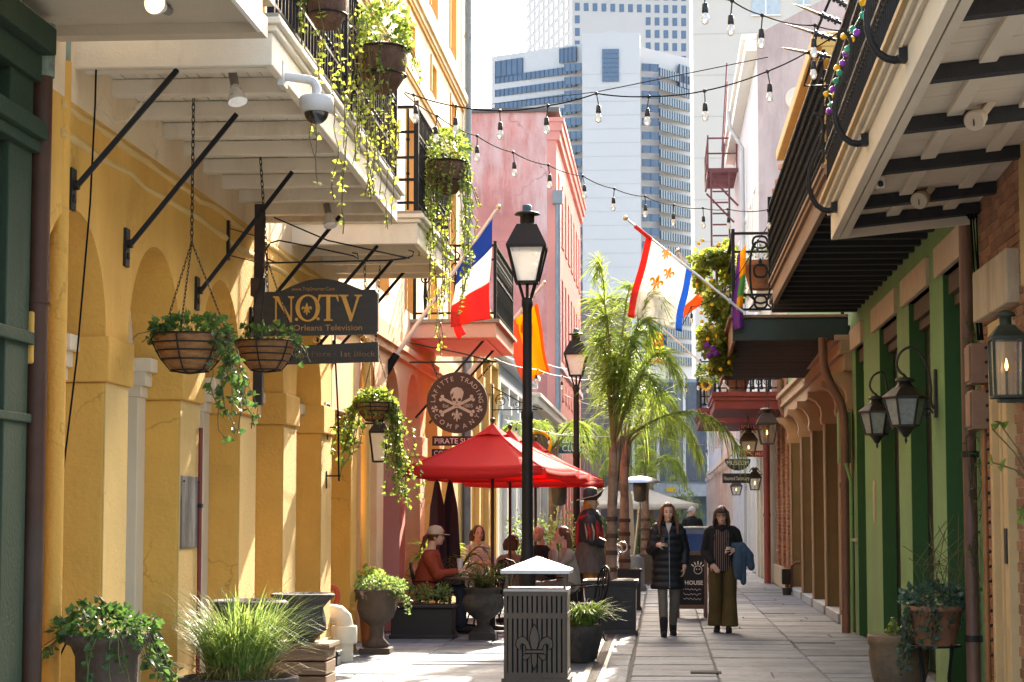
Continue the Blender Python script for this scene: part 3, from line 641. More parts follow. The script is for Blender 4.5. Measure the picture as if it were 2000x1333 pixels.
for i in range(1,7): z = q.z+(p.z-q.z)*i/7; mb.box(p.x,q.x,YH-.37,YH-.3,z-.06,z+.06)
obj('mullions', mb, mat('blue_mullion', (.06,.1,.15), .5), w_)
FH = 3.3
def ribbon(P, Q, z, h, m, n, dep=.35):
    P, Q = V((P[0],P[1],0)), V((Q[0],Q[1],0)); t = (Q-P).normalized(); nn = V((t.y,-t.x,0)); 
    mb = MB(); mb.add([P+V((0,0,z)),Q+V((0,0,z)),Q+V((0,0,z+h)),P+V((0,0,z+h)),P-nn*-dep+V((0,0,z)),Q+nn*dep+V((0,0,z)),Q+nn*dep+V((0,0,z+h)),P+nn*dep+V((0,0,z+h))], [(4,5,6,7),(0,1,5,4),(3,2,6,7),(0,4,7,3),(1,5,6,2)])
    r_ = obj('window_band', mb, m, ht); mb = MB()
    for i in range(n+1):
        c = P.lerp(Q,i/n)+nn*(dep+.05); mb.bar((c.x,c.y,z),(c.x,c.y,z+h),.16,.16)
    obj('mullions', mb, MATS['blue_mullion'], r_)
La, Lb = V((C_.x+1.2,C_.y-.35,0)), V((A.x-1.5,A.y+5.4,0)); Ra, Rb = V((B.x+4.4,B.y+7,0)), V((D.x-.5,D.y-.3,0))
k0 = hp(1137,130).z
for i in range(22):
    z = k0-i*FH
    ribbon(La, Lb, z-.4, 1.75, m_blueglass if i < 3 else m_bluegl2, 18); ribbon((A.x-4.3,A.y+3.9),(A.x-.3,A.y+3.4), z-.3, 1.8, m_blueglass, 3)
    ribbon((B.x+.3,B.y+4.0),(B.x+4.2,B.y+5.2), z-.5, 1.8, m_blueglass, 2); ribbon(Ra, Rb, z-1.1, 2.0, m_bluegl2, 14)
ribbon(La, La.lerp(Lb,.34), k0+FH*.3, 4.2, m_blueglass, 5); ribbon(La.lerp(Lb,.8), Lb, k0+FH*.75, 3.6, m_blueglass, 4); ribbon(Rb.lerp(Ra,.42), Rb, k0-2.2, 5.5, m_blueglass, 4)
mb = MB()
for i in range(24): z = k0-2-i*FH; mb.box(A.x,B.x,YH-.06,YH-.001,z,z+.12)
obj('shaft_joints', mb, mat('precast_joint', (.44,.44,.43), .8), ht)
tw = thing('gridded_office_tower', 'white office tower with a grid of square windows behind the hotel', 'tower', (0,640,0)); YT = 640.
a = hp(1118,60,YT); b = hp(1380,60,YT); c = hp(1028,60,YT+70)
mb = MB(); poly_tower(mb, [(a.x,a.y),(b.x,b.y),(b.x,b.y+60),(c.x,c.y)], 0, hp(1100,-160,YT).z); obj('wall', mb, mat('white_travertine', (.46,.44,.41), .75, .05, .05, 0), tw)
wm = MB().box(0,1.5,-.14,0,0,2.55).mesh('tw_win'); wm.materials.append(m_blueglass)
for i in range(16):
    for j in range(13):
        px = 1123+i*17.3; p = hp(px, 120-j*24.6+(i*.45), YT)
        if j < 4 and 1135 < px < 1245: continue
        o = bpy.data.objects.new('window', wm); COL.objects.link(o); o.parent = tw; o.location = V((p.x,YT-.001,p.z))-tw.location
sd = V((a.x-c.x,a.y-c.y,0)).normalized(); nn = V((sd.y,-sd.x,0))
wm2 = MB().add([V((0,0,0)),sd*3.4,sd*3.4+V((0,0,2.55)),V((0,0,2.55)),nn*.14,sd*3.4+nn*.14,sd*3.4+nn*.14+V((0,0,2.55)),nn*.14+V((0,0,2.55))],[(4,5,6,7),(0,1,5,4),(3,2,6,7),(0,4,7,3),(1,5,6,2)]).mesh('tw_win2'); wm2.materials.append(mat('pale_window_glass', (.22,.27,.3), .2, .1, .1, 0))
Ls = V((a.x-c.x,a.y-c.y,0)).length
for i in range(9):
    for j in range(13):
        q = V((c.x,c.y,0))+sd*(2.2+i*(Ls-4)/9); o = bpy.data.objects.new('window', wm2); COL.objects.link(o); o.parent = tw; o.location = V((q.x,q.y,hp(1100,120-j*24.6,YT).z-1))-tw.location
wb = thing('white_high_rise', 'plain off white high rise wall with few windows behind the fire escape', 'tower', (8,150,0)); Y = 150.
a = hp(1353,0,Y); mb = MB(); mb.box(a.x,24,Y,Y+18,0,60); obj('wall', mb, mat('offwhite_render', (.58,.53,.45), .8, .04, .1, .05, 3), wb)
mb = MB()
for i in range(14): z = 6+i*3.1; mb.box(a.x,24,Y-.02,Y-.001,z,z+.06)
obj('joint_lines', mb, mat('joint_grey', (.48,.44,.38), .8), wb)
for (x0,y0,x1,y1) in ((1469,-24,1522,30),(1469,69,1481,106),(1558,-20,1580,10)):
    p, q = hp(x0,y1,Y), hp(x1,y0,Y); wn = obj('window', MB().box(p.x,q.x,Y-.1,Y,p.z,q.z), mat('grey_blind', (.42,.47,.48), .3), wb)
    obj('frame', MB().box(p.x-.08,q.x+.08,Y-.16,Y-.1,p.z-.1,p.z).box((p.x+q.x)/2-.05,(p.x+q.x)/2+.05,Y-.14,Y-.1,p.z,q.z), m_white_clean, wn)

# ---------------------------------------------------------------- RIGHT: the near brick house
bh = thing('brick_corner_house', 'near red brick house at right edge with beige door frame and stone lintel', 'building', (RX,14,0))
mb = MB(); mb.box(RX+.012,RX+6,13.0,16.35,0,10); wl = obj('wall', mb, m_mortar, bh)
m_br = randmat('single_brick', (.34,.15,.075), .85, .3, var=.3, scale=9, bump=.5, bscale=60, col2=(.42,.24,.14), patch=(.5,.7))
bme = MB().box(0,.05,-.5,.5,-.5,.5).mesh('brick'); bme.materials.append(m_br)
cand = []
for r_ in range(70):
    z = .03+r_*.0745; y = 13.4+(.11 if r_ % 2 else 0)
    while y < 16.28:
        cand.append((y,z)); y += .222
def vis(y, z): return (z > 3.0 and y > 13.9) or (y < 14.7 and z < 3.0)
bk = MB(); n = 0
for y, z in cand:
    if 14.77 < y+.1 < 15.65 and z < 3.0: continue
    if vis(y,z) and 13.85 < y and n < 298:
        o = bpy.data.objects.new('brick', bme); COL.objects.link(o); o.parent = wl; n += 1
        o.location = V((RX-.0+rnd.uniform(-.003,.004),y+.105,z+.033))-wl.location-bh.location; o.scale = (1,.205,.062); o.rotation_euler = (0,0,rnd.gauss(0,.008))
    else: bk.box(RX,RX+.04,y+.004,y+.208,z+.003,z+.064)
stuff(obj('brick_courses', bk, m_brick, wl))
mb = MB(); mb.box(RX-.06,RX+.05,14.8,14.97,0,2.98); mb.box(RX-.03,RX+.05,14.97,15.13,0,2.98); mb.box(RX-.05,RX+.05,15.13,15.19,0,2.98); mb.box(RX-.045,RX+.05,15.55,15.65,0,2.98); mb.box(RX-.045,RX+.05,15.19,15.55,2.86,2.98); df = obj('door_frame', mb, m_beige, bh, .008)
obj('door', MB().box(RX+.011,RX+.05,15.19,15.55,0,2.86), m_beige, df)
for i in range(22): obj('bead', MB().ball((RX-.05,15.7,.5+i*.11),.014,6,4), m_iron_b, df)
obj('lintel', MB().box(RX-.09,RX+.1,14.5,16.05,3.03,3.42), m_stone, bh, .012)
obj('door_plate', MB().box(RX-.07,RX-.061,14.83,14.93,1.2,1.45), m_iron_b, df)
obj('stucco_patch', MB().box(RX-.05,RX+.0,13.2,14.15,3.1,4.2), m_beige, bh, .01)
# its balcony: cream boards, dark beams; the outer edge sags a little
def zo(Y): return 3.96-(Y-9.6)*.0345
XO = 1.35; Yb0, Yb1 = 8.6, 16.35
def bz(x, Y, dz): 
    t = (RX-x)/(RX-XO); return zo(Y)+(1-t)*.12+dz
def sbox(mb, x0, x1, y0, y1, d0, d1):
    vs = [(x,Y,bz(x,Y,dz)) for dz in (d0,d1) for x,Y in ((x0,y0),(x1,y0),(x1,y1),(x0,y1))]
    mb.add(vs, [(3,2,1,0),(4,5,6,7),(0,1,5,4),(1,2,6,5),(2,3,7,6),(3,0,4,7)])
m_soff = mat('cream_soffit', (.58,.48,.34), .7, .07, 3, .1, 60, col2=(.5,.39,.26), patch=(.6,.85)); m_beam = mat('dark_beam', (.022,.02,.018), .8, .3, 8, .3, 60)
mb = MB(); sbox(mb, XO+.02, RX, Yb0, Yb1, .17, .24); bal = obj('balcony', mb, m_soff, bh)
for i in range(58):
    y0 = 10.3+i*.104; mb = MB(); sbox(mb, XO+.14, RX-.005, y0+.003, y0+.101, .148+rnd.uniform(0,.003), .168); obj('soffit_board', mb, m_soff, bal)
for i in range(6):
    for j,x0 in enumerate((XO+.42,XO+.86)):
        mb = MB(); sbox(mb, x0, x0+.1, 9.0+i*1.3, 10.1+i*1.3, .11, .147); obj('batten', mb, m_soff, bal, .004)
for yy in (8.9,10.2,11.5,12.8,14.1,15.4,16.22):
    mb = MB(); sbox(mb, XO+.1, RX-.002, yy-.05, yy+.05, .06, .147); b_ = obj('beam', mb, m_beam, bal, .004)
for d0,d1,p,nm in ((-.0,.2,0,'fascia'),(.2,.25,-.03,'fascia'),(.25,.3,-.06,'fascia')):
    mb = MB(); sbox(mb, XO+p, XO+.06, Yb0, Yb1, d0, d1); obj(nm, mb, m_soff, bal, .006)
mb = MB(); sbox(mb, XO+.07, XO+.13, Yb0, Yb1-.06, .0, .15); obj('inner_fascia', mb, m_soff, bal)
mb = MB(); sbox(mb, XO+.061, RX-.002, Yb1-.05, Yb1, .0, .15); obj('end_fascia', mb, m_soff, bal, .005)
mb = MB(); sbox(mb, XO-.09, XO+.1, Yb0, Yb1, .3, .335); obj('deck_edge', mb, m_beige, bal)
def slope_rail(par, y0, y1, x, dz, m, r):
    mb = MB(); mb.bar((x,y0,zo(y0)+dz),(x,y1,zo(y1)+dz),r*2,r*1.6); return obj('rail', mb, m, par)
for dz in (.42,.72,1.1,1.28): slope_rail(bal, 8.6, Yb1-.05, XO-.03, dz, m_iron, .016)
rope = None
mb = MB(); h = .92; mb.tube([(0,0,0),(0,0,h)], .0085, 5); mb.ball((0,0,h*.3),.018,6,4); mb.ball((0,0,h*.62),.016,6,4)
for i in range(4): mb.ball((0,.012*(-1)**i,h*.3+.05+i*.05),.013,5,4)
barm = mb.mesh('bal_right'); barm.materials.append(m_iron); off = bal.location+bh.location
for i in range(62):
    yy = 9.5+i*.11
    if yy > Yb1-.05: break
    o = bpy.data.objects.new('baluster', barm); COL.objects.link(o); o.parent = bal; o.location = V((XO-.03,yy,zo(yy)+.36))-off
for yy in (11.2,13.35,15.75):           # S-shaped iron stays outside the railing
    c = V((XO-.02,yy,zo(yy)))
    P = [(.01,.16),(-.04,.12),(-.14,.16),(-.2,.3),(-.19,.46),(-.12,.6),(-.07,.74),(-.09,.86),(-.15,.9),(-.17,.84)]
    Q = [V((x,0,z)) for x,z in P]; Q2 = []
    for a_, b_ in zip(Q,Q[1:]): Q2 += [a_, (a_+b_)/2]
    Q2.append(Q[-1]); Q2 = [Q2[0]]+[(Q2[i-1]+Q2[i]*2+Q2[i+1])/4 for i in range(1,len(Q2)-1)]+[Q2[-1]]
    mb = MB(); mb.tube([c+q for q in Q2], [.02-.013*i/len(Q2) for i in range(len(Q2))], 6, flat=1.3); mb.box(c.x-.03,c.x+.03,yy-.05,yy+.05,c.z+.12,c.z+.19); obj('iron_stay', mb, m_iron_b, bal)

# ---------------------------------------------------------------- RIGHT: the green house
gh = thing('green_house', 'green painted house with pale stone lintels and narrow door bays on the right', 'building', (RX,22,0))
ops = [(16.95,18.4),(19.3,20.95),(22.0,23.8),(25.65,26.75)]; lint = [(16.8,18.66),(19.25,21.3),(21.9,24.3),(25.6,27.03)]
mb = MB(); grid_wall(mb, RX, RX+.5, 16.37, 27.2, 0, 4.9, [(a,b,0,3.68) for a,b in ops]); obj('wall', mb, m_green, gh)
mb = MB(); mb.box(RX+.5,RX+6,16.37,27.2,0,6.4); mb.box(RX,RX+.499,16.37,27.2,4.9,6.4); obj('body', mb, m_green, gh)
m_oldwood_ = mat('dark_head_paint', (.09,.055,.035), .8)
m_stone_l = mat('pale_lintel', (.5,.37,.25), .85, .12, 6, .3, 60)
for (a,b),(c,d) in zip(ops,lint):
    obj('lintel', MB().box(RX-.045,RX+.11,c,d,3.68,3.95), m_stone_l, gh, .008)
    mb = MB(); mb.box(RX+.16,RX+.2,a,b,0,3.679); dr = obj('door', mb, mat('black_door', (.012,.012,.011), .4, .2, 4), gh)
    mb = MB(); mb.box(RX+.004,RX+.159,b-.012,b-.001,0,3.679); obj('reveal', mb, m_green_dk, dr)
    mb = MB(); mb.box(RX+.05,RX+.159,a+.001,b-.013,3.5,3.678); mb.box(RX+.1,RX+.159,a+.001,b-.013,3.4,3.5); obj('head_moulding', mb, m_oldwood_, dr, .006)
obj('house_number', MB().box(RX-.012,RX-.001,24.45,24.62,1.45,1.95).box(RX-.02,RX-.012,24.48,24.58,1.5,1.9), m_stone, gh, .004)
# balcony over it: dark joists, timber fascia
zB = 4.12; XB = 1.35; Y0, Y1 = 16.6, 25.0
m_oldwood = mat('weathered_timber', (.22,.13,.075), .85, .25, 4, .4, 50, stretch=(1,.2,3)); m_darkwood = mat('dark_brown_boards', (.05,.036,.028), .9, .35, 5, .3, 50)  # m_darkwood: dark brown boards with random variation
mb = MB(); mb.box(XB+.05,RX,Y0,Y1+1.8,zB+.16,zB+.22); b3 = obj('balcony', mb, m_darkwood, gh)
for i in range(20):
    yy = Y0+.3+i*.5
    if yy > Y1+1.6: break
    obj('joist', MB().box(XB+.06,RX-.002,yy-.06,yy+.06,zB+.02,zB+.159), m_beam, b3, .005)
for i in range(9): 
    x0 = XB+.08+i*.12; obj('deck_board', MB().box(x0,x0+.112,Y0+.01,Y1+1.7,zB+.13,zB+.157), m_darkwood, b3)
for d0,d1,p in ((0,.2,0),(.2,.25,-.03),(.25,.29,-.05)): obj('fascia', MB().box(XB+p,XB+.05,Y0,Y1,zB+d0-.02,zB+d1-.02), m_oldwood, b3, .006)
for dz in (.36,.56,.98,1.2): obj('rail', MB().bar((XB-.02,Y0,zB+dz),(XB-.02,Y1,zB+dz),.03,.024), m_iron, b3)
balusters(b3, (XB-.02,Y0+.1),(XB-.02,Y1), zB+.3, zB+1.2, .115, 'rope', m_iron)
obj('rail', MB().bar((XB-.02,Y1,zB+1.2),(RX-.1,Y1,zB+1.2),.03,.024).bar((XB-.02,Y1,zB+.36),(RX-.1,Y1,zB+.36),.03,.024).box(XB-.05,XB+.01,Y1-.03,Y1+.03,zB+.2,zB+1.3), m_iron, b3)

# ---------------------------------------------------------------- RIGHT: the tan house with piers and corbels
th = thing('tan_pier_house', 'tan house with deep narrow piers, curved corbels and gold cornice on the right', 'building', (RX,34,0))
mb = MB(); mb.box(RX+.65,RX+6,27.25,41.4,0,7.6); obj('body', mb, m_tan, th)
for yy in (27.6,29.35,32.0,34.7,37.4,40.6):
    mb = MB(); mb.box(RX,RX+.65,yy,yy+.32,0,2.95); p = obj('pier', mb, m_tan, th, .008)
    mb = MB(); mb.box(RX-.004,RX+.02,yy-.02,yy+.03,0.02,2.94); obj('lit_edge_strip', mb, m_tan_trim, p)  # pale strip: light along the pier's front edge put into the colour
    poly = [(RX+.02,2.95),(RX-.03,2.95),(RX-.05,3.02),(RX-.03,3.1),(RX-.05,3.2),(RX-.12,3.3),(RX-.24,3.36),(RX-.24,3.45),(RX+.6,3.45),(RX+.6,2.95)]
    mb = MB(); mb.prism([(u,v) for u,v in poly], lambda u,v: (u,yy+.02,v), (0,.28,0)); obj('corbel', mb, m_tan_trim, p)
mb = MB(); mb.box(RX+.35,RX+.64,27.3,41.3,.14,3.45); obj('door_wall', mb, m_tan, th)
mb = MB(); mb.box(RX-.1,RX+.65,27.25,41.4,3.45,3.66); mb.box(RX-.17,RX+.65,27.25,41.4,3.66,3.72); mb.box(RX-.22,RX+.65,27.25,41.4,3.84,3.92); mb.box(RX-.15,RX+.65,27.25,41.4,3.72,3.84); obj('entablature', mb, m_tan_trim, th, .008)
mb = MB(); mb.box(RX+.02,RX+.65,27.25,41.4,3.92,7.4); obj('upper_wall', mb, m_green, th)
m_goldc = mat('gold_cornice_paint', (.5,.33,.12), .75, .12, 2, .25, 40)
mb = MB()
for z0,z1,p in ((7.2,7.4,.1),(7.4,7.62,.22),(7.62,7.8,.34),(7.8,8.0,.46)): mb.box(RX-p,RX+.6,27.25,36.2,z0,z1)
obj('cornice', mb, m_goldc, th, .02)
for i in range(4): 
    yy = 28.2+i*2.2; mb = MB(); mb.prism([(RX+.02,6.5),(RX-.1,6.55),(RX-.16,6.8),(RX-.34,7.1),(RX-.36,7.39),(RX+.02,7.39)], lambda u,v: (u,yy,v), (0,.3,0)); obj('console', mb, m_goldc, th)
mb = MB()
for i in range(60):
    y0 = 36.3+rnd.uniform(0,5); mb.cbox((RX-.2+rnd.uniform(-.12,.2),y0,7.4+rnd.uniform(-.3,.35)),(.2,.25,.09),rnd.uniform(-.3,.3),rnd.uniform(-.2,.2))
mb.box(RX-.25,RX+.5,36.2,41.4,7.1,7.45); stuff(obj('broken_brick_parapet', mb, m_brick2, th))
for i, yy in enumerate((28.0,29.75,32.4,35.1,37.8)):
    obj('step', MB().box(RX-.02,RX+.6,yy,(29.3,31.95,34.65,37.35,40.55)[i],0,.14), mat('blue_grey_step', (.33,.36,.38), .7, .15, 5, .2, 40), th, .01)
# balcony with dark green end board
zG = 3.86; XG = .94; Y0, Y1 = 27.35, 34.2
mb = MB(); mb.box(XG+.04,RX,Y0+.06,Y1,zG+.14,zG+.2); b4 = obj('balcony', mb, m_darkwood, th)
for i in range(26): obj('soffit_board', MB().box(XG+.06,RX-.01,Y0+.1+i*.258,Y0+.345+i*.258,zG+.11+rnd.uniform(0,.008),zG+.138), m_darkwood, b4)
obj('end_fascia', MB().box(XG,RX-.03,Y0,Y0+.06,zG,zG+.3), mat('dark_green_board', (.018,.032,.024), .55, .25, 4, .2, 50), b4, .006)
obj('end_fascia', MB().box(XG-.03,RX-.03,Y0-.04,Y0+.1,zG+.3,zG+.34), m_oldwood, b4, .006)
obj('front_fascia', MB().box(XG-.0,XG+.04,Y0+.06,Y1,zG-.02,zG+.3).box(XG-.05,XG+.04,Y0+.1,Y1,zG+.3,zG+.34), m_oldwood, b4, .006)
rails(b4, [(RX-.1,Y0+.05),(XG+.02,Y0+.05),(XG+.02,Y1)], zG+.42, zG+1.45, m_iron, .022, (zG+.62,zG+1.2))
# cast panel at the near end: an elongated loop with rings
mb = MB(); cx = XG+.38; yy = Y0+.05
def loop(w_, h_, cz, r=.016):
    pts = [(cx+w_*math.copysign(abs(math.cos(a))**.6,math.cos(a)),yy,cz+h_*math.sin(a)) for a in [2*math.pi*i/24 for i in range(25)]]; mb.tube(pts, r, 5, False)
loop(.14,.42,zG+.92); loop(.085,.085,zG+.94); loop(.085,.085,zG+.52); loop(.1,.08,zG+1.33)
for s in (-1,1): mb.tube([(cx+s*.16,yy,zG+.42),(cx+s*.06,yy,zG+.52),(cx+s*.16,yy,zG+.62)],.014,5)
mb.lathe([(.001,1.12),(.03,1.06),(.012,1.02),(.02,1.0)][::-1],(cx,yy,zG),8); obj('cast_panel', mb, m_iron, b4)
balusters(b4, (XG+.75,Y0+.05),(RX-.2,Y0+.05), zG+.42, zG+1.42, .22, 'cast', m_iron)
tilt(b4, (RX,27.35,zG), -.17/6.8)
# ---------------------------------------------------------------- RIGHT: further houses
b5h = thing('brick_pilaster_house', 'red brick house with brick pilasters and red balconies beyond the tan piers', 'building', (RX,44,0))
mb = MB(); mb.box(RX+.06,RX+6,41.45,47,0,7.3); obj('wall', mb, m_mortar, b5h)
bk = MB()
for (a,b,xo) in ((41.5,42.3,0),(42.3,43.2,.05),(43.2,44.0,0),(44.0,45.0,.05),(45.0,45.9,0),(45.9,46.95,.05)):
    for r_ in range(56):
        z = .45+r_*.075; y = a+(.1 if r_%2 else 0)
        while y < b-.04:
            e = min(y+.2,b); bk.box(RX+xo+rnd.uniform(-.004,.004),RX+.2,y+.004,e-.006,z+.004,z+.066); y += .215
stuff(obj('brick_courses', bk, m_brick, b5h)); obj('plinth', MB().box(RX-.02,RX+.3,41.45,47,0,.44), m_stone, b5h, .02)
m_red = mat('dark_red_paint', (.2,.035,.03), .6, .15, 3, .15, 50)
for (Y0,Y1,z,xo,lx) in ((41.6,45.5,3.62,1.05,1.05),(46.5,51,3.55,.85,.85)):
    mb = MB(); mb.box(xo,RX,Y0,Y1,z+.05,z+.3); b6 = obj('balcony', mb, m_red, b5h, .01)
    obj('edge_moulding', MB().box(xo-.06,RX,Y0-.06,Y1,z+.3,z+.4).box(xo-.03,RX,Y0-.03,Y1,z+.22,z+.298), m_red, b6, .008)
    rails(b6, [(RX-.1,Y0+.05),(xo+.02,Y0+.05),(xo+.02,Y1)], z+.48, z+1.45, m_iron, .022, (z+.66,z+1.25)); balusters(b6, (xo+.1,Y0+.05),(RX-.15,Y0+.05), z+.45, z+1.42, .17, 'cast', m_iron); balusters(b6, (xo+.02,Y0+.3),(xo+.02,Y1), z+.45, z+1.42, .3, 'cast', m_iron)
def right_house(name, label, Y0, Y1, H, m, trim, bays, mdoor, X=RX):
    t = thing(name, label, 'building', (X,(Y0+Y1)/2,0)); w_ = (Y1-Y0)/bays; holes = []
    for i in range(bays):
        a, b = Y0+i*w_+.3*w_, Y0+(i+1)*w_-.2*w_; holes.append((a,b,.0,3.1)); z = 4.6
        while z+2.4 < H: holes.append((a,b,z,z+2.2)); z += 3.4
    mb = MB(); grid_wall(mb, X, X+.4, Y0+.01, Y1-.01, 0, H, holes); obj('wall', mb, m, t); obj('body', MB().box(X+.4,X+7,Y0+.01,Y1-.01,0,H-.05), m, t)
    for a,b,c,d in holes:
        dd = obj('door' if c == 0 else 'window', MB().box(X+.19,X+.25,a,b,c,d), mdoor, t)
        obj('frame', MB().box(X-.03,X+.19,b-.07,b+.05,c,d+.06).box(X-.03,X+.19,a-.05,a+.07,c,d+.06).box(X-.032,X+.19,a+.07,b-.07,d-.06,d+.06), trim, dd)
    for i in range(bays+1):
        yy = min(max(Y0+i*w_,Y0+.17),Y1-.17); obj('pilaster', MB().box(X-.14,X,yy-.15,yy+.15,0,3.3).box(X-.22,X,yy-.2,yy+.2,3.3,3.5), trim, t, .01)
    obj('string_course', MB().box(X-.15,X+.4,Y0,Y1,3.6,3.8), trim, t, .01)
    obj('cornice', MB().box(X-.3,X+.4,Y0-.02,Y1+.02,H-.3,H).box(X-.4,X+.4,Y0-.03,Y1+.03,H,H+.14), trim, t, .01)
    return t
m_offw = mat('off_white_stucco', (.6,.55,.46), .8, .1, 1, .2, 30, col2=(.42,.33,.27), streak=1, patch=(.48,.68))
m_stain = mat('stained_pinkish_wall', (.44,.36,.34), .9, .15, .8, .2, 15, col2=(.24,.17,.17), streak=1, patch=(.45,.65))
right_house('cream_shop_house', 'cream house with white pilasters beyond the brick pilasters on the right', 47.1, 52.4, 7.0, m_offw, m_white, 3, m_bluegrey)
wh = right_house('tall_white_house', 'tall white house with stained end wall above the right hand roofs', 52.5, 70, 13.8, mat('white_stucco', (.5,.48,.46), .8, .06, 1), m_white_clean, 6, m_white)
mb = MB(); mb.box(RX-.001,RX+9,52.36,52.48,7.2,13.9); poly = [(RX,13.9),(RX+9,13.9),(RX+9,17.2),(RX+2.3,15.1)]; mb.prism(poly, lambda u,v: (u,52.36,v), (0,.12,0)); obj('end_wall', mb, m_stain, wh)
obj('medallion', MB().tube([(RX+1.0,52.30,12.2),(RX+1.0,52.36,12.2)],.3,20), m_offw, wh); 
mb = MB(); mb.tube([(RX-.5,60,13.4),(RX-.45,60,12.9),(RX-.1,60,12.3),(RX-.1,60,0)],.055,8); obj('downpipe', mb, MATS['white_stucco'], wh)
right_house('white_block_house', 'far white block fronted house with coursed stone on the right', 70.1, 84, 9.5, m_white_clean, m_white, 4, m_bluegrey)
right_house('far_grey_house', 'far pale grey house with shuttered doors near the end of the lane', 84.1, 112, 8, mat('pale_grey_stucco', (.55,.56,.55), .8, .06, 1), m_white, 6, m_bluegrey)
# fire escape on the white house
fe = thing('fire_escape', 'maroon iron fire escape with ladder on the tall white house', 'fire escape', (1.8,68,3.2)); m_maroon = mat('maroon_iron', (.16,.045,.045), .6, .2, 4)
mb = MB()
for i in range(14): mb.box(1.55,2.48,66+i*.28,66.08+i*.28,9.45,9.52)
mb.box(1.5,1.56,65.9,70,9.38,9.52); mb.box(1.5,2.5,65.9,65.96,9.38,9.52); obj('platform', mb, m_maroon, fe)
mb = MB()
for z in (10,10.5): mb.bar((1.52,65.92,z),(1.52,70,z),.05); mb.bar((1.52,65.92,z),(2.45,65.92,z),.05)
for x,y in ((1.52,65.92),(1.52,68),(1.52,70),(2.45,65.92)): mb.bar((x,y,9.4),(x,y,10.6),.05)
obj('guard_rail', mb, m_maroon, fe)
mb = MB(); mb.bar((1.62,65.95,4.6),(1.62,65.95,9.4),.08,.06); mb.bar((2.2,65.95,4.6),(2.2,65.95,9.4),.08,.06); obj('ladder_rail', mb, m_maroon, fe)
for i in range(13): obj('rung', MB().bar((1.66,65.95,4.8+i*.36),(2.16,65.95,4.8+i*.36),.05), m_maroon, fe)
mb = MB(); mb.bar((1.55,66,9.3),(2.48,66,8.3),.06); mb.bar((1.55,69.8,9.3),(2.48,69.8,8.3),.06); obj('brace', mb, m_maroon, fe)
mb = MB(); mb.bar((2.0,66.6,9.5),(2.3,70.2,13.2),.07,.2); mb.bar((2.0,66.6,10.2),(2.3,70.2,13.9),.05); obj('stair', mb, m_maroon, fe)

for c_ in fe.children: c_.location.z += 3.2+3.2*0
# ================================================================ LEFT SIDE: pipes, signs, baskets, lamps, flags
def fleur():
    """outline polygons of a fleur-de-lis, about 1 tall, centred on (0,0)"""
    c = [(0,.5),(.07,.36),(.11,.2),(.09,.05),(.05,-.06),(-.05,-.06),(-.09,.05),(-.11,.2),(-.07,.36)]
    s = [(.07,-.06),(.12,.1),(.2,.2),(.3,.22),(.39,.15),(.41,.02),(.35,-.06),(.29,-.05),(.31,.02),(.27,.07),(.21,.04),(.17,-.06)]
    band = [(-.2,-.07),(.2,-.07),(.2,-.14),(-.2,-.14)]
    b = [(0,-.5),(.06,-.36),(.06,-.15),(-.06,-.15),(-.06,-.36)]
    l = [(.07,-.15),(.12,-.24),(.2,-.3),(.26,-.25),(.24,-.16)]
    mir = lambda q: [(-x,y) for x,y in q][::-1]
    return [c,s,mir(s),band,b,l,mir(l)]
def fleur_mb(mb, o, u, v, size, dv):
    o, u, v = V(o), V(u), V(v)
    for q in fleur(): mb.prism(q, lambda a,b: o+u*(a*size)+v*(b*size), dv)
    return mb
def place(mb, o, u, v):
    """text MB (x,y,z) to 3d with axes u (right) and v (up)"""
    u, v = V(u), V(v); n = u.cross(v); o = V(o)
    mb.v = [tuple(o+u*p[0]+v*p[1]+n*p[2]) for p in mb.v]; return mb

# pipes
t = thing('copper_downpipe', 'dark copper downpipe at the corner of the dark green house', 'downpipe', (LX+.12,11.13,0))
mb = MB(); px_ = LX+.03
mb.tube([(px_,11.13,0),(px_,11.13,4.0)],.062,14); obj('pipe', mb, m_copper, t)
mb = MB(); mb.tube([(px_,11.13,4.0),(px_,11.13,4.3)],.072,14); obj('collar', mb, mat('verdigris', (.17,.24,.18), .8, .3, 9, .3, 40, col2=(.1,.06,.05)), t)
for z in (.55,2.72): obj('strap', MB().tube([(px_,11.13,z),(px_,11.13,z+.06)],.07,14).box(px_-.15,px_,11.1,11.13,z,z+.06), m_copper, t)
t = thing('ochre_downpipe', 'yellow painted round downpipe beside the dark copper one', 'downpipe', (LX+.05,11.72,0)); P = at(113,600,Y=11.72)
obj('pipe', MB().tube([(P.x,11.72,0),(P.x,11.72,4.22)],.055,14), m_ochre, t); obj('collar', MB().tube([(P.x,11.72,4.22),(P.x,11.72,4.36)],.05,12), mat('verdigris', (.17,.24,.18)), t)
t = thing('red_conduit', 'thin dark red pipe beside the weathered plaque on the ochre pier', 'pipe', (LX+.03,15.3,0)); obj('pipe', MB().tube([(LX+.03,15.22,.3),(LX+.03,15.22,2.2)],.016,8), mat('dark_red_pipe', (.2,.03,.02), .5), t)
for z in (.6,1.6): obj('clip', MB().box(LX,LX+.05,15.19,15.25,z,z+.03), m_iron_b, t)
t = thing('zinc_downpipe', 'weathered zinc downpipe at the far corner of the peach house', 'downpipe', (LX+.07,35.75,0)); obj('pipe', MB().tube([(LX+.08,35.78,0),(LX+.08,35.78,13)],.07,10), MATS['weathered_zinc'], t)
for z in (5,7.5,10): obj('strap', MB().tube([(LX+.08,35.78,z),(LX+.08,35.78,z+.08)],.08,10), MATS['weathered_zinc'], t)
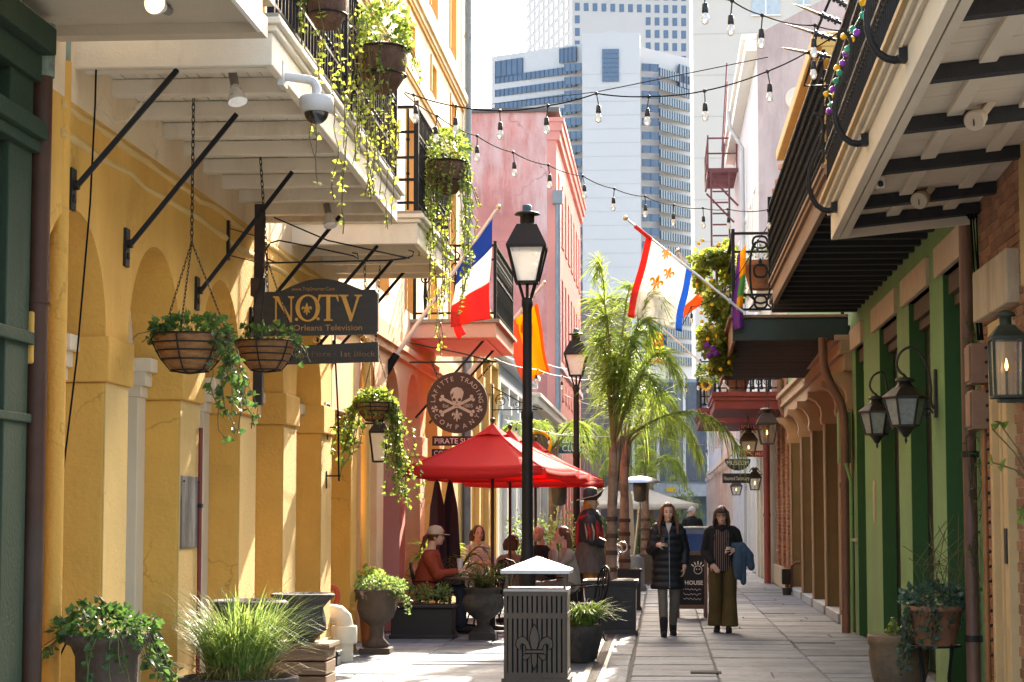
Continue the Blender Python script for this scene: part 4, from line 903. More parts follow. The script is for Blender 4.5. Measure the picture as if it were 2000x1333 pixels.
t = thing('ochre_wall_downpipe', 'ochre painted downpipe between the ochre and salmon walls', 'downpipe', (LX+.06,23.6,0)); obj('pipe', MB().tube([(LX+.06,23.62,.1),(LX+.06,23.62,3.6)],.055,10), m_ochre_lt, t); obj('strap', MB().box(LX,LX+.13,23.55,23.69,.9,.95), m_ochre_lt, t)
t = tag(obj('hanging_cable', MB().tube([at(190,40,Y=11.95),at(186,200,Y=11.95),at(176,400,Y=11.95),at(150,700,Y=11.95),at(120,950,Y=11.9),at(80,1115,Y=11.8)],.006,6), m_cable), 'thin black cable hanging past the first arch from the balcony', 'cable')
tag(obj('hanging_cable', MB().tube([at(80,1260,Y=11.75),at(95,1290,Y=11.75),at(115,1285,Y=11.75),at(130,1255,Y=11.8)],.006,6), m_cable), 'black cable loop low by the copper downpipe', 'cable')
tag(obj('white_wire', MB().tube([at(141,140,Y=12.2),at(170,190,Y=12.3),at(225,240,Y=12.4),at(250,235,Y=12.4),at(290,180,Y=12.4),at(315,168,Y=12.3)],.004,5), m_white), 'thin white wire looping from strut to soffit of first balcony', 'wire')
# cctv cameras
t = thing('bullet_camera', 'small white bullet camera on the dark green house', 'camera', at(12,405,Y=10.9)); P = at(14,402,Y=10.9)
mb = MB(); mb.tube([P+V((-.06,.1,.04)),P+V((.03,-.06,-.01))],.034,14); obj('housing', mb, m_plast_w, t); obj('lens', MB().tube([P+V((.03,-.06,-.01)),P+V((.036,-.07,-.013))],.024,14), m_plast_k, t); obj('bracket', MB().tube([P+V((-.05,.08,.03)),P+V((-.12,.14,.06))],.016,8), m_plast_w, t)
P = at(618,205,Y=12.35); s = 12.35/4000
t = thing('dome_camera', 'white dome security camera on an arm from the first balcony corner', 'camera', P)
mb = MB(); mb.lathe([(.001,.062),(.06,.06),(.1,.05),(.108,.03),(.108,.01),(.1,-.045),(.06,-.05)][::-1], P, 28); obj('housing', mb, m_plast_w, t)
mb = MB(); mb.lathe([(.075*math.sin(a),-.048-.075*math.cos(a)) for a in [math.pi/2*i/8 for i in range(9)]], P, 24); obj('dome', mb, mat('smoked_dome', (.02,.018,.016), .08, .1, 4, 0, spec=.8), t)
q = P+V((0,0,.06)); mb = MB(); mb.tube([q,q+V((0,0,.05)),q+V((-.02,0,.085)),q+V((-.06,0,.1)),q+V((-.19,-.1,.1))],.028,12); mb.box(q.x-.21,q.x-.175,q.y-.18,q.y-.03,q.z+.03,q.z+.18); obj('arm', mb, m_plast_w, t)
# spot lamps under the balcony
def spot(px, py, Y, label, lit=False, down=V((.25,-.35,-1))):
    P = at(px,py,Y=Y); t = thing('spot_lamp', label, 'lamp', P, group='spot lamps under the left balconies'); d = down.normalized()
    mb = MB(); mb.lathe([(.07,0),(.05,-.03),(.02,-.04)][::-1], P+V((0,0,.15)), 14); mb.tube([P+V((0,0,.13)),P+V((.02,0,.07))],.014,6); obj('mount', mb, m_white, t)
    mb = MB(); a = P+V((.02,0,.07)); mb.tube([a,a+d*.1],.028,12); obj('socket', mb, mat('grey_socket', (.2,.18,.15), .6), t)
    mb = MB(); mb.tube([a+d*.1,a+d*.14,a+d*.2,a+d*.215],[.03,.04,.062,.06],18); obj('bulb', mb, m_frost if not lit else m_white_clean, t)
    if lit: mb = MB(); mb.tube([a+d*.216,a+d*.219],.052,18); obj('lit_face', mb, mat('lit_lamp', (1,.9,.6), .5, 0, 1, 0, emis=(1,.85,.5), estr=3), t)
    return t
spot(448,165,12.5,'spot lamp with ribbed bulb under the first balcony'); spot(633,415,17.3,'spot lamp at the far end of the first balcony')
P = at(325,25,Y=11.3); t = spot(322,46,11.0,'lit floodlight under the balcony at the top left edge', True, V((-.12,-1,-.05)))
# NOTV sign
Ys = 16.6; t = thing('television_sign', 'dark arched wooden hanging sign lettered N.O.T.V. in gold', 'sign', at(617,600,Y=Ys))
def S(px, py, dy=0): return at(px,py,Y=Ys+dy)
out = [(497,578),(505,571),(545,570)]+[(545+ (705-545)*i/14, 571-24*math.sin(math.pi*i/14)-i*.35) for i in range(1,14)]+[(706,566),(732,566),(738,573),(738,645),(732,653),(505,657),(497,650)]
u = (S(738,600)-S(497,600)).normalized(); n_ = V((0,.05,0))
mb = MB(); pts = [S(x,y) for x,y in out]; mb.prism([(0,0)]*0 or [(p.x,p.z) for p in pts], lambda a,b: (a,Ys,b), n_); bd = obj('board', mb, m_signwood, t, .006)
k = Ys/4000
def glyphs(polys, px, py, h, wsc, m, par, name):
    """polys in unit-height letter space -> raised lettering on the board"""
    mb = MB()
    for q in polys: mb.prism(q, lambda a,b: S(px+a*h*wsc, py-b*h, -.008), (0,.0075,0))
    return obj(name, mb, m, par)
T_ = .15
Ng = [[(0,1),(.3,1),(.95,.18),(.95,.9),(.82,.96),(.82,1),(1.15,1),(1.15,.96),(1.03,.9),(1.03,-.02),(.93,-.02),(.2,.85),(.2,.1),(.33,.04),(.33,0),(0,0),(0,.04),(.12,.1),(.12,.9),(0,.96)]]
Tg = [[(0,1),(1.1,1),(1.13,.74),(1.08,.74),(.98,.92),(.66,.93),(.66,.08),(.8,.04),(.8,0),(.3,0),(.3,.04),(.44,.08),(.44,.93),(.12,.92),(.02,.74),(-.03,.74)]]
Vg = [[(0,1),(.45,1),(.45,.96),(.33,.92),(.62,.25),(.86,.92),(.74,.96),(.74,1),(1.1,1),(1.1,.96),(.98,.92),(.6,-.02),(.52,-.02),(.12,.92),(0,.96)]]
def ring(cx, cy, rx, ry, tx, ty):
    o_ = [(cx+rx*math.cos(a), cy+ry*math.sin(a)) for a in [2*math.pi*i/28 for i in range(28)]]; n = 28; out = []
    i_ = [(cx+(rx-tx)*math.cos(a), cy+(ry-ty)*math.sin(a)) for a in [2*math.pi*i/28 for i in range(28)]]
    return [[o_[i],o_[(i+1)%n],i_[(i+1)%n],i_[i]] for i in range(n)]
dot = [[(.06*math.cos(a), .06+.06*math.sin(a)) for a in [2*math.pi*i/10 for i in range(10)]]]
glyphs(Ng, 533, 629, 50, .72, m_gold, bd, 'lettering'); glyphs(dot, 579, 627, 50, 1, m_gold, bd, 'lettering'); glyphs(ring(.5,.5,.5,.53,.17,.06), 577, 627, 50, .96, m_gold, bd, 'lettering')
glyphs(dot, 621, 626, 50, 1, m_gold, bd, 'lettering'); glyphs(Tg, 622, 627, 51, .68, m_gold, bd, 'lettering'); glyphs(Vg, 662, 627, 51, .8, m_gold, bd, 'lettering')
mb = MB(); fleur_mb(mb, S(599,604,-.008), (1,0,0), (0,0,1), .105, (0,.0075,0)); obj('emblem', mb, m_gold, bd)
def line(s, px, py, h, m, par, w=1.0, name='lettering', Yp=None, base=None, sp=1.0):
    f = base or S; mb = text(s, 1.0, .0); wd = max(v[0] for v in mb.v)-min(v[0] for v in mb.v); kk = (Yp or Ys)/4000
    sz = h*kk/.72; mb = text(s, sz, .003, spacing=sp); wd = max(v[0] for v in mb.v)-min(v[0] for v in mb.v); sx = (w*kk/wd) if w > 2 else w
    for i, v in enumerate(mb.v): mb.v[i] = (v[0]*sx, v[1], v[2])
    place(mb, f(px,py)+V((0,-.004,0)), (1,0,0), (0,0,1)); return obj(name, mb, m, par)
m_orangetxt = mat('faded_orange_paint', (.42,.2,.06), .6, .2, 9, 0)
line('www.TripSmarter.Com', 612, 568, 7.5, m_orangetxt, bd, 86); line('New Orleans Television', 620, 646, 12, m_orangetxt, bd, 178)
mb = MB()
b2_ = obj('lower_board', MB().prism([(p.x,p.z) for p in (S(497,680),S(738,668),S(739,707),S(497,714))], lambda a,b: (a,Ys,b), (0,.045,0)), m_signwood, t, .005)
line('Exchange Place · 1st Block', 632, 697, 11, mat('worn_orange_paint', (.27,.14,.055), .7, .4, 9, 0, col2=(.06,.045,.03), patch=(.45,.6)), b2_, 205)
for px in (618,709): obj('ring', MB().tube(arcpts(S(px,664,.02),.028,0,2*math.pi,14,(1,0,0),(0,0,1)),.006,6,False), m_gold, t)
def chain(a, b, r=.012, name='chain', par=None, m=m_iron_b, step=None):
    a, b = V(a), V(b); L = (b-a).length; st = step or r*3.0; n = max(3,int(L/st)); mb = MB(); d = (b-a).normalized(); e = d.orthogonal().normalized(); f_ = d.cross(e)
    for i in range(n):
        c = a.lerp(b,(i+.5)/n); w_ = e if i % 2 else f_
        pts = [c+d*(math.cos(q)*L/n*.72)+w_*(math.sin(q)*r*.75) for q in [2*math.pi*j/8 for j in range(9)]]; mb.tube(pts, r*.26, 4, False)
    return obj(name, mb, m, par)
for px,top in ((521,515),(712,514)): chain(S(px,top,.02), S(px+2,572,.02), .014, par=t)
mb = MB(); mb.tube([S(522,514,.02),S(760,509,.02),S(790,505,.02)],.008,6); mb.tube([S(535,425,.02),S(640,470,.02),S(800,505,.02)],.007,6)
mb.tube([S(545,470,.02),S(528,475,.02),S(518,490,.02),S(522,506,.02),S(540,514,.02)],.007,6); mb.tube([S(790,506,.02),S(806,500,.02),S(808,492,.02),S(798,489,.02)],.006,6); mb.tube([S(545,470,.02),S(620,485,.02),S(690,500,.02),S(700,506,.02),S(698,496,.02),S(688,494,.02)],.007,6)
obj('scroll_bracket', mb, m_iron_b, t)
tag(obj('sign_post', MB().box(at(498,500,Y=16.7).x,at(516,500,Y=16.7).x,16.66,16.74,2.45,4.12).box(at(497,500,Y=16.7).x-.02,at(516,500,Y=16.7).x+.02,16.64,16.76,3.35,3.5), m_darkwood, None, .006), 'dark timber post on the wall carrying the gold lettered sign', 'post')
t = thing('wall_hook', 'dark iron wall bracket between second and third arches', 'bracket', at(445,480,X=LX)); P = at(446,470,X=LX+.01); obj('plate', MB().box(LX,LX+.02,P.y-.03,P.y+.03,P.z-.16,P.z+.16), m_iron_b, t); obj('wire', MB().tube([P+V((0,0,.1)),at(500,462,Y=16.6)],.005,5).tube([P+V((0,0,-.12)),at(500,512,Y=16.6)],.005,5), m_iron_b, t)

# round pirate sign
Yr = 24.0; P = at(893,787,Y=Yr); r_ = 60*Yr/4000
t = thing('round_trading_sign', 'round brown wooden sign with pale skull, crossbones and ring of lettering', 'sign', P)
m_rsign = mat('brown_sign_wood', (.075,.028,.018), .55, .3, 5, .3, 40, stretch=(1,1,5)); m_bone = mat('bone_paint', (.56,.37,.29), .6, .12, 12)
bd = obj('disc', MB().tube([P+V((0,.03,0)),P+V((0,-.03,0))], r_, 48), m_rsign, t, .008)
def ring_text(s, rad, a0, a1, size, flip=False):
    mb = MB(); n = len(s)
    for i, ch in enumerate(s):
        if ch == ' ': continue
        a = a0+(a1-a0)*i/(n-1); g_ = text(ch, size, .003); up = V((math.cos(a),0,math.sin(a))); 
        if flip: up = -up
        rt = V((up.z,0,-up.x)); o = P+V((math.cos(a),0,math.sin(a)))*rad+V((0,-.034,0))
        place(g_, o-up*size*.34, rt, up); mb.join(g_)
    return mb
obj('lettering', ring_text('LAFITTE TRADING', r_*.79, R(176), R(4), r_*.22), m_bone, bd); obj('lettering', ring_text('COMPANY', r_*.8, R(214), R(326), r_*.22, True), m_bone, bd)
def rs(a, b): return P+V((a*r_,-.031,b*r_))
mb = MB()
sk = [(-.2,.3),(-.22,.42),(-.15,.54),(0,.59),(.15,.54),(.22,.42),(.2,.3),(.16,.17),(.12,.1),(.1,-.06),(.05,-.1),(-.05,-.1),(-.1,-.06),(-.12,.1),(-.16,.17)]
mb.prism(sk, lambda a,b: rs(a,b-.08), (0,-.012,0))
obj('skull', mb, m_bone, bd, .004)
mb = MB()
for sx in (-1,1):
    mb.prism([(sx*.04,.12),(sx*.13,.14),(sx*.14,.2),(sx*.09,.23),(sx*.04,.2)], lambda a,b: rs(a,b-.08)+V((0,-.0125,0)), (0,-.003,0))
mb.prism([(0,.12),(.03,.05),(-.03,.05)], lambda a,b: rs(a,b-.08)+V((0,-.0125,0)), (0,-.003,0))
for i in range(4): mb.prism([(-.06+i*.035,-.0),(-.05+i*.035,0),(-.05+i*.035,-.07),(-.06+i*.035,-.07)], lambda a,b: rs(a,b-.08)+V((0,-.0125,0)), (0,-.003,0))
mb.prism([(-.19,.33),(-.1,.42),(-.13,.3),(-.17,.22)], lambda a,b: rs(a,b-.08)+V((0,-.0125,0)), (0,-.003,0))
obj('skull_features', mb, m_rsign, bd)
mb = MB()
for sx in (-1,1):
    a, b = rs(-sx*.47,.13), rs(sx*.47,-.33); d = (b-a).normalized(); mb.bar(a,b,.01,.075*r_*1.2,(0,0,1))
    for c,dd in ((a,-1),(b,1)):
        for e in (-1,1): q = c+d*(dd*.04*r_)+V((d.z,0,-d.x))*(e*.06*r_); mb.tube([q+V((0,.005,0)),q+V((0,-.008,0))],.058*r_,10)
obj('crossbones', mb, m_bone, bd)
fleur_mb(mb := MB(), rs(0,-.42), (1,0,0), (0,0,1), .42*r_, (0,-.006,0)); obj('emblem', mb, m_bone, bd)
for a in (R(196),R(344)):
    c = P+V((math.cos(a)*r_*.76,-.032,math.sin(a)*r_*.76)); mb = MB()
    for q in range(4): 
        w_ = R(45+90*q+20); mb.prism([(0,0),(.09,.045),(.09,-.045)], lambda u_,v_: c+V(((u_*math.cos(w_)-v_*math.sin(w_))*r_*1.2,0,(u_*math.sin(w_)+v_*math.cos(w_))*r_*1.2)), (0,-.005,0))
    obj('cross_mark', mb, m_bone, bd)
for s_,dx in (('Est',-.37),('1805',.36)):
    g_ = text(s_, r_*.17, .003); obj('lettering', place(g_, rs(dx,-.16), (1,0,0), (0,0,1)), m_bone, bd)
for px,px2,py2 in ((856,842,705),(935,962,710)): chain(at(px,740,Y=Yr), at(px2,py2,Y=Yr), .016, par=t)
obj('bracket', MB().tube([at(800,708,Y=Yr),at(970,707,Y=Yr)],.012,6).tube([at(800,670,Y=Yr),at(900,690,Y=Yr),at(965,707,Y=Yr)],.009,6), m_iron_b, t)
for (x0,y0,x1,y1,s_,xs) in ((844,852,960,871,'PIRATE SUPPLY',None),(843,877,960,893,'COMPANY',None)):
    t = thing('pirate_shop_board', 'narrow dark board lettered Pirate under the round sign' if y0 < 860 else 'lower narrow dark board mostly behind the red umbrella', 'sign', at(x0,y0,Y=29.0)); a, b = at(x0,y1,Y=29.0), at(x1,y0,Y=29.0)
    bb = obj('board', MB().box(a.x,b.x,29.0,29.03,a.z,b.z), m_darkwood, t, .004); g_ = text(s_, (b.z-a.z)*.8, .002, 'LEFT'); obj('lettering', place(g_, (a.x+.03,28.995,a.z+(b.z-a.z)*.22), (1,0,0), (0,0,1)), m_chalk, bb)

# ---------------------------------------------------------------- hanging baskets
def hang_basket(P, r_, label, chain_top, strands, n=260, lm=ivy, size=.05, dead=False):
    t = thing('hanging_basket', label, 'hanging basket', P, group='hanging coir baskets under the left balconies')
    mb = MB(); mb.lathe([(.01,-r_*.95),(r_*.45,-r_*.9),(r_*.72,-r_*.6),(r_*.9,-r_*.25),(r_*.97,0),(r_*.86,.0),(r_*.8,-.05),(.01,-.06)], P, 28); lb = obj('liner', mb, m_coir, t)
    mb = MB()
    for rr,zz in ((.99,0),(.93,-.22),(.84,-.42),(.7,-.64),(.47,-.91)): mb.tube(arcpts(P+V((0,0,zz*r_)),rr*r_+.006,0,2*math.pi,28,(1,0,0),(0,1,0)),.0055,5,False)
    for i in range(6):
        a = 2*math.pi*i/6+.4; mb.tube([P+V((math.cos(a)*q*r_*1.02,math.sin(a)*q*r_*1.02,z*r_)) for q,z in ((1,0),(.93,-.25),(.75,-.6),(.48,-.92),(.02,-.98))],.0055,5,False)
    obj('wire_frame', mb, m_iron_b, t)
    top = V(chain_top); j = P+V((0,0,min(.62,(top.z-P.z)*.6)))
    for i in range(3):
        a = 2*math.pi*i/3+.5; chain(P+V((math.cos(a)*r_,math.sin(a)*r_,0)), j, .009, par=t)
    chain(j, top, .014, par=t)
    lmb, smb = MB(), MB()
    clump(lmb, P+V((0,0,.04)), (r_*1.05,r_*1.05,.11), n, size, down=.1)
    for (ang,ln,cnt,dr) in strands:
        for q in range(cnt):
            a = R(ang)+rnd.gauss(0,.25); s0 = P+V((math.cos(a)*r_*1.02,math.sin(a)*r_*1.02,.03)); strand(smb, lmb, s0, ln*rnd.uniform(.6,1.05), size, drift=(dr[0]+rnd.gauss(0,.04),dr[1]), sway=.09)
    stuff(obj('foliage', lmb, lm, t, fixn=False)); stuff(obj('stems', smb, stemm, t, fixn=False)); return t
P1 = at(372,655,Y=13.3); hang_basket(P1, .26, 'first hanging coir basket with ivy trailing down its right side', at(378,192,Y=13.3), [(-20,.75,9,(.14,0)),(10,.5,4,(.1,0)),(200,.1,3,(-.05,0))], 330)
P2 = at(520,668,Y=15.2); hang_basket(P2, .235, 'coir basket with dry brown stems in front of the gold lettered sign', at(508,300,Y=15.2), [(10,.2,5,(.06,0)),(170,.12,3,(0,0))], 120)
P3 = at(733,788,Y=21.2); hang_basket(P3, .2, 'third hanging basket thick with long ivy above the white lantern', at(742,520,Y=21.2), [(170,.55,14,(-.14,0)),(185,.8,7,(-.18,0)),(-5,1.0,20,(.06,0)),(10,1.25,8,(.1,0)),(240,.3,4,(0,0))], 420, ivy_lt)
mb = MB()
for i in range(40): a = rnd.uniform(0,6.28); mb.tube([P2+V((math.cos(a)*.1,math.sin(a)*.1,0)),P2+V((math.cos(a)*.2-.1,math.sin(a)*.15,rnd.uniform(.02,.13)))],.004,4)
# hayrack baskets on the railings
def rail_basket(P, r_, label, strands, n, lm, bushy=1.0):
    t = thing('railing_basket', label, 'planter', P, group='brown fibre planters hung on the left railings')
    mb = MB(); mb.lathe([(.01,-r_*1.75),(r_*.5,-r_*1.6),(r_*.85,-r_*1.05),(r_,-.0),(r_*.88,0),(.01,-.05)], P, 26, 1, 1.15); obj('liner', mb, mat('brown_fibre', (.1,.05,.028), .95, .5, 18, .9, 40, stretch=(1,1,.5)), t)
    mb = MB()
    for rr,zz in ((1.01,0),(.87,-1.0)): mb.tube(arcpts(P+V((0,0,zz*r_)),rr*r_+.004,0,2*math.pi,24,(1,0,0),(0,1.15,0)),.007,5,False)
    obj('wire_frame', mb, m_iron, t); lmb, smb = MB(), MB()
    clump(lmb, P+V((0,0,.12*bushy)), (r_*1.2,r_*1.3,.2*bushy), n, .05, 'oval', down=.0)
    for (ang,ln,cnt,dr) in strands:
        for q in range(cnt): a = R(ang)+rnd.gauss(0,.4); strand(smb, lmb, P+V((math.cos(a)*r_*1.02,math.sin(a)*r_*1.1,.03)), ln*rnd.uniform(.55,1.1), .04, drift=dr, density=.8)
    stuff(obj('foliage', lmb, lm, t, fixn=False)); stuff(obj('stems', smb, stemm, t, fixn=False)); return t
rail_basket(at(748,98,X=-2.12), .2, 'largest railing planter on the first balcony with pale green shrub', [(200,.7,7,(0,0)),(-10,.35,4,(.05,0)),(260,.6,5,(0,0))], 700, ivy_lt, 1.3)
rail_basket(at(874,318,X=-2.1), .19, 'railing planter on the second balcony thick with yellow green vine', [(200,.9,14,(-.02,0)),(-20,1.5,8,(0,0)),(250,1.0,10,(0,0)),(20,.5,5,(.05,0))], 620, ivy_lt, 1.1)
rail_basket(at(640,-12,X=-2.14), .14, 'railing planter at the top edge of the picture', [(220,.4,4,(0,0))], 240, ivy_lt)
lmb, smb = MB(), MB()      # trailing vine grown through the first railing
def curtain(px, y0, y1, n, X=-2.2, size=.037, dens=.5):
    for _ in range(n):
        a = at(px+rnd.gauss(0,6), y0, X=X+rnd.uniform(-.03,.05)); b = at(px, y1, X=X); strand(smb, lmb, a, max(.2,(a.z-b.z)*rnd.uniform(.75,1.0)), size, sway=.05, density=dens)
curtain(622,-20,130,3); curtain(650,-20,470,3,-2.14); curtain(628,60,380,2,-2.14); curtain(690,20,290,4); curtain(705,180,330,5); curtain(722,150,430,5,-2.16); curtain(735,250,420,4); curtain(757,200,340,6); curtain(778,235,330,5); curtain(765,330,460,2,-2.2)
t = thing('trailing_vine', 'yellow green heart leaved vine trailing through the first balcony railing', 'vine', at(700,200,X=-2.2)); stuff(obj('foliage', lmb, leafmat('vine_leaf', (.1,.17,.025), (.36,.38,.06), .5, nscale=12), t, fixn=False)); stuff(obj('stems', smb, stemm, t, fixn=False))
lmb, smb = MB(), MB(); curtain(868,420,610,7,-2.12); curtain(850,470,620,4,-2.18); curtain(862,560,720,3,-2.12,.036)
t = thing('trailing_vine', 'long curtain of yellow vine below the second balcony beside the striped flag', 'vine', at(865,500,X=-2.15)); stuff(obj('foliage', lmb, MATS['vine_leaf'], t, fixn=False)); stuff(obj('stems', smb, stemm, t, fixn=False))

# white lantern below the third basket
def lantern_parts(par, c, wt, wb, h, roof, m, glass=m_lantglass, flame=True, chim=.1, n=4, rot=math.pi/4, fr=.012):
    """tapered four-sided lantern; c = centre of the top of the glass"""
    c = V(c); q = math.sqrt(2)/2
    mb = MB()
    for k_ in range(n):
        a = 2*math.pi*k_/n+rot; b = 2*math.pi*(k_+1)/n+rot
        t0, t1 = c+V((math.cos(a)*wt*q,math.sin(a)*wt*q,0)), c+V((math.cos(a)*wb*q,math.sin(a)*wb*q,-h)); u0, u1 = c+V((math.cos(b)*wt*q,math.sin(b)*wt*q,0)), c+V((math.cos(b)*wb*q,math.sin(b)*wb*q,-h))
        mb.bar(t0,t1,fr*1.3); mb.bar(t0,u0,fr*1.8); mb.bar(t1,u1,fr*1.4)
    mb.ngon_lathe([(wb*q,-h-.012),(wb*q,-h)], c, n, rot); obj('frame', mb, m, par)
    for k_ in range(n):
        a = 2*math.pi*k_/n+rot; b = 2*math.pi*(k_+1)/n+rot; f_ = .97
        vs = [c+V((math.cos(x)*w_*q*f_,math.sin(x)*w_*q*f_,z)) for x,w_,z in ((a,wb,-h),(b,wb,-h),(b,wt,0),(a,wt,0))]; obj('pane', MB().add(vs,[(0,1,2,3)]), glass, par)
    mb = MB(); mb.ngon_lathe([(wt*q*1.1,0),(wt*q*1.1,.012),(wt*q*.55,roof),(wt*q*.4,roof+.005)], c, n, rot); rf = obj('roof', mb, m, par)
    mb = MB(); mb.lathe([(wt*.2,roof),(wt*.2,roof+chim),(wt*.36,roof+chim+.005),(wt*.3,roof+chim+.03),(wt*.12,roof+chim+.045)], c, 14); obj('chimney', mb, m, rf)
    if flame:
        mb = MB(); mb.tube([c+V((0,0,-h)),c+V((0,0,-h*.55))],.009,6); obj('burner', mb, m, par)
        mb = MB(); mb.lathe([(.002,0),(.013,.025),(.009,.05),(.001,.085)], c+V((0,0,-h*.55)), 8); obj('flame', mb, m_flame, par)
P = at(742,845,Y=22.4); t = thing('wall_lantern', 'white glass lantern on a bracket under the third hanging basket', 'lantern', P)
lantern_parts(t, P, .2, .13, .32, .1, m_iron_b, m_frost, False); obj('arm', MB().tube([P+V((0,0,.1)),V((LX,22.4,P.z+.1))],.012,6).box(LX,LX+.02,22.36,22.44,P.z-.02,P.z+.2), m_iron_b, t)
for i,(px,py) in enumerate(((638,835),(636,930))):
    P = at(px,py,X=LX); t = thing('iron_wall_bracket', 'upper iron bracket on lit ochre pier' if i == 0 else 'lower iron bracket on lit ochre pier', 'bracket', P); obj('plate', MB().box(LX,LX+.015,P.y-.02,P.y+.02,P.z-.13,P.z+.05), m_iron_b, t); obj('arm', MB().tube([P,P+V((.16,0,0))],.009,6), m_iron_b, t)
tag(obj('hanging_cable', MB().tube([at(652,560,Y=20.5),at(655,700,Y=20.5),at(660,800,Y=20.6),at(662,940,Y=20.8)],.009,6), m_cable), 'black conduit cable hanging beside the lit ochre pier', 'cable')
t = thing('meter_grille', 'small black and white vent grille on the ochre pier', 'grille', at(642,805,X=LX)); P = at(641,803,X=LX+.02); obj('plate', MB().box(LX,LX+.02,P.y-.12,P.y+.12,P.z-.09,P.z+.09), m_white_clean, t)
for i in range(3): obj('slot', MB().box(LX+.021,LX+.026,P.y-.09+i*.07,P.y-.05+i*.07,P.z-.07,P.z+.07), m_plast_k, t)
t = thing('weathered_plaque', 'grey weathered bronze plaque on an ochre pier below the first basket', 'plaque', at(366,1000,X=LX)); a, b = at(348,1072,X=LX), at(386,932,X=LX); obj('plate', MB().box(LX,LX+.02,a.y+.02,b.y-.03,a.z,b.z), mat('weathered_bronze', (.13,.11,.09), .6, .4, 9, .3, 30, col2=(.3,.27,.23), streak=1, patch=(.5,.62)), t, .004)
for yy in (a.y+.06,b.y-.07): obj('screw', MB().tube([(LX+.02,yy,b.z-.04),(LX+.027,yy,b.z-.04)],.008,8), m_iron, t)

# ---------------------------------------------------------------- flags
def flag(par, name, c, s0, s1, t0, t1, m, amp=.06, waves=2.2, ph=0, nx=10, ny=16, th=.004, Yc=None):
    """patch of a draped flag: corners c = (hoist a, hoist b, fly a, fly b); s along the hoist, t along the fly"""
    A_, B_, F0, F1 = [V(q) for q in c]; mb = MB(); fr = []; 
    for i in range(nx+1):
        s = s0+(s1-s0)*i/nx
        for j in range(ny+1):
            t_ = t0+(t1-t0)*j/ny; p = A_.lerp(B_,s).lerp(F0.lerp(F1,s),t_)
            p = p+V((.02*math.sin(7*t_+ph)*t_, amp*math.sin(waves*2*math.pi*s+ph+1.2*t_)*(.25+.75*t_), -.05*math.sin(math.pi*s)*t_*0)); fr.append(p)
    n = ny+1; mb.add(fr, [(i*n+j,i*n+j+1,(i+1)*n+j+1,(i+1)*n+j) for i in range(nx) for j in range(ny)], True)
    o = obj(name, mb, m, par, fixn=False); so_ = o.modifiers.new('solid','SOLIDIFY'); so_.thickness = th; return o
f_red = clothmat('flag_red', (.72,.05,.04)); f_white = clothmat('flag_white', (.78,.76,.72)); f_blue = clothmat('flag_blue', (.02,.08,.32)); f_navy = clothmat('flag_navy', (.012,.03,.13))
f_yel = clothmat('flag_yellow', (.85,.42,.01)); f_or = clothmat('flag_orange', (.75,.16,.02)); f_pur = clothmat('flag_purple', (.22,.05,.32)); f_grn = clothmat('flag_green', (.12,.35,.08)); f_sky = clothmat('flag_bright_blue', (.03,.2,.6))
m_pole = mat('white_flagpole', (.7,.58,.52), .4, .06, 3, 0); m_ball = mat('gilt_ball', (.55,.4,.22), .3, .1, 5, 0, metal=.4)
def flagpole(par, a, b, m=m_pole, r=.022, ball=True):
    a, b = V(a), V(b); obj('pole', MB().tube([a,b],[r,r*.75],10), m, par)
    if ball: obj('finial', MB().ball(b+(b-a).normalized()*.04,.035,12,8), m_ball, par)
Yf = 26.0; t = thing('tricolour_flag', 'blue, white and red tricolour flag on a pale pole from the peach house', 'flag', at(760,720,Y=Yf))
flagpole(t, at(758,716,Y=Yf), at(970,410,Y=Yf), r=.03); obj('holder', MB().tube([at(752,728,Y=Yf),at(775,692,Y=Yf)],[.06,.05],8), m_iron, t)
C4 = (at(962,424,Y=Yf), at(893,522,Y=Yf), at(955,622,Y=Yf), at(878,640,Y=Yf))
flag(t,'blue_stripe',C4,0,1,0,.3,f_blue,.07,1.3); flag(t,'white_stripe',C4,0,1,.3,.64,f_white,.07,1.3); flag(t,'red_stripe',C4,0,1,.64,1,f_red,.07,1.3)
C5 = (at(893,600,Y=Yf+.05), at(876,590,Y=Yf+.05), at(908,652,Y=Yf+.05), at(893,664,Y=Yf+.05)); flag(t,'red_corner',C5,0,1,.2,1,f_red,.03,1)
Yf = 35.5; t = thing('red_and_yellow_flag', 'red and yellow striped flag with crest behind the near lamp post', 'flag', at(920,735,Y=Yf))
flagpole(t, at(915,730,Y=Yf), at(1060,556,Y=Yf), r=.035)
C4 = (at(1053,580,Y=Yf), at(1003,632,Y=Yf), at(1075,730,Y=Yf), at(1020,752,Y=Yf)); C4b = (at(1053,575,Y=Yf), at(995,640,Y=Yf), at(1075,735,Y=Yf), at(1000,690,Y=Yf))
C4 = (at(1050,592,Y=Yf), at(985,640,Y=Yf), at(1072,728,Y=Yf), at(1022,752,Y=Yf))
flag(t,'red_stripe',C4,0,.1,0,1,f_or,.08,1.5); flag(t,'yellow_stripe',C4,.1,.66,0,.97,f_yel,.08,1.5); flag(t,'red_stripe',C4,.66,1,0,1,clothmat('flag_salmon', (.72,.16,.08)),.08,1.5)
P = at(1025,645,Y=Yf-.13); mb = MB(); mb.prism([(-.07,.1),(.07,.1),(.08,-.02),(0,-.12),(-.08,-.02)], lambda a,b: P+V((a,0,b)), (0,-.004,0)); mb.prism([(-.06,.11),(.06,.11),(.04,.17),(0,.15),(-.04,.17)], lambda a,b: P+V((a,0,b)), (0,-.004,0))
for s_ in (-1,1): mb.box(P.x+s_*.12-.012,P.x+s_*.12+.012,P.y-.004,P.y,P.z-.12,P.z+.1)
obj('crest', mb, f_or, t)
Yf = 27.0; t = thing('fleur_flag', 'white flag with red and blue edges and gold fleur de lis emblems', 'flag', at(1455,612,Y=Yf))
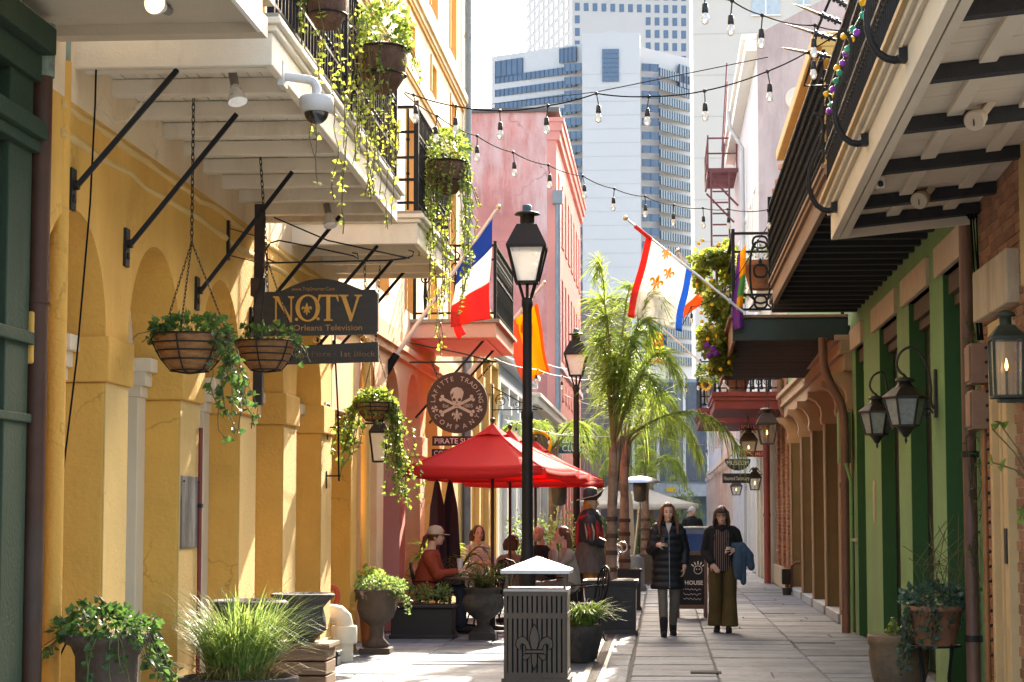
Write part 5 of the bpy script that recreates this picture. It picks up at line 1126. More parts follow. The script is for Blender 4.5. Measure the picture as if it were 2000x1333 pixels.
flagpole(t, at(1452,610,Y=Yf), at(1226,430,Y=Yf), m_steel, .02)
C4 = (at(1262,462,Y=Yf), at(1352,528,Y=Yf), at(1224,618,Y=Yf), at(1330,648,Y=Yf)); obj('hoist_sleeve', MB().tube([at(1240,442,Y=Yf),at(1272,468,Y=Yf)],.028,8), f_red, t)
flag(t,'red_stripe',C4,0,.12,0,1,f_red,.08,1.2); flag(t,'white_field',C4,.12,.88,0,1,f_white,.08,1.2); flag(t,'blue_stripe',C4,.88,1,0,1,f_sky,.06,1.2)
for px,py,sz in ((1282,552,.23),(1306,534,.19),(1301,497,.17)):
    mb = MB(); fleur_mb(mb, at(px,py,Y=Yf-.09), V((.93,0,-.36)), V((.36,0,.93)), sz, (0,-.004,0)); obj('fleur_emblem', mb, f_yel, t)
Yf = 33.0; t = thing('white_banner_flag', 'white and red flag on a pole partly behind the fleur flag', 'flag', at(1425,665,Y=Yf))
flagpole(t, at(1424,666,Y=Yf), at(1326,494,Y=Yf), r=.025); C4 = (at(1336,512,Y=Yf), at(1376,590,Y=Yf), at(1318,560,Y=Yf), at(1334,622,Y=Yf)); flag(t,'white_field',C4,0,.75,0,1,f_white,.05,1.5); flag(t,'red_stripe',C4,.75,1,0,1,f_or,.05,1.5)
Yf = 41.0; t = thing('orange_banner', 'orange and blue banner hanging among the palm fronds', 'flag', at(1300,640,Y=Yf)); flagpole(t, at(1424,760,Y=Yf), at(1294,640,Y=Yf), r=.02, ball=False)
C4 = (at(1272,645,Y=Yf), at(1302,655,Y=Yf), at(1268,708,Y=Yf), at(1300,712,Y=Yf)); flag(t,'orange_field',C4,0,.8,0,1,f_or,.05,1.5); flag(t,'blue_stripe',C4,.8,1,0,.6,f_blue,.05,1.5)
Yf = 27.2; t = thing('carnival_flag', 'purple, gold and green flag hung on the balcony rail', 'flag', at(1450,480,Y=Yf)); C4 = (at(1440,500,Y=Yf), at(1457,478,Y=Yf), at(1430,645,Y=Yf), at(1452,640,Y=Yf))
flag(t,'purple_field',C4,0,.35,0,1,f_pur,.05,1); flag(t,'gold_field',C4,.35,1,0,.35,f_yel,.05,1); flag(t,'green_field',C4,.35,1,.35,.6,f_grn,.05,1); flag(t,'gold_field',C4,.35,1,.6,.75,f_yel,.05,1); flag(t,'purple_field',C4,.35,1,.75,1,f_pur,.05,1)
# ================================================================ STREET FURNITURE
# street lamps
def street_lamp(P, label):
    t = thing('street_lamp', label, 'street lamp', P, group='black lantern posts along the lane'); P = V(P)
    mb = MB(); mb.lathe([(.16,0),(.16,.06),(.13,.1),(.115,.2),(.1,.62),(.11,.66),(.12,.7),(.09,.74),(.08,.8),(.085,.9),(.098,.98),(.09,1.06),(.066,1.12),(.058,1.3)], P, 24, flute=0); obj('base', mb, m_iron_b, t)
    mb = MB(); mb.lathe([(.058,1.3),(.055,2.5),(.062,2.52),(.062,2.58),(.05,2.6),(.047,3.62),(.058,3.66),(.058,3.72),(.03,3.74)], P, 16); obj('pole', mb, m_iron_b, t)
    for i in range(12):
        a = 2*math.pi*i/12; obj('flute', MB().tube([P+V((math.cos(a)*.108,math.sin(a)*.108,.2)),P+V((math.cos(a)*.1,math.sin(a)*.1,.6))],.012,5), m_iron_b, t)
    c = P+V((0,0,4.25)); h = .36; wt, wb = .37, .21
    lantern_parts(t, c, wt, wb, h, .23, m_iron_b, m_frost, False, .1, fr=.017)
    mb = MB()
    for sx in (-1,1):
        for sy in (-1,1): mb.bar(c+V((sx*wt/2,sy*wt/2,0)), P+V((sx*.03,sy*.03,3.7)), .018)
    mb.tube([P+V((0,0,3.7)),P+V((0,0,3.9))],.016,8); obj('cradle', mb, m_iron_b, t)
    obj('cap', MB().lathe([(.05,.37),(.05,.43),(.02,.44)], c, 12), mat('dull_blue_plastic', (.02,.08,.14), .4), t)
    return t
P = at(1030,1000,Y=20.6); street_lamp((P.x,20.6,0), 'nearer black street lamp standing behind the slatted litter bin')
P = at(1126,1000,Y=34.6); street_lamp((P.x,34.6,0), 'farther black street lamp standing beside the pirate statue')
# litter bin
X0, X1, Y0, Y1 = -1.43, -.86, 18.45, 19.02
t = thing('litter_bin', 'dark slatted metal litter bin with pyramid hood and fleur de lis panel', 'bin', ((X0+X1)/2,(Y0+Y1)/2,0)); m_bin = mat('bronze_bin_paint', (.09,.064,.042), .55, .2, 6, .2, 80, spec=.45)
obj('base', MB().box(X0-.02,X1+.02,Y0-.02,Y1+.02,0,.09), m_bin, t, .008); obj('liner', MB().box(X0+.05,X1-.05,Y0+.05,Y1-.05,.1,.84), mat('black_liner', (.01,.01,.01), .7), t)
obj('top_plate', MB().box(X0-.005,X1+.005,Y0-.005,Y1+.005,.855,.885), mat('worn_bin_top', (.35,.33,.3), .4, .15, 8, .1, 50, metal=.5), t, .008)
W_ = (X1-X0)/13
for i in range(13):
    a = X0+i*W_
    obj('slat', MB().box(a+.0005,a+W_*.66,Y0,Y0+.012,.09,.855), m_bin, t); obj('slat', MB().box(a+.0005,a+W_*.66,Y1-.012,Y1,.09,.855), m_bin, t)
    b = Y0+.013+i*(Y1-Y0-.026)/13; obj('slat', MB().box(X1-.012,X1,b,b+W_*.62,.09,.855), m_bin, t); obj('slat', MB().box(X0,X0+.012,b,b+W_*.62,.09,.855), m_bin, t)
for z0,z1 in ((.09,.14),(.62,.67),(.82,.855)):
    for q in (MB().box(X0+.001,X1-.001,Y0-.003,Y0-.0002,z0,z1), MB().box(X1+.0002,X1+.003,Y0+.001,Y1-.001,z0,z1)): obj('band', q, m_bin, t)
fleur_mb(mb := MB(), ((X0+X1)/2-.01,Y0-.0035,.37), (1,0,0), (0,0,1), .4, (0,-.008,0)); obj('emblem', mb, m_bin, t, .003)
for q_ in fleur():
    pq = [V(((X0+X1)/2-.01+a*.41,Y0-.0125,.37+b*.41)) for a,b in q_]; obj('emblem_outline', MB().tube(pq+[pq[0]],.0035,4,False), MATS.get('black_iron'), t)
for x in (X0+.025,X1-.025):
    for y in (Y0+.025,Y1-.025): obj('hood_post', MB().box(x-.01,x+.01,y-.01,y+.01,.885,1.02), m_bin, t)
mb = MB(); c = V(((X0+X1)/2,(Y0+Y1)/2,0)); q = math.sqrt(2)*(X1-X0+.06)/2; mb.ngon_lathe([(q,1.02),(q,1.05),(.004,1.17)], c, 4); obj('hood', mb, mat('galvanised_hood', (.38,.39,.4), .32, .12, 5, .1, 40, metal=.7), t, .004)

# ---------------------------------------------------------------- pots and plants
m_darkurn = mat('dark_cast_stone', (.045,.04,.036), .8, .35, 7, .35, 60, col2=(.1,.085,.07)); m_brownurn = mat('brown_cast_stone', (.085,.055,.036), .8, .3, 6, .35, 50, col2=(.07,.05,.04), streak=1)
m_soil = mat('potting_soil', (.05,.032,.02), .95, .4, 20, .5, 60)
def pot(name, label, P, prof, m, n=32, flute=0, nf=16, base=None, cat='planter', soil=None, group=None, sy=1):
    t = thing(name, label, cat, P, group=group); mb = MB(); mb.lathe(prof, P, n, 1, sy, flute, nf); b_ = obj('bowl', mb, m, t)
    if base: obj('foot', MB().cbox(V(P)+V((0,0,base[1]/2)),(base[0],base[0]*sy,base[1])), m, t, .008)
    if soil: obj('soil', MB().lathe([(soil[0],soil[1]),(.003,soil[1]+.02)],P,20), m_soil, t)
    return t
def grow(t, lmb, smb, lm, sm=None):
    if lmb: stuff(obj('foliage', lmb, lm, t, fixn=False))
    if smb and smb.v: stuff(obj('stems', smb, sm or stemm, t, fixn=False))
G_U = None
# bottom left ivy urn
P = V((-3.17,11.6,0)); t = pot('ivy_urn', 'brown fluted urn of ivy at the bottom left below the copper pipe', P, [(.13,0),(.15,.05),(.1,.12),(.13,.2),(.17,.5),(.175,.74),(.2,.8),(.25,.83),(.26,.85),(.24,.87),(.2,.84)], m_brownurn, 48, .025, 24, soil=(.2,.83))
l, s = MB(), MB(); clump(l, P+V((0,-.02,.92)), (.32,.28,.11), 480, .045, down=.1)
for a,ln,k in ((0,.35,9),(20,.42,7),(-40,.25,6),(200,.2,4),(-80,.45,5)):
    for _ in range(k): q = R(a)+rnd.gauss(0,.3); strand(s, l, P+V((math.cos(q)*.26,math.sin(q)*.26,.88)), ln*rnd.uniform(.5,1.1), .05, drift=(.12*math.cos(q),.1*math.sin(q)))
for _ in range(5): a = P+V((rnd.uniform(-.2,.2),0,.95)); b = a+V((rnd.uniform(-.25,.1),0,rnd.uniform(.05,.14))); s.tube([a,b],.004,4); [leaf(l,a.lerp(b,rnd.random()),rdir(),.05,.04) for _ in range(6)]
grow(t, l, s, ivy)
# grass bowl
P = V((-2.93,14.1,0)); t = pot('grass_bowl', 'wide low bowl of arching green grass in front of the arcade', P, [(.25,0),(.3,.05),(.33,.25),(.36,.36),(.41,.4),(.42,.43),(.38,.44),(.35,.4)], m_darkurn, 36, soil=(.36,.4))
l = MB(); blades(l, P+V((0,0,.4)), 1000, .85, .52, .0095, rad=.2, droop=.95); grow(t, l, None, grassm)
l = MB(); blades(l, P+V((0,0,.4)), 120, .3, .45, .012, rad=.26, droop=1.3); obj('dry_blades', l, leafmat('dry_blade', (.2,.14,.05), (.34,.26,.12), .3), t, fixn=False)
# two urns behind it, box plinth
P = V((-3.06,15.1,0)); t = pot('wide_rim_urn', 'empty dark urn with wide rolled rim behind the grass bowl', P, [(.14,0),(.16,.06),(.07,.14),(.06,.24),(.12,.36),(.2,.5),(.23,.66),(.22,.78),(.26,.84),(.285,.88),(.29,.9),(.26,.92),(.2,.84),(.01,.8)], m_darkurn, 36)
P = V((-2.98,16.9,0)); t = thing('scalloped_urn', 'dark scalloped urn on a wooden crate next to white pipe', 'planter', P)
obj('bowl', MB().lathe([(.1,.5),(.13,.54),(.2,.6),(.19,.7),(.17,.78),(.22,.84),(.26,.87),(.265,.89),(.24,.9),(.18,.82),(.01,.78)], P, 48, 1, 1, .02, 20), m_darkurn, t)
t = thing('wooden_crate', 'weathered pale wooden crate under the scalloped urn', 'crate', P); m_crate = mat('weathered_pine', (.2,.12,.065), .85, .25, 5, .4, 40, stretch=(1,1,5))
for i in range(4):
    z = .02+i*.115; 
    for sy in (-1,1): obj('plank', MB().box(P.x-.22,P.x+.24,P.y+sy*.24-.012,P.y+sy*.24+.012,z,z+.1), m_crate, t, .004)
    for sx in (-1,1): obj('plank', MB().box(P.x+sx*.23-.012,P.x+sx*.23+.012,P.y-.226,P.y+.226,z,z+.1), m_crate, t, .004)
obj('lid', MB().box(P.x-.26,P.x+.27,P.y-.27,P.y+.27,.465,.5), m_crate, t, .004)
# pvc drain, black tray
t = thing('white_drain_pipe', 'thick white plastic drain elbow coming out of the ochre wall', 'pipe', (-3.4,21.7,0)); c = at(640,1200,Y=21.7); e = V((-3.38,21.7,0))
mb = MB(); mb.tube([V((LX-.2,21.7,.5)),V((-3.5,21.7,.5)),V((-3.44,21.7,.49)),V((-3.395,21.7,.45)),V((-3.38,21.7,.38)),V((-3.38,21.7,.33))],.1,20); obj('elbow', mb, m_pvc, t)
obj('socket', MB().lathe([(.135,.19),(.14,.2),(.14,.36),(.13,.375),(.1,.375)], e, 24), m_pvc, t); obj('pipe', MB().lathe([(.1,-.02),(.1,.2)], e, 22), m_pvc, t)
t = thing('black_tray', 'small black plastic box on the paving by the white pipe', 'box', (-3.25,21.2,0)); P = at(630,1270,Y=21.1); obj('tray', MB().box(P.x-.16,P.x+.17,21.0,21.25,.01,.1), m_plast_k, t, .008); obj('lid', MB().box(P.x-.16,P.x+.18,20.99,21.26,.11,.15), m_plast_k, t, .008)
t = thing('red_round_pot', 'red round pot leaning behind the speckled urn', 'pot', at(648,1160,Y=22.2)); P = at(650,1165,Y=22.4); obj('rim', MB().tube(arcpts(P,.1,0,2*math.pi,20,(.5,.3,0),(0,0,1)),.028,8,False), mat('red_clay', (.4,.06,.03), .7), t)
# speckled urn with mint
m_speck = mat('speckled_stone', (.09,.065,.05), .85, .3, 8, .4, 70, col2=(.36,.3,.25), patch=(.62,.68)); P = V((-3.2,22.9,0))
t = pot('speckled_urn', 'speckled stone urn on square foot, spilling pale mint', P, [(.13,.07),(.15,.1),(.085,.17),(.075,.3),(.11,.34),(.19,.4),(.22,.5),(.215,.6),(.24,.68),(.26,.7),(.24,.72),(.18,.64),(.01,.62)], m_speck, 30, base=(.34,.07))
l, s = MB(), MB(); clump(l, P+V((.04,0,.76)), (.3,.28,.11), 620, .04, 'oval')
for _ in range(14): q = rnd.gauss(0,.5); strand(s, l, P+V((math.cos(q)*.25,math.sin(q)*.2,.72)), rnd.uniform(.1,.3), .04, drift=(.1,0))
grow(t, l, s, boxm)
l, s = MB(), MB(); P = V((-3.33,23.4,0)); t = pot('low_leafy_pot', 'low pot of round green leaves against the ochre wall behind speckled urn', P, [(.1,0),(.13,.3),(.14,.4),(.12,.42)], m_rust, 20); clump(l, P+V((-.02,0,.72)), (.2,.2,.25), 260, .06); grow(t, l, s, ivy_lt)
# trough planter
a = -3.42; Yp = 25.6; t = thing('trough_planter', 'black rectangular trough with three clipped shrubs', 'planter', (-3,Yp,0)); m_trough = mat('black_fibreglass', (.022,.022,.022), .6, .3, 6, .25, 50)
obj('box', MB().box(-3.4,-2.62,Yp,Yp+.36,.0,.38), m_trough, t, .015); obj('rim', MB().box(-3.43,-2.59,Yp-.03,Yp+.39,.38,.42), m_trough, t, .012); obj('skirt', MB().box(-3.42,-2.6,Yp-.02,Yp+.38,0,.05), m_trough, t, .012); obj('soil', MB().box(-3.38,-2.64,Yp+.02,Yp+.34,.415,.43), m_soil, t)
for x in (-3.22,-3.0,-2.76):
    l = MB(); clump(l, (x,Yp+.17,.56), (.12,.12,.14), 260, .035, 'oval', .3); o = obj('shrub', l, boxm, t, fixn=False)
# fern urn
P = V((-2.24,25.6,0)); t = pot('fern_urn', 'round bellied dark urn full of ferns beside the litter bin', P, [(.15,.09),(.12,.13),(.075,.18),(.08,.24),(.17,.3),(.245,.38),(.26,.46),(.24,.54),(.2,.58),(.24,.63),(.22,.64),(.18,.6),(.01,.58)], m_darkurn, 44, .018, 22, base=(.34,.09))
l = MB(); s = MB()
for _ in range(70):
    a = rnd.uniform(0,6.28); L = rnd.uniform(.2,.42); up = rnd.uniform(.1,.36); d = V((math.cos(a),math.sin(a),0)); pts = [P+V((0,0,.6))+d*(L*q)+V((0,0,up*math.sin(2.2*q)))for q in (0,.25,.5,.75,1)]; s.tube(pts,.003,4,False)
    for k_ in range(12):
        q = k_/12*3.99; i0 = int(q); c = pts[i0].lerp(pts[i0+1],q-i0); sd = V((-d.y,d.x,0))
        for e_ in (-1,1): leaf(l, c, sd*e_+d*.5+V((0,0,-.1)), .055*(1.1-k_/14), .022, (0,0,1), .1, 'oval')
grow(t, l, s, fern)
# grass pot behind the bin
P = V((-.86,21.7,0)); t = pot('dark_stone_pot', 'dark rough pot of bright arching lily grass right of the litter bin', P, [(.12,0),(.16,.05),(.21,.25),(.23,.38),(.2,.4),(.01,.37)], m_darkurn, 24)
l = MB(); blades(l, P+V((.0,0,.38)), 420, .42, .44, .026, rad=.13, droop=1.25); grow(t, l, None, leafmat('lily_grass', (.08,.19,.03), (.3,.4,.08), .4))

# ---------------------------------------------------------------- palms in square planters
m_plbox = mat('graphite_planter', (.03,.03,.032), .6, .25, 6, .25, 50)
def square_planter(P, w_, h, label, m=m_plbox):
    t = thing('square_planter', label, 'planter', P, group='square planters along the lane'); P = V(P); q = math.sqrt(2)/2
    obj('box', MB().ngon_lathe([(w_*q*.94,0),(w_*q*.97,h)], P, 4), m, t, .01); obj('rim', MB().ngon_lathe([(w_*q*1.05,h),(w_*q*1.05,h+.04)], P, 4), m, t, .01); obj('skirt', MB().ngon_lathe([(w_*q*1.03,0),(w_*q*1.0,.06)], P, 4), m, t, .01)
    obj('soil', MB().ngon_lathe([(w_*q*.9,h+.03),(w_*q*.88,h+.05)], P, 4), m_soil, t); fleur_mb(mb := MB(), P+V((0,-w_*.485-.004,h*.5)), (1,0,0), (0,0,1), h*.62, (0,-.012,0)); obj('emblem', mb, m, t, .003); return t
m_trunk = mat('palm_trunk', (.3,.2,.14), .9, .35, 5, .7, 30, col2=(.12,.065,.045), patch=(.45,.65), stretch=(1,1,.35)); m_petiole = mat('palm_petiole', (.17,.15,.05), .6, .2, 5)
def frond(par, B, az, L, rise, droop, n=84, ll=.56, hang=1.1, name='frond'):
    d = V((math.cos(az),math.sin(az),0)); pts = []
    for i in range(15):
        q = i/14; pts.append(V(B)+d*(L*(q*(1-.25*q*droop)))+V((0,0,rise*math.sin(q*1.9)-droop*L*.62*q**2.4)))
    mb = MB(); mb.cur = 0; mb.tube(pts, [.022*(1-.85*i/14) for i in range(15)], 5)
    mb.cur = 1; sd = V((-d.y,d.x,0))
    for k_ in range(n):
        q = .16+.84*k_/n; f_ = q*13.99; i0 = int(f_); c = pts[i0].lerp(pts[i0+1],f_-i0); tg = (pts[i0+1]-pts[i0]).normalized()
        for e_ in (-1,1):
            rnd_h = rnd.uniform(.5,1.25); l_ = ll*(1-.55*abs(q-.45))*rnd.uniform(.7,1.2); dr = (sd*e_*rnd.uniform(.5,1.0)+tg*rnd.uniform(.2,.7)+V((0,0,rnd.uniform(-.3,.3)))+rdir()*.35).normalized(); vs = []
            wd = tg.cross(dr); wd = wd.normalized() if wd.length > .05 else V((0,0,1)); wd = (wd+rdir()*.5).normalized()
            for j in range(4):
                u_ = j/3; p = c+dr*(l_*u_*(1-.3*hang*u_))+V((0,0,-hang*rnd_h*l_*.75*u_**1.8)); ww = .0062*(1-u_**2.2)+.0008; vs += [p-wd*ww,p+wd*ww]
            mb.add(vs, [(0,1,3,2),(2,3,5,4),(4,5,7,6)], True)
    return obj(name, mb, [m_petiole,palmm], par, fixn=False)
def palm(P, trunk, r0, label, fronds, lean=(0,0)):
    t = thing('palm_tree', label, 'palm tree', P, group='feathery palms planted along the lane'); P = V(P); mb = MB(); n = 16
    pts = [P+V((lean[0]*i/n,lean[1]*i/n,trunk*i/n)) for i in range(n+1)]; mb.tube(pts, [r0*(1.25-.5*i/n)*(1+rnd.uniform(-.05,.06)) for i in range(n+1)], 14); tr = obj('trunk', mb, m_trunk, t)
    for i in range(4): 
        z = .12+i*.22; mb = MB(); mb.lathe([(r0*1.28,z),(r0*1.33,z+.03),(r0*1.26,z+.06)], P+V((lean[0]*z/trunk,lean[1]*z/trunk,0)), 14); obj('ring_scar', mb, mat('trunk_scar', (.09,.05,.035), .9), tr)
    top = pts[-1]
    for i in range(5):
        a = rnd.uniform(0,6.28); mb = MB(); mb.tube([top-V((0,0,.9)),top+V((math.cos(a)*.05,math.sin(a)*.05,-.2)),top+V((math.cos(a)*.14,math.sin(a)*.14,.15))],[.04,.05,.012],6,flat=.5); obj('leaf_base', mb, m_trunk, t)
    for f_ in fronds: frond(t, top, R(f_[0]), f_[1], f_[2], f_[3], hang=f_[4] if len(f_) > 4 else 1.0)
    return t
P = at(1193,1000,Y=26.95); sq = square_planter((P.x,26.95,0), .68, .66, 'nearest graphite square planter holding the reddish palm')
palm((P.x,26.95,.68), 1.75, .062, 'nearest palm with reddish trunk and long drooping fronds', [(178,.22,2.5,.4,.4),(15,.8,2.2,.5,.55),(-15,1.1,1.5,.8,.7),(0,2.0,.75,.62,1.1),(60,.7,2.3,.4,.5),(110,.5,2.1,.5,.5),(-60,.7,1.6,.8,.6),(250,.3,1.8,.7,.5),(35,1.2,1.6,.7,.8),(150,.25,1.5,1.0,.6),(-40,1.0,1.2,.9,.9),(280,.35,1.1,1.2,.8),(80,.5,1.4,.8,.7),(5,.6,1.7,.7,.8),(40,.9,1.1,.9,.9),(-25,.7,1.8,.6,.7),(100,.35,1.6,.6,.7),(-80,.45,1.3,.9,.8)], (.03,0))
P = at(1222,1000,Y=33.8); square_planter((P.x,33.8,0), .5, .62, 'second square planter behind the nearest palm')
palm((P.x-.02,33.8,.64), 2.0, .075, 'second palm with pale fibrous trunk right behind the first', [(20,1.3,1.2,.9),(80,1.0,1.7,.8),(320,1.3,1.0,1.0),(-10,1.7,.9,1.0),(60,1.1,1.3,.9),(140,.6,1.4,1.0)])
P = at(1262,1000,Y=46.5); t = square_planter((P.x+.02,46.5,0), .62, .6, 'brown square planter farther back left of the walking woman', mat('brown_planter', (.1,.075,.055), .8, .2, 4)); 
palm((P.x-.02,46.5,.62), 1.6, .09, 'third slim palm by the steel patio heater', [(0,1.2,.9,1.0),(90,1.2,1.2,.9),(180,1.4,1.0,1.0),(270,1.2,.8,1.0),(45,1.3,1.0,1.0)])
P = at(1260,1000,Y=58); palm((P.x,58,0), 3.4, .26, 'thick trunked palm far down the lane', [(a,2.1,1.0,1.0) for a in (0,50,100,150,200,250,300)])
P = at(1080,1000,Y=42); palm((P.x,42,0), 2.9, .09, 'leafy palm behind the second lamp post', [(a,1.7,.9,1.0) for a in (10,60,120,165,200,250,310)])

# ---------------------------------------------------------------- umbrellas, tables, chairs
m_redcan = clothmat('red_canvas', (.7,.04,.04), .45); m_wcan = clothmat('white_canvas', (.72,.66,.55), .35); m_wood = mat('dark_umbrella_pole', (.06,.03,.02), .5)
def umbrella(P, w_, ze, za, rz, label, m, name='market_umbrella', group=None):
    t = thing(name, label, 'umbrella', P, rz=0, group=group); P = V(P)
    cor = [P+V((math.cos(rz+math.pi/4+i*math.pi/2)*w_*.707,math.sin(rz+math.pi/4+i*math.pi/2)*w_*.707,ze)) for i in range(4)]; ap = P+V((0,0,za))
    for i in range(4):
        a, b = cor[i], cor[(i+1)%4]; mb = MB(); N = 8; vs = []
        for j in range(N+1):
            q = j/N
            for k_ in range(N+1):
                s_ = k_/N; p = ap.lerp(a.lerp(b,s_),q); sag = -.035*math.sin(math.pi*q)-.03*math.sin(math.pi*s_)*q*q; vs.append(p+V((0,0,sag)))
        n1 = N+1; mb.add(vs, [(j*n1+k_,j*n1+k_+1,(j+1)*n1+k_+1,(j+1)*n1+k_) for j in range(N) for k_ in range(N)], True)
        pn = obj('canopy_panel', mb, m, t, fixn=False); pn.modifiers.new('s','SOLIDIFY').thickness = .004
        mb = MB(); e = vs[N*n1:]; q = [p+V((0,0,-.1-.02*math.sin(6*i_+i))) for i_, p in enumerate(e)]; mb.add(list(e)+q, [(j,j+1,n1+j+1,n1+j) for j in range(N)], True); vl = obj('valance', mb, m, pn, fixn=False); vl.modifiers.new('s','SOLIDIFY').thickness = .003
        mb = MB(); mb.bar(ap+V((0,0,-.09)), a+V((0,0,-.02)), .02); obj('rib', mb, m_wood, t); obj('seam', MB().tube([ap.lerp(a,k_/6)+V((0,0,.006-.035*math.sin(math.pi*k_/6))) for k_ in range(7)],.007,5), m, pn)
    mb = MB(); q = .707*w_*.2; vs = [ap+V((0,0,.06))]+[P+V((math.cos(rz+i*math.pi/4)*q*(1 if i%2 else .75),math.sin(rz+i*math.pi/4)*q*(1 if i%2 else .75),za-.09-.03*(i%2))) for i in range(8)]
    mb.add(vs, [(0,1+i,1+(i+1)%8) for i in range(8)], False); vt = obj('vent_cap', mb, m, t, fixn=False); vt.modifiers.new('s','SOLIDIFY').thickness = .004
    obj('pole', MB().tube([P,P+V((0,0,za+.03))],.022,10), m_wood, t); obj('finial', MB().ball(P+V((0,0,za+.1)),.035,10,6).tube([P+V((0,0,za)),P+V((0,0,za+.08))],.015,6), m_wood, t)
    obj('base_plate', MB().lathe([(.25,0),(.25,.05),(.05,.07),(.03,.25)],P,20), m_iron, t)
    mb = MB()
    for i in range(4): a = rnd.uniform(0,6.28); q = P+V((math.cos(a)*.05,math.sin(a)*.05,ze+.1)); mb.tube([q,q+V((.04,0,-.12)),q+V((.0,0,-.24)),q+V((-.04,0,-.12)),q],.005,5,False)
    obj('cord', mb, m_cable, t); return t
GU = 'red market umbrellas over the cafe tables'
P = at(962,1000,Y=27.6); umbrella((P.x,27.6,0), 1.92, 2.15, 2.72, R(-12), 'front red market umbrella shading the seated woman', m_redcan, group=GU)
P = at(996,1000,Y=29.7); umbrella((P.x,29.7,0), 1.9, 2.14, 2.72, R(-12), 'middle red market umbrella just behind the front one', m_redcan, group=GU)
P = at(1046,1000,Y=32.6); umbrella((P.x,32.6,0), 1.8, 2.1, 2.66, R(-12), 'rear red market umbrella beside the second lamp', m_redcan, group=GU)
P = at(1255,1000,Y=57); umbrella((P.x,57,0), 2.4, 1.82, 2.3, R(20), 'large off white umbrella far down the lane', m_wcan)
P = at(1190,1000,Y=60); umbrella((P.x,60,0), 2.0, 1.9, 2.35, R(10), 'smaller off white umbrella behind the pirate statue', m_wcan)
def folded(P, h, label, m):
    t = thing('folded_umbrella', label, 'umbrella', P); P = V(P); mb = MB(); mb.lathe([(.13,.55),(.15,.6),(.13,.9),(.09,h-.4),(.03,h-.05)], P, 20, 1, 1, .18, 5); obj('furled_canopy', mb, m, t); obj('pole', MB().tube([P,P+V((0,0,h+.05))],.02,8), m_wood, t); obj('finial', MB().ball(P+V((0,0,h+.06)),.03,8,6), m_wood, t); obj('foot', MB().lathe([(.2,0),(.2,.05),(.03,.07)],P,16), m_iron, t)
m_dkcan = clothmat('dark_plum_canvas', (.045,.035,.05), .1)
for px,Yq,lb in ((853,28.4,'left folded dark umbrella behind the seated woman'),(879,28.6,'right folded dark umbrella behind the seated woman')): P = at(px,1000,Y=Yq); folded((P.x,Yq,0), 2.05, lb, m_dkcan)
P = at(1226,1000,Y=43); folded((P.x,43,0), 2.25, 'folded white and teal umbrella behind the palms', m_wcan)
# iron bistro chairs (prototype faces +x) and tables
def iron_chair(label, P, rz):
    t = thing('iron_chair', label, 'chair', (0,0,0), group='black iron cafe chairs')
    mb = MB(); mb.lathe([(.2,.43),(.21,.445),(.2,.46),(.16,.462)], (0,0,0), 20, 1, 1); obj('seat', mb, m_iron, t)
    for sx in (-1,1):
        for sy in (-1,1): obj('leg', MB().tube([(sx*.16,sy*.16,.44),(sx*.15,sy*.15,.25),(sx*.2,sy*.2,.02),(sx*.23,sy*.22,.0)],[.014,.012,.012,.016],6), m_iron, t)
    mb = MB(); arch = [(-.19,-.19,.45),(-.23,-.21,.62),(-.26,-.2,.78),(-.28,-.12,.88),(-.285,0,.91),(-.28,.12,.88),(-.26,.2,.78),(-.23,.21,.62),(-.19,.19,.45)]; mb.tube(arch,.014,6); obj('back_frame', mb, m_iron, t)
    for y in (-.1,0,.1): 
        pts = [(-.2,y*.8,.46),(-.23,y+.03,.58),(-.25,y-.03,.7),(-.275,y*.7,.88-abs(y)*.2)]; obj('back_scroll', MB().tube(pts,.009,5), m_iron, t)
    obj('back_ring', MB().tube(arcpts((-.25,0,.7),.07,0,2*math.pi,14,(0,1,0),(-.15,0,1)),.009,5,False), m_iron, t)
    for s_ in (-1,1): obj('armrest', MB().tube([(-.24,s_*.21,.68),(-.05,s_*.24,.68),(.12,s_*.23,.66),(.17,s_*.21,.6),(.15,s_*.18,.46)],.011,6), m_iron, t)
    t.location = P; t.rotation_euler = (0,0,rz); return t
ch = iron_chair('black iron cafe chair under the seated woman in rust sweater', (-3.03,26.9,0), R(5))
def chair_at(px, Yq, rz, lb): P = at(px,1000,Y=Yq); return dup(ch, (P.x,Yq,0), R(rz), lb)
chair_at(772,27.6,20,'black iron cafe chair against the wall left of the seated woman'); chair_at(1140,25.4,200,'black iron cafe chair between the bin and the nearest palm planter'); chair_at(945,28.2,200,'black iron cafe chair behind the fern urn'); chair_at(1085,28.6,170,'black iron cafe chair of the woman in grey'); chair_at(1010,29.6,60,'black iron cafe chair behind the near lamp post'); chair_at(1060,31.2,190,'black iron cafe chair of the bald man')
def table(P, label):
    t = thing('cafe_table', label, 'table', P, group='round iron cafe tables'); P = V(P); obj('table_top', MB().lathe([(.33,.7),(.34,.71),(.34,.725),(.33,.73)],P,28), mat('dark_table_top', (.06,.055,.05), .35), t); obj('stem', MB().tube([P+V((0,0,.03)),P+V((0,0,.7))],.025,8), m_iron, t)
    for i in range(3): a = 2.1*i; obj('foot', MB().tube([P+V((0,0,.12)),P+V((math.cos(a)*.15,math.sin(a)*.15,.1)),P+V((math.cos(a)*.3,math.sin(a)*.3,.015))],.016,6), m_iron, t)
for px,Yq,lb in ((905,26.9,'round cafe table in front of the woman in rust sweater'),(1040,29.2,'round cafe table between the bald man and the woman in grey')): P = at(px,1000,Y=Yq); table((P.x,Yq,0), lb)
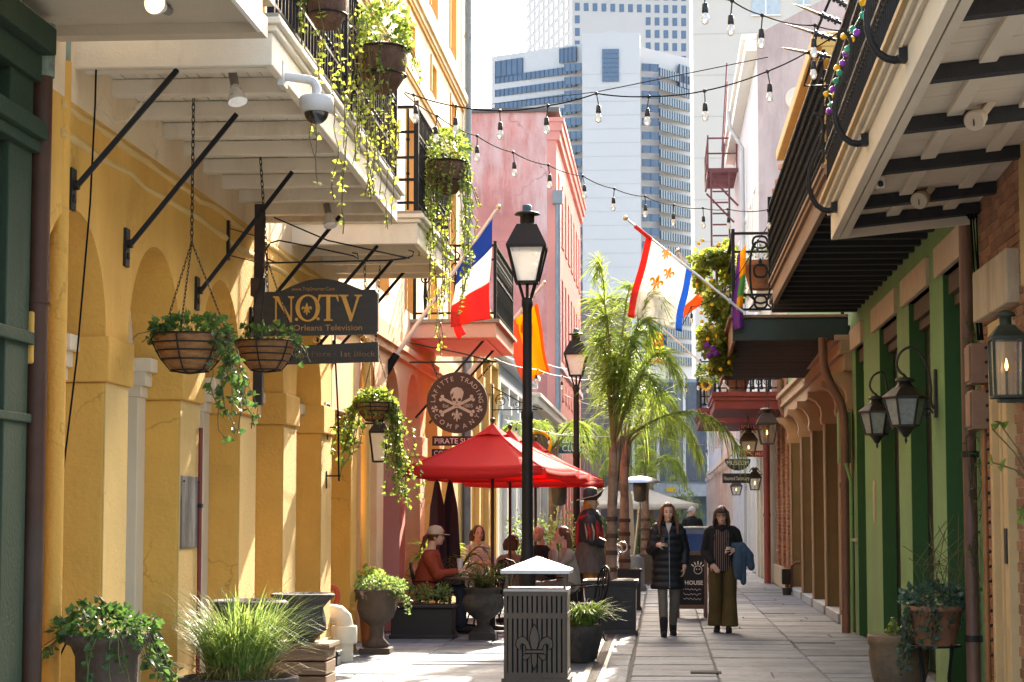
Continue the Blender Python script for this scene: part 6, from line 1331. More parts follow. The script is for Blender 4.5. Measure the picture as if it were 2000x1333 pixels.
# patio heaters
def heater(px, Yq, H, label, s_=1.0):
    P = at(px,1000,Y=Yq); P.z = 0; t = thing('patio_heater', label, 'heater', P); obj('pole', MB().tube([P+V((-.12,0,.7)),P+V((0,0,H-.45))],.03,10), m_steel, t); obj('burner', MB().lathe([(.06,H-.45),(.12,H-.42),(.14,H-.2),(.15,H-.05),(.05,H)],P,20), mat('bronze_burner', (.12,.1,.08), .45, .2, 6, .1, 40, metal=.6), t)
    mb = MB(); mb.lathe([(.42,H-.06),(.38,H),(.2,H+.06),(.01,H+.08)],P,24); obj('reflector', mb, m_steel, t); obj('tank_base', MB().lathe([(.24,0),(.24,.1),(.2,.12),(.2,.66),(.1,.72)],P+V((-.12,0,0)),20), mat('grey_tank', (.16,.17,.18), .5), t)
heater(1250,42,2.25,'tall steel patio heater with tilted hood behind the palms'); heater(1092,36.5,2.15,'patio heater behind the shrubs by the second lamp')
# leafy shrubs in the middle distance
def shrub(px, Yq, zc, rad, n, lm, label, size=.06, name='leafy_shrub', shape='oval'):
    P = at(px,1000,Y=Yq); t = thing(name, label, 'shrub', (P.x,Yq,0)); l, s = MB(), MB(); clump(l, (P.x,Yq,zc), rad, n, size, shape, .25)
    for i in range(7): s.tube([(P.x,Yq,.3),(P.x+rnd.uniform(-.5,.5)*rad[0],Yq+rnd.uniform(-.5,.5)*rad[1],zc+rnd.uniform(-.2,.5)*rad[2])],.012,5)
    grow(t, l, s, lm); pt_ = MB(); pt_.ngon_lathe([(.3,0),(.34,.5),(.36,.52)],(P.x,Yq,0),4); obj('pot', pt_, m_trough, t); return t
shrub(1035,33,1.12,(.42,.35,.55),700,boxm,'bright variegated shrub behind the bald man'); shrub(1100,33.6,1.1,(.3,.3,.55),420,boxm,'variegated shrub left of the second lamp post'); shrub(1262,47.5,.95,(.5,.4,.55),520,shrubm,'dark green shrub behind the woman with long hair',.08); shrub(1180,38,1.0,(.3,.3,.5),300,shrubm,'dark shrub behind the pirate statue',.08); shrub(1335,95,1.6,(.9,.9,1.2),700,boxm,'pale feathery bush at the end of the lane',.14)
# areca palms by the seated woman
def areca(px, Yq, zb, n, L, label):
    P = at(px,1000,Y=Yq); t = thing('areca_plant', label, 'plant', (P.x,Yq,0)); obj('pot', MB().lathe([(.14,0),(.18,.3),(.17,.31)],(P.x,Yq,0),18), m_rust, t)
    for i in range(n): frond(t, (P.x,Yq,zb), rnd.uniform(0,6.28), L*rnd.uniform(.7,1.1), rnd.uniform(.4,.8), .7, 20, .26, .35)
areca(880,28.9,.5,12,.75,'bright areca palm behind the seated woman'); areca(815,29.4,.5,8,.7,'areca palm beside the wall behind the iron chairs')
# ================================================================ PEOPLE AND STATUE
def limb(mb, pts, rs, n=12):
    mb.tube(pts, rs, n)
    for p, r_ in zip(pts, rs): mb.ball(p, r_, 10, 8)
def hand(mb, w_, d, up, s=1.0, curl=.5, thumb=1):
    """palm with four bent fingers and a thumb; w_ wrist, d pointing direction, up = back of the hand"""
    w_, d, up = V(w_), V(d).normalized(), V(up).normalized(); sd = d.cross(up).normalized(); up = sd.cross(d)
    Mx = Matrix((sd,d,up)).transposed(); mb.ell(w_+d*.045*s, (.04*s,.052*s,.018*s), Mx)
    for i, L in enumerate((.07,.08,.075,.058)):
        b = w_+d*.085*s+sd*((i-1.5)*.019*s); c1 = (d*math.cos(curl)-up*math.sin(curl)); c2 = (d*math.cos(2.0*curl)-up*math.sin(2.0*curl)); p1 = b+c1*L*.5*s; limb(mb, [b-d*.02*s,b,p1,p1+c2*L*.5*s], [.0095*s,.0095*s,.009*s,.0078*s], 8)
    b = w_+d*.03*s-sd*thumb*-.034*s; c1 = (d*.6+sd*thumb*.7-up*.45).normalized(); limb(mb, [b-d*.005,b+c1*.032*s,b+c1*.045*s+(d-up*.6).normalized()*.022*s], [.012*s,.0105*s,.009*s], 8)
def head(mb, c, s=1.0, M=None):
    """fused head shapes facing local -y"""
    M = M or Matrix.Identity(3); c = V(c); q = lambda x,y,z: c+M@V((x*s,y*s,z*s))
    mb.ell(q(0,.012,.02), (.074*s,.092*s,.098*s), M, 18, 12); mb.ell(q(0,-.03,-.045), (.056*s,.058*s,.07*s), M); mb.ell(q(0,-.06,-.094), (.026*s,.024*s,.022*s), M); mb.ell(q(0,-.098,-.022), (.011*s,.018*s,.022*s), M); mb.ell(q(0,-.09,.0), (.008*s,.014*s,.022*s), M)
    for e in (-1,1): mb.ell(q(e*.075,.015,-.015), (.008*s,.018*s,.028*s), M); mb.ell(q(e*.036,-.07,-.03), (.024*s,.02*s,.022*s), M)
    mb.ell(q(0,-.083,-.062), (.024*s,.012*s,.007*s), M)
m_eye = mat('eye', (.03,.02,.015), .2, 0, 1, 0, spec=.8); m_eyew = mat('eye_white', (.7,.66,.6), .3, 0, 1, 0); m_lip = mat('lips', (.45,.15,.12), .5, .05, 9, 0)
def face(par, c, s=1.0, M=None, brow=m_eye, smile=False):
    M = M or Matrix.Identity(3); c = V(c); q = lambda x,y,z: c+M@V((x*s,y*s,z*s))
    for e in (-1,1):
        obj('eye', MB().ell(q(e*.031,-.083,-.002), (.011*s,.006*s,.006*s), M, 8, 6), m_eye, par); obj('eyebrow', MB().tube([q(e*.017,-.093,.016),q(e*.032,-.093,.021),q(e*.048,-.082,.015)],.0035*s,5), brow, par)
    obj('mouth', MB().ell(q(0,-.0935,-.064), (.02*s,.005*s,.0055*s), M, 8, 6), m_lip, par)
def cloth(par, name, mb, m, vox=.013, sm=4): return link(name, fused(mb, vox, sm), m, par)
def ell_ring(c, rx, ry, n=24, M=None, ph=0):
    return [V(c)+V((math.cos(2*math.pi*i/n)*rx, math.sin(2*math.pi*i/n)*ry, 0)) for i in range(n)]
def hair_locks(mb, c, pts_list, r_):
    for pts in pts_list: limb(mb, [V(c)+V(p) for p in pts], [r_*k_ for k_ in (1,.95,.8,.5)[:len(pts)]], 8)
def cup(par_label, P, tilt=0):
    t = thing('coffee_cup', par_label, 'cup', P); P = V(P); obj('cup', MB().lathe([(.028,-.06),(.037,.04),(.034,.04)],P,18), m_plast_k, t); obj('lid', MB().lathe([(.039,.04),(.039,.05),(.034,.062),(.01,.064)],P,18), m_plast_k, t); obj('sleeve_band', MB().lathe([(.0312,-.045),(.0345,-.005)],P,18), mat('cup_label', (.5,.45,.38), .7), t)
# --- woman in a long dark padded coat
B = V((.06,26.44,0)); t = thing('person', 'woman with long auburn hair in a dark padded coat holding a cup', 'person', B)
def L(x, y, z): return B+V((x,y,z))
mb = MB(); hc = L(0,-.02,1.575); head(mb, hc, 1.02); limb(mb, [L(0,.02,1.5),L(0,.02,1.4)],[.05,.058]); limb(mb, [L(0,.02,1.34),L(0,.02,1.1),L(0,.02,.9)],[.085,.1,.12]); limb(mb,[L(-.15,.03,1.35),L(.15,.03,1.35)],[.045,.045])
for e, y1, y2, zk in ((-1,-.08,-.17,.48),(1,-.0,.16,.47)): limb(mb, [L(e*.085,.02,.88),L(e*.085,y1,zk),L(e*.085,y2,.1)],[.09,.055,.033]); limb(mb,[L(e*.085,y2+.0,.06),L(e*.085,y2-.12,.035)],[.03,.022])
limb(mb, [L(-.19,.02,1.36),L(-.245,.0,1.1),L(-.16,-.17,1.16)],[.045,.04,.033]); limb(mb, [L(.19,.02,1.36),L(.24,.05,1.1),L(.225,-.06,.88)],[.05,.043,.033]); hand(mb, L(-.16,-.17,1.16), (.75,-.45,.2), (-.3,-.6,.6), 1.0, .75, 1); hand(mb, L(.225,-.06,.88), (-.15,-.15,-1), (1,-.2,0), 1.0, .4, 1)
body = link('body', fused(mb,.008,3), m_skin, t); face(body, hc, 1.02)
m_puff = mat('black_padded_nylon', (.009,.010,.014), .5, .25, 8, .1, 60, spec=.35); mb = MB(); rings = []
for i in range(73):
    z = .6+.8*i/72; q = (z-.6)/.8; rx = .262-.075*math.sin(min(1,q*1.25)*math.pi*.5)+.02*math.sin(q*math.pi*1.9-2.2); rx = rx if q < .84 else rx-(q-.84)*.55; ry = rx*.72; w_ = .017*abs(math.sin(math.pi*(z-.6)/.089)); rings.append(ell_ring(L(0,.02,z), rx+w_, ry+w_, 28))
mb.loft(rings)
def puff_sleeve(pts, r0, r1, n=18):
    P_ = []; rr = []
    for a, b in zip(pts, pts[1:]):
        for i in range(n): q = i/n; P_.append(V(a).lerp(V(b),q)); rr.append(None)
    P_.append(V(pts[-1])); m_ = len(P_); mb.tube(P_, [r0+(r1-r0)*i/m_+.008*abs(math.sin(math.pi*i/5.2)) for i in range(m_)], 14)
puff_sleeve([L(-.17,.02,1.355),L(-.245,.0,1.09),L(-.165,-.165,1.155)], .08, .055); puff_sleeve([L(.17,.02,1.355),L(.245,.05,1.09),L(.228,-.05,.9)], .083, .058); mb.ball(L(-.245,0,1.09),.068); mb.ball(L(.245,.05,1.09),.068); limb(mb,[L(-.15,.02,1.36),L(.15,.02,1.36)],[.085,.085])
cloth(t, 'coat', mb, m_puff, .009, 1)
mb = MB(); mb.tube(arcpts(L(0,.01,1.43),.085,R(-60),R(240),20,(1,0,0),(0,.85,0)),.035,10); cloth(t,'collar',mb,m_puff,.012,2)
obj('zip', MB().tube([L(0,-.125,1.36),L(0,-.148,1.1),L(0,-.165,.9),L(0,-.185,.62)],.004,5), m_steel, t); obj('shirt', MB().prism([(-.045,1.44),(.045,1.44),(.0,1.3)], lambda a,b: L(a,-.105-.02*(1.44-b),b), (0,.012,0)), mat('pale_shirt', (.5,.48,.46), .8), t)
m_hair = mat('auburn_hair', (.12,.045,.018), .5, .45, 30, .5, 120, stretch=(1,1,.15), spec=.5); mb = MB(); mb.ell(hc+V((0,.035,.036)), (.083,.09,.1)); mb.ell(hc+V((0,-.02,.088)), (.066,.06,.036)); 
for e in (-1,1):
    for k_ in range(4): y0 = -.022+k_*.033; hair_locks(mb, hc, [[(e*.07,y0,.06),(e*.1,y0,-.05),(e*(.125+.012*k_),y0-.03,-.17),(e*(.135-.015*k_),y0-.06,-.27-.02*k_)]], .026)
for k_ in range(5): x = -.08+k_*.04; hair_locks(mb, hc, [[(x,.09,.03),(x*1.2,.11,-.1),(x*1.3,.1,-.22),(x*1.3,.09,-.3)]], .036)
cloth(t,'hair',mb,m_hair,.01,3)
m_jean = mat('grey_jeans', (.13,.115,.1), .85, .2, 20, .2, 120); m_boot = mat('black_suede', (.012,.011,.011), .8, .2, 10, .1, 80)
for e, y1, y2, zk in ((-1,-.08,-.17,.48),(1,-.0,.16,.47)):
    mb = MB(); limb(mb, [L(e*.085,.03,.82),L(e*.085,y1,zk),L(e*.085,(y1+y2)/2,.3),L(e*.085,y2,.15)],[.085,.068,.066,.056],16); cloth(t,'trouser_leg',mb,m_jean,.011,2)
    mb = MB(); limb(mb,[L(e*.085,y2,.21),L(e*.085,y2,.06)],[.06,.052]); limb(mb,[L(e*.085,y2,.045),L(e*.09,y2-.16,.032)],[.046,.034]); mb.box(B.x+e*.085-.04,B.x+e*.085+.04,B.y+y2-.02,B.y+y2+.05,0,.05); cloth(t,'boot',mb,m_boot,.009,2)
cup('black takeaway cup held by the woman in the padded coat', L(-.055,-.245,1.19))
t.scale = (.9,.95,1); t.rotation_euler.z = R(6)
# --- woman in striped top with denim jacket over her arm
B = V((.78,27.41,0)); t = thing('person', 'woman with glasses, striped top, scarf and olive trousers', 'person', B); RM = Matrix.Rotation(R(8),3,'Z')
mb = MB(); hc = L(-.01,-.02,1.535); head(mb, hc, 1.05, RM); limb(mb, [L(0,.02,1.46),L(0,.02,1.36)],[.055,.06]); limb(mb, [L(0,.02,1.3),L(0,.02,1.08),L(0,.02,.88)],[.09,.11,.12]); limb(mb,[L(-.15,.04,1.31),L(.15,.04,1.31)],[.045,.045])
for e, y2 in ((-1,.1),(1,-.08)): limb(mb, [L(e*.095,.02,.84),L(e*.09,-.03,.46),L(e*.08,y2,.1)],[.1,.06,.035]); limb(mb,[L(e*.08,y2,.05),L(e*.09,y2-.13,.035)],[.03,.022])
limb(mb, [L(-.2,.03,1.3),L(-.25,.02,1.05),L(-.15,-.17,.9)],[.052,.045,.034]); limb(mb, [L(.2,.03,1.3),L(.26,.02,1.06),L(.17,-.19,1.08)],[.052,.045,.034]); hand(mb, L(-.15,-.17,.9), (.55,-.35,-.6), (-.3,-.8,.3), 1.0, .35, 1); hand(mb, L(.17,-.19,1.08), (-.75,-.4,.1), (.2,-.7,.6), 1.0, .8, -1)
body = link('body', fused(mb,.008,3), m_skin, t); face(body, hc, 1.05, RM)
q = lambda x,y,z: hc+RM@V((x*1.05,y*1.05,z*1.05))
mb = MB()
for e in (-1,1): mb.tube([q(e*.033+.026*math.cos(a),-.099,.0+.021*math.sin(a)) for a in [2*math.pi*i/16 for i in range(17)]],.003,5,False); mb.tube([q(e*.059,-.097,.004),q(e*.08,.0,.004)],.0025,5)
mb.tube([q(-.008,-.101,.004),q(.008,-.101,.004)],.003,5); obj('glasses', mb, m_plast_k, t)
m_hair2 = mat('dark_brown_hair', (.06,.025,.015), .5, .4, 30, .5, 120, stretch=(1,1,.15), spec=.5); mb = MB(); mb.ell(hc+V((0,.038,.036)), (.086,.088,.1)); mb.ell(hc+V((0,-.022,.085)), (.07,.06,.04))
for e in (-1,1):
    for k_ in range(4): y0 = -.025+k_*.035; hair_locks(mb, hc, [[(e*.07,y0,.06),(e*.098,y0,-.03),(e*.11,y0-.01,-.1),(e*.1,y0-.02,-.15)]], .022)
for k_ in range(5): x = -.08+k_*.04; hair_locks(mb, hc, [[(x,.09,.03),(x*1.2,.11,-.08),(x*1.2,.1,-.16)]], .038)
for k_ in range(5): x = -.05+k_*.025; hair_locks(mb, hc, [[(x*.8,-.075,.09),(x,-.1,.065),(x*1.15,-.103,.038)]], .016)
cloth(t,'hair',mb,m_hair2,.01,3)
m_card = mat('black_knit', (.010,.010,.012), .9, .25, 20, .3, 150); m_scarf = mat('dark_plum_scarf', (.018,.01,.014), .9, .3, 20, .3, 120)
mst = bpy.data.materials.new('striped_top'); mst.use_nodes = True; N = mst.node_tree.nodes; Lk = mst.node_tree.links; tc = N.new('ShaderNodeTexCoord'); wv = N.new('ShaderNodeTexWave'); wv.inputs['Scale'].default_value = 11; wv.inputs['Distortion'].default_value = .6; cr = N.new('ShaderNodeValToRGB'); cr.color_ramp.elements[0].position = .8; cr.color_ramp.elements[0].color = (.014,.010,.011,1); cr.color_ramp.elements[1].position = .95; cr.color_ramp.elements[1].color = (.22,.16,.14,1); Lk.new(tc.outputs['Object'],wv.inputs[0]); Lk.new(wv.outputs[0],cr.inputs[0]); Lk.new(cr.outputs[0],N['Principled BSDF'].inputs['Base Color']); N['Principled BSDF'].inputs['Roughness'].default_value = .85
mb = MB(); mb.loft([ell_ring(L(0,.015,z), rx, ry, 28) for z,rx,ry in ((.8,.2,.155),(.9,.205,.165),(1.02,.195,.165),(1.15,.19,.16),(1.27,.185,.14),(1.36,.12,.095),(1.4,.07,.07))]); cloth(t,'top',mb,mst,.012,4)
mb = MB()
for e in (-1,1):
    mb.loft([[L(e*(.10+.03*(1.37-z))+math.cos(2*math.pi*i/20)*w_,.035+math.sin(2*math.pi*i/20)*d_,z) for i in range(20)] for z,w_,d_ in ((.84,.095,.15),(.95,.1,.155),(1.1,.095,.15),(1.25,.1,.14),(1.37,.075,.09))])
limb(mb, [L(-.19,.03,1.3),L(-.255,.02,1.05),L(-.155,-.16,.915)],[.08,.066,.05],14); limb(mb, [L(.19,.03,1.3),L(.265,.02,1.06),L(.185,-.17,1.08)],[.078,.066,.05],14); limb(mb,[L(-.15,.04,1.32),L(.15,.04,1.32)],[.085,.085]); cloth(t,'cardigan',mb,m_card,.012,3)
mb = MB(); mb.tube(arcpts(L(0,.01,1.375),.085,0,2*math.pi,24,(1,0,0),(0,.9,0)),.036,10,False); mb.ball(L(.0,-.075,1.345),.04); cloth(t,'scarf',mb,m_scarf,.012,3)
m_olive = mat('olive_corduroy', (.095,.06,.016), .85, .2, 14, .2, 110); 
for e, y2 in ((-1,.1),(1,-.08)):
    mb = MB(); mb.loft([[L(x+math.cos(2*math.pi*i/24)*w_,y+math.sin(2*math.pi*i/24)*d_,z) for i in range(24)] for z,x,y,w_,d_ in ((.08,e*.1,y2*.8,.125,.14),(.25,e*.1,y2*.6,.11,.125),(.46,e*.1,0,.1,.115),(.65,e*.1,.0,.108,.13),(.82,e*.095,.02,.112,.15),(.92,e*.09,.02,.1,.14))]); cloth(t,'trouser_leg',mb,m_olive,.012,3)
    mb = MB(); limb(mb,[L(e*.085,y2+.02,.05),L(e*.095,y2-.15,.035)],[.046,.036]); mb.box(B.x+e*.09-.042,B.x+e*.09+.042,B.y+y2-.17,B.y+y2+.05,0,.03); cloth(t,'shoe',mb,m_boot,.009,2)
cup('black takeaway cup held by the woman in glasses', L(.075,-.24,1.13)); pw = t
jt = thing('denim_jacket', 'blue denim jacket folded over the arm of the woman in glasses', 'jacket', L(.25,-.1,1.0)); m_denim = mat('blue_denim', (.045,.085,.14), .85, .35, 9, .4, 90)
mb = MB(); limb(mb,[L(.15,-.12,1.13),L(.25,-.11,1.12),L(.34,-.1,1.0),L(.37,-.1,.88)],[.05,.07,.075,.05]); limb(mb,[L(.2,-.16,1.1),L(.2,-.17,.9),L(.2,-.16,.75)],[.06,.075,.06]); limb(mb,[L(.27,-.14,1.05),L(.26,-.15,.85),L(.27,-.14,.66)],[.06,.05,.04]); limb(mb,[L(.2,-.05,1.1),L(.23,-.02,.9)],[.06,.06]); link('cloth', fused(mb,.012,2), m_denim, jt)
mb = MB(); limb(mb,[L(.37,-.1,.89),L(.375,-.1,.86)],[.053,.05]); link('cuff', fused(mb,.011,1), m_denim, jt)
pw.scale = (.92,.95,1); pw.rotation_euler.z = R(-3)
# --- seated cafe guests
def seated(px, Yq, rz, label, mtop, mhair, sx=1.0, hairlen=.0, cap=False, mleg=None, bald=False, arms='table', zs=.46, top_m=None):
    P = at(px,1000,Y=Yq); P.z = 0; t = thing('person', label, 'person', (0,0,0)); global B; B0 = B; B = V((0,0,0))
    mb = MB(); hc = L(0,-.05,zs+.80); head(mb, hc, 1.0); limb(mb,[L(0,.0,zs+.71),L(0,.02,zs+.6)],[.052,.06]); limb(mb,[L(0,.03,zs+.56),L(0,.05,zs+.3),L(0,.05,zs+.12)],[.09*sx,.11*sx,.12*sx]); limb(mb,[L(-.15,.02,zs+.53),L(.15,.02,zs+.53)],[.045,.045])
    for e in (-1,1):
        limb(mb,[L(e*.1,.03,zs+.09),L(e*.11,-.38,zs+.08),L(e*.11,-.38,.1)],[.09,.065,.045]); limb(mb,[L(e*.11,-.38,.06),L(e*.11,-.53,.035)],[.04,.033])
        if arms == 'table': el, wr = L(e*.25,-.1,zs+.3), L(e*.1,-.34,zs+.34)
        else: el, wr = L(e*.22,-.16,zs+.32), L(e*.06,-.16,zs+.6)
        limb(mb,[L(e*.19,.02,zs+.53),el,wr],[.05,.042,.032]); hand(mb, wr, (-e*.3,-.8,.35) if arms == 'table' else (-e*.2,-.1,1), (e*.6,0,.6), 1.0, .6, -e)
    body = link('body', fused(mb,.012,3), m_skin, t); face(body, hc)
    mb = MB(); mb.loft([ell_ring(L(0,y,z), rx*sx, ry*sx, 24) for z,y,rx,ry in ((zs+.03,.05,.2,.17),(zs+.15,.05,.2,.18),(zs+.3,.05,.185,.165),(zs+.45,.03,.185,.14),(zs+.56,.02,.16,.11),(zs+.63,.015,.075,.075))]); limb(mb,[L(-.14,.02,zs+.54),L(.14,.02,zs+.54)],[.085,.085])
    for e in (-1,1):
        if arms == 'table': el, wr = L(e*.25,-.1,zs+.3), L(e*.115,-.31,zs+.335)
        else: el, wr = L(e*.22,-.16,zs+.32), L(e*.07,-.165,zs+.56)
        limb(mb,[L(e*.17,.02,zs+.52),el,wr],[.085*sx,.07*sx,.052],14)
    cloth(t,'top',mb,mtop,.014,3); mb = MB()
    for e in (-1,1): limb(mb,[L(e*.1,.04,zs+.1),L(e*.11,-.38,zs+.09),L(e*.11,-.38,.12)],[.11,.085,.065],14)
    cloth(t,'trousers',mb,mleg or m_jean,.014,3)
    for e in (-1,1): mb = MB(); limb(mb,[L(e*.11,-.37,.06),L(e*.11,-.54,.04)],[.05,.038]); cloth(t,'shoe',mb,m_boot,.012,2)
    mb = MB()
    if bald: mb.tube(arcpts(hc+V((0,.01,-.005)),.085,R(20),R(160),12,(1,0,0),(0,1.1,0)),.02,8)
    else:
        mb.ell(hc+V((0,.028,.03)), (.09,.098,.1))
        if hairlen:
            for k_ in range(6): x = -.085+k_*.034; hair_locks(mb, hc, [[(x,.07,.02),(x*1.15,.1,-hairlen*.4),(x*1.2,.09,-hairlen)]], .036)
        elif cap: hair_locks(mb, hc, [[(0,.1,.02),(0,.15,-.02),(0,.17,-.09),(0,.15,-.15)]], .035)
    cloth(t,'hair',mb,mhair,.012,3)
    if cap:
        mc = mat('cream_cap', (.55,.45,.33), .85, .1, 10, .15, 90); mb = MB(); mb.lathe([(.102,.02),(.104,.05),(.098,.09),(.07,.125),(.01,.14)],hc+V((0,.012,.01)),24,1,1.05); cp = obj('cap', mb, mc, t)
        mb = MB(); mb.prism([(-.075,-.08),(.075,-.08),(.07,-.14),(.04,-.175),(-.04,-.175),(-.07,-.14)], lambda a,b: hc+V((a,b,.03+.12*(b+.08))), (0,0,.006)); obj('visor', mb, mc, cp); obj('badge', MB().ball(hc+V((0,-.098,.07)),.014,8,6), m_lip, cp)
    B = B0; t.location = P; t.rotation_euler = (0,0,rz); return t
m_rustsw = mat('rust_sweater', (.3,.055,.022), .9, .15, 10, .3, 140)
w1 = seated(845,26.9,R(90),'seated woman in rust sweater and cream cap looking at her phone', m_rustsw, m_hair, 1.12, cap=True, mleg=mat('dark_denim', (.02,.025,.045), .85))
P = w1.location; ph = thing('mobile_phone', 'dark phone held by the seated woman in the cap', 'phone', P+V((.43,0,.87))); obj('case', MB().cbox(P+V((.46,-.03,.86)),(.012,.075,.15),0,0,.5), m_plast_k, ph, .003); obj('screen', MB().cbox(P+V((.4535,-.03,.8635)),(.003,.066,.135),0,0,.5), mat('phone_glass', (.02,.02,.03), .1), ph)
c_ = thing('plastic_cup', 'clear white plastic cup in the hands of the seated woman', 'cup', P+V((.4,.06,.88))); q = P+V((.37,-.07,.9)); obj('cup', MB().lathe([(.03,-.07),(.042,.05),(.04,.05)],q,18), m_plast_w, c_); obj('lid', MB().lathe([(.045,.05),(.045,.06),(.03,.075),(.005,.077)],q,18), m_plast_w, c_)
seated(1056,31.0,R(-40),'seated bald man in black shirt behind the near lamp post', m_card, mat('grey_hair', (.3,.28,.26), .7), 1.1, bald=True)
seated(1103,28.5,R(-75),'seated woman in grey sweater with auburn hair leaning on her hand', mat('grey_sweater', (.3,.27,.23), .9, .1, 12, .3, 140), m_hair, .95, .22, arms='chin')
seated(933,31.5,R(20),'seated woman with red hair in pale top behind the umbrella pole', mat('pale_top', (.6,.5,.46), .85), m_hair, .95, .1)
seated(1000,30.3,R(150),'seated guest in grey jacket bending low behind the lamp post', mat('grey_jacket', (.22,.2,.18), .85), m_hair2, 1.0, .1, zs=.34)
# --- man with cap far behind, beside the blue bin
P = at(1352,1000,Y=52); P.z = 0; t = thing('person', 'man in black sweatshirt and white cap by the blue bin', 'person', P); B = P
mb = MB(); hc = L(0,-.02,1.6); head(mb, hc, 1.0, Matrix.Rotation(R(-70),3,'Z')); limb(mb,[L(0,0,1.5),L(0,0,1.42)],[.05,.055]); limb(mb,[L(0,0,1.38),L(0,0,.95)],[.14,.15])
for e in (-1,1): limb(mb,[L(e*.09,0,.9),L(e*.09,0,.48),L(e*.09,0,.08)],[.09,.06,.04]); limb(mb,[L(e*.09,0,.06),L(e*.09,-.14,.04)],[.04,.033]); limb(mb,[L(e*.19,0,1.38),L(e*.25,-.02,1.12),L(e*.15,-.2,1.1)],[.05,.042,.032]); hand(mb, L(e*.15,-.2,1.1), (-e*.3,-1,0), (0,0,1))
link('body', fused(mb,.012,3), m_skin, t); mb = MB(); limb(mb,[L(0,0,1.36),L(0,0,.9)],[.17,.18],16); limb(mb,[L(-.15,0,1.38),L(.15,0,1.38)],[.09,.09])
for e in (-1,1): limb(mb,[L(e*.17,0,1.37),L(e*.25,-.02,1.12),L(e*.16,-.18,1.1)],[.085,.065,.05])
cloth(t,'sweatshirt',mb,m_card,.015,3); mb = MB(); 
for e in (-1,1): limb(mb,[L(e*.09,0,.9),L(e*.09,0,.1)],[.11,.075])
cloth(t,'trousers',mb,m_denim,.015,3); mb = MB(); mb.lathe([(.1,.02),(.1,.06),(.06,.12),(.01,.13)],hc+V((0,0,.01)),20); mb.cbox(hc+V((-.1,-.04,.035)),(.12,.13,.012)); obj('cap', mb, m_plast_w, t)
P = at(1352,1000,Y=50); P.z = 0; t = thing('blue_bin', 'blue wheeled bin with board on top behind the two women', 'bin', P); obj('body', MB().ngon_lathe([(.36,0),(.42,1.0)],P,4), mat('blue_plastic', (.02,.06,.2), .45), t, .01); obj('lid', MB().box(P.x-.4,P.x+.42,P.y-.35,P.y+.35,1.22,1.26), m_white, t, .005); obj('rim', MB().ngon_lathe([(.45,1.0),(.46,1.08)],P,4), MATS['blue_plastic'], t, .01); obj('stand', MB().box(P.x-.28,P.x+.28,P.y-.28,P.y+.28,1.08,1.22), mat('grey_bag', (.16,.2,.3), .8), t)
# --- pirate statue
P = at(1152,1000,Y=29.4); B = V((P.x,29.4,0)); t = thing('pirate_statue', 'painted pirate statue with wide dark hat, red scarf and bone face', 'statue', B); zb = .12
m_bonep = mat('painted_bone', (.45,.36,.26), .6, .25, 12, .2, 50, col2=(.25,.17,.1)); m_coatd = mat('painted_slate_coat', (.03,.035,.045), .5, .3, 8, .2, 40); m_coatg = mat('painted_grey_skirt', (.12,.1,.085), .65, .35, 8, .4, 30, stretch=(3,3,.4)); m_redp = mat('painted_red', (.4,.02,.02), .45, .2, 8, .1, 40); m_orp = mat('painted_orange', (.5,.2,.04), .55, .3, 9, .1, 40)
Mh = Matrix.Rotation(R(75),3,'Z'); mb = MB(); hc = L(.02,0,1.72); head(mb, hc, 1.05, Mh); limb(mb,[L(0,0,1.62),L(0,0,1.52)],[.05,.055]); limb(mb,[L(0,0,1.48),L(0,0,1.0)],[.15,.15]); limb(mb,[L(0,.15,1.46),L(.06,.16,1.2),L(.3,.05,1.12)],[.05,.04,.03]); limb(mb,[L(0,-.17,1.46),L(.05,-.19,1.22),L(.3,-.12,1.12)],[.05,.04,.03]); hand(mb, L(.32,-.12,1.12), (1,.1,-.1), (0,-.3,1)); hand(mb, L(.32,.05,1.12), (1,-.1,-.1), (0,.3,1))
for e in (-1,1): limb(mb,[L(0,e*.1,1.0),L(0,e*.1,.55),L(0,e*.1,.18)],[.1,.07,.05]); limb(mb,[L(0,e*.1,.17),L(.16,e*.1,.15)],[.045,.035])
body = link('body', fused(mb,.01,2), m_bonep, t); face(body, hc, 1.05, Mh)
mb = MB(); limb(mb,[L(0,0,1.47),L(0,0,1.1)],[.18,.17],16); limb(mb,[L(0,.15,1.48),L(0,-.15,1.48)],[.08,.08]); limb(mb,[L(0,.17,1.46),L(.06,.19,1.2),L(.2,.09,1.13)],[.09,.085,.06]); limb(mb,[L(0,-.17,1.46),L(.04,-.2,1.2),L(.2,-.15,1.13)],[.095,.09,.065]); cloth(t,'jacket',mb,m_coatd,.014,2)
for i in range(4): a = R(-150+i*35); obj('sleeve_slash', MB().tube([L(.02+.095*math.cos(a),-.19+.095*math.sin(a)*.9,1.42),L(.05+.1*math.cos(a),-.205+.1*math.sin(a)*.9,1.3),L(.05+.09*math.cos(a),-.2+.09*math.sin(a)*.9,1.19)],[.008,.022,.008],6), m_redp if i%2 else m_bonep, t)
mb = MB(); mb.loft([[L(math.cos(2*math.pi*i/32)*r_*(1+.05*math.cos(i*2.4)),math.sin(2*math.pi*i/32)*r_*(1+.05*math.cos(i*2.4)),z) for i in range(32)] for z,r_ in ((.72,.27),(.9,.24),(1.1,.185),(1.16,.17))]); obj('coat_skirt', mb, m_coatg, t)
mb = MB(); limb(mb,[L(-.12,-.1,1.5),L(-.02,-.17,1.52),L(.1,-.14,1.42),L(.15,-.1,1.15)],[.03,.04,.04,.03]); limb(mb,[L(-.1,.0,1.56),L(-.17,-.05,1.4),L(-.19,-.06,1.12)],[.04,.04,.03]); limb(mb,[L(.08,.1,1.52),L(.16,.06,1.35),L(.17,.0,1.1)],[.04,.035,.03]); cloth(t,'red_scarf',mb,m_redp,.013,2)
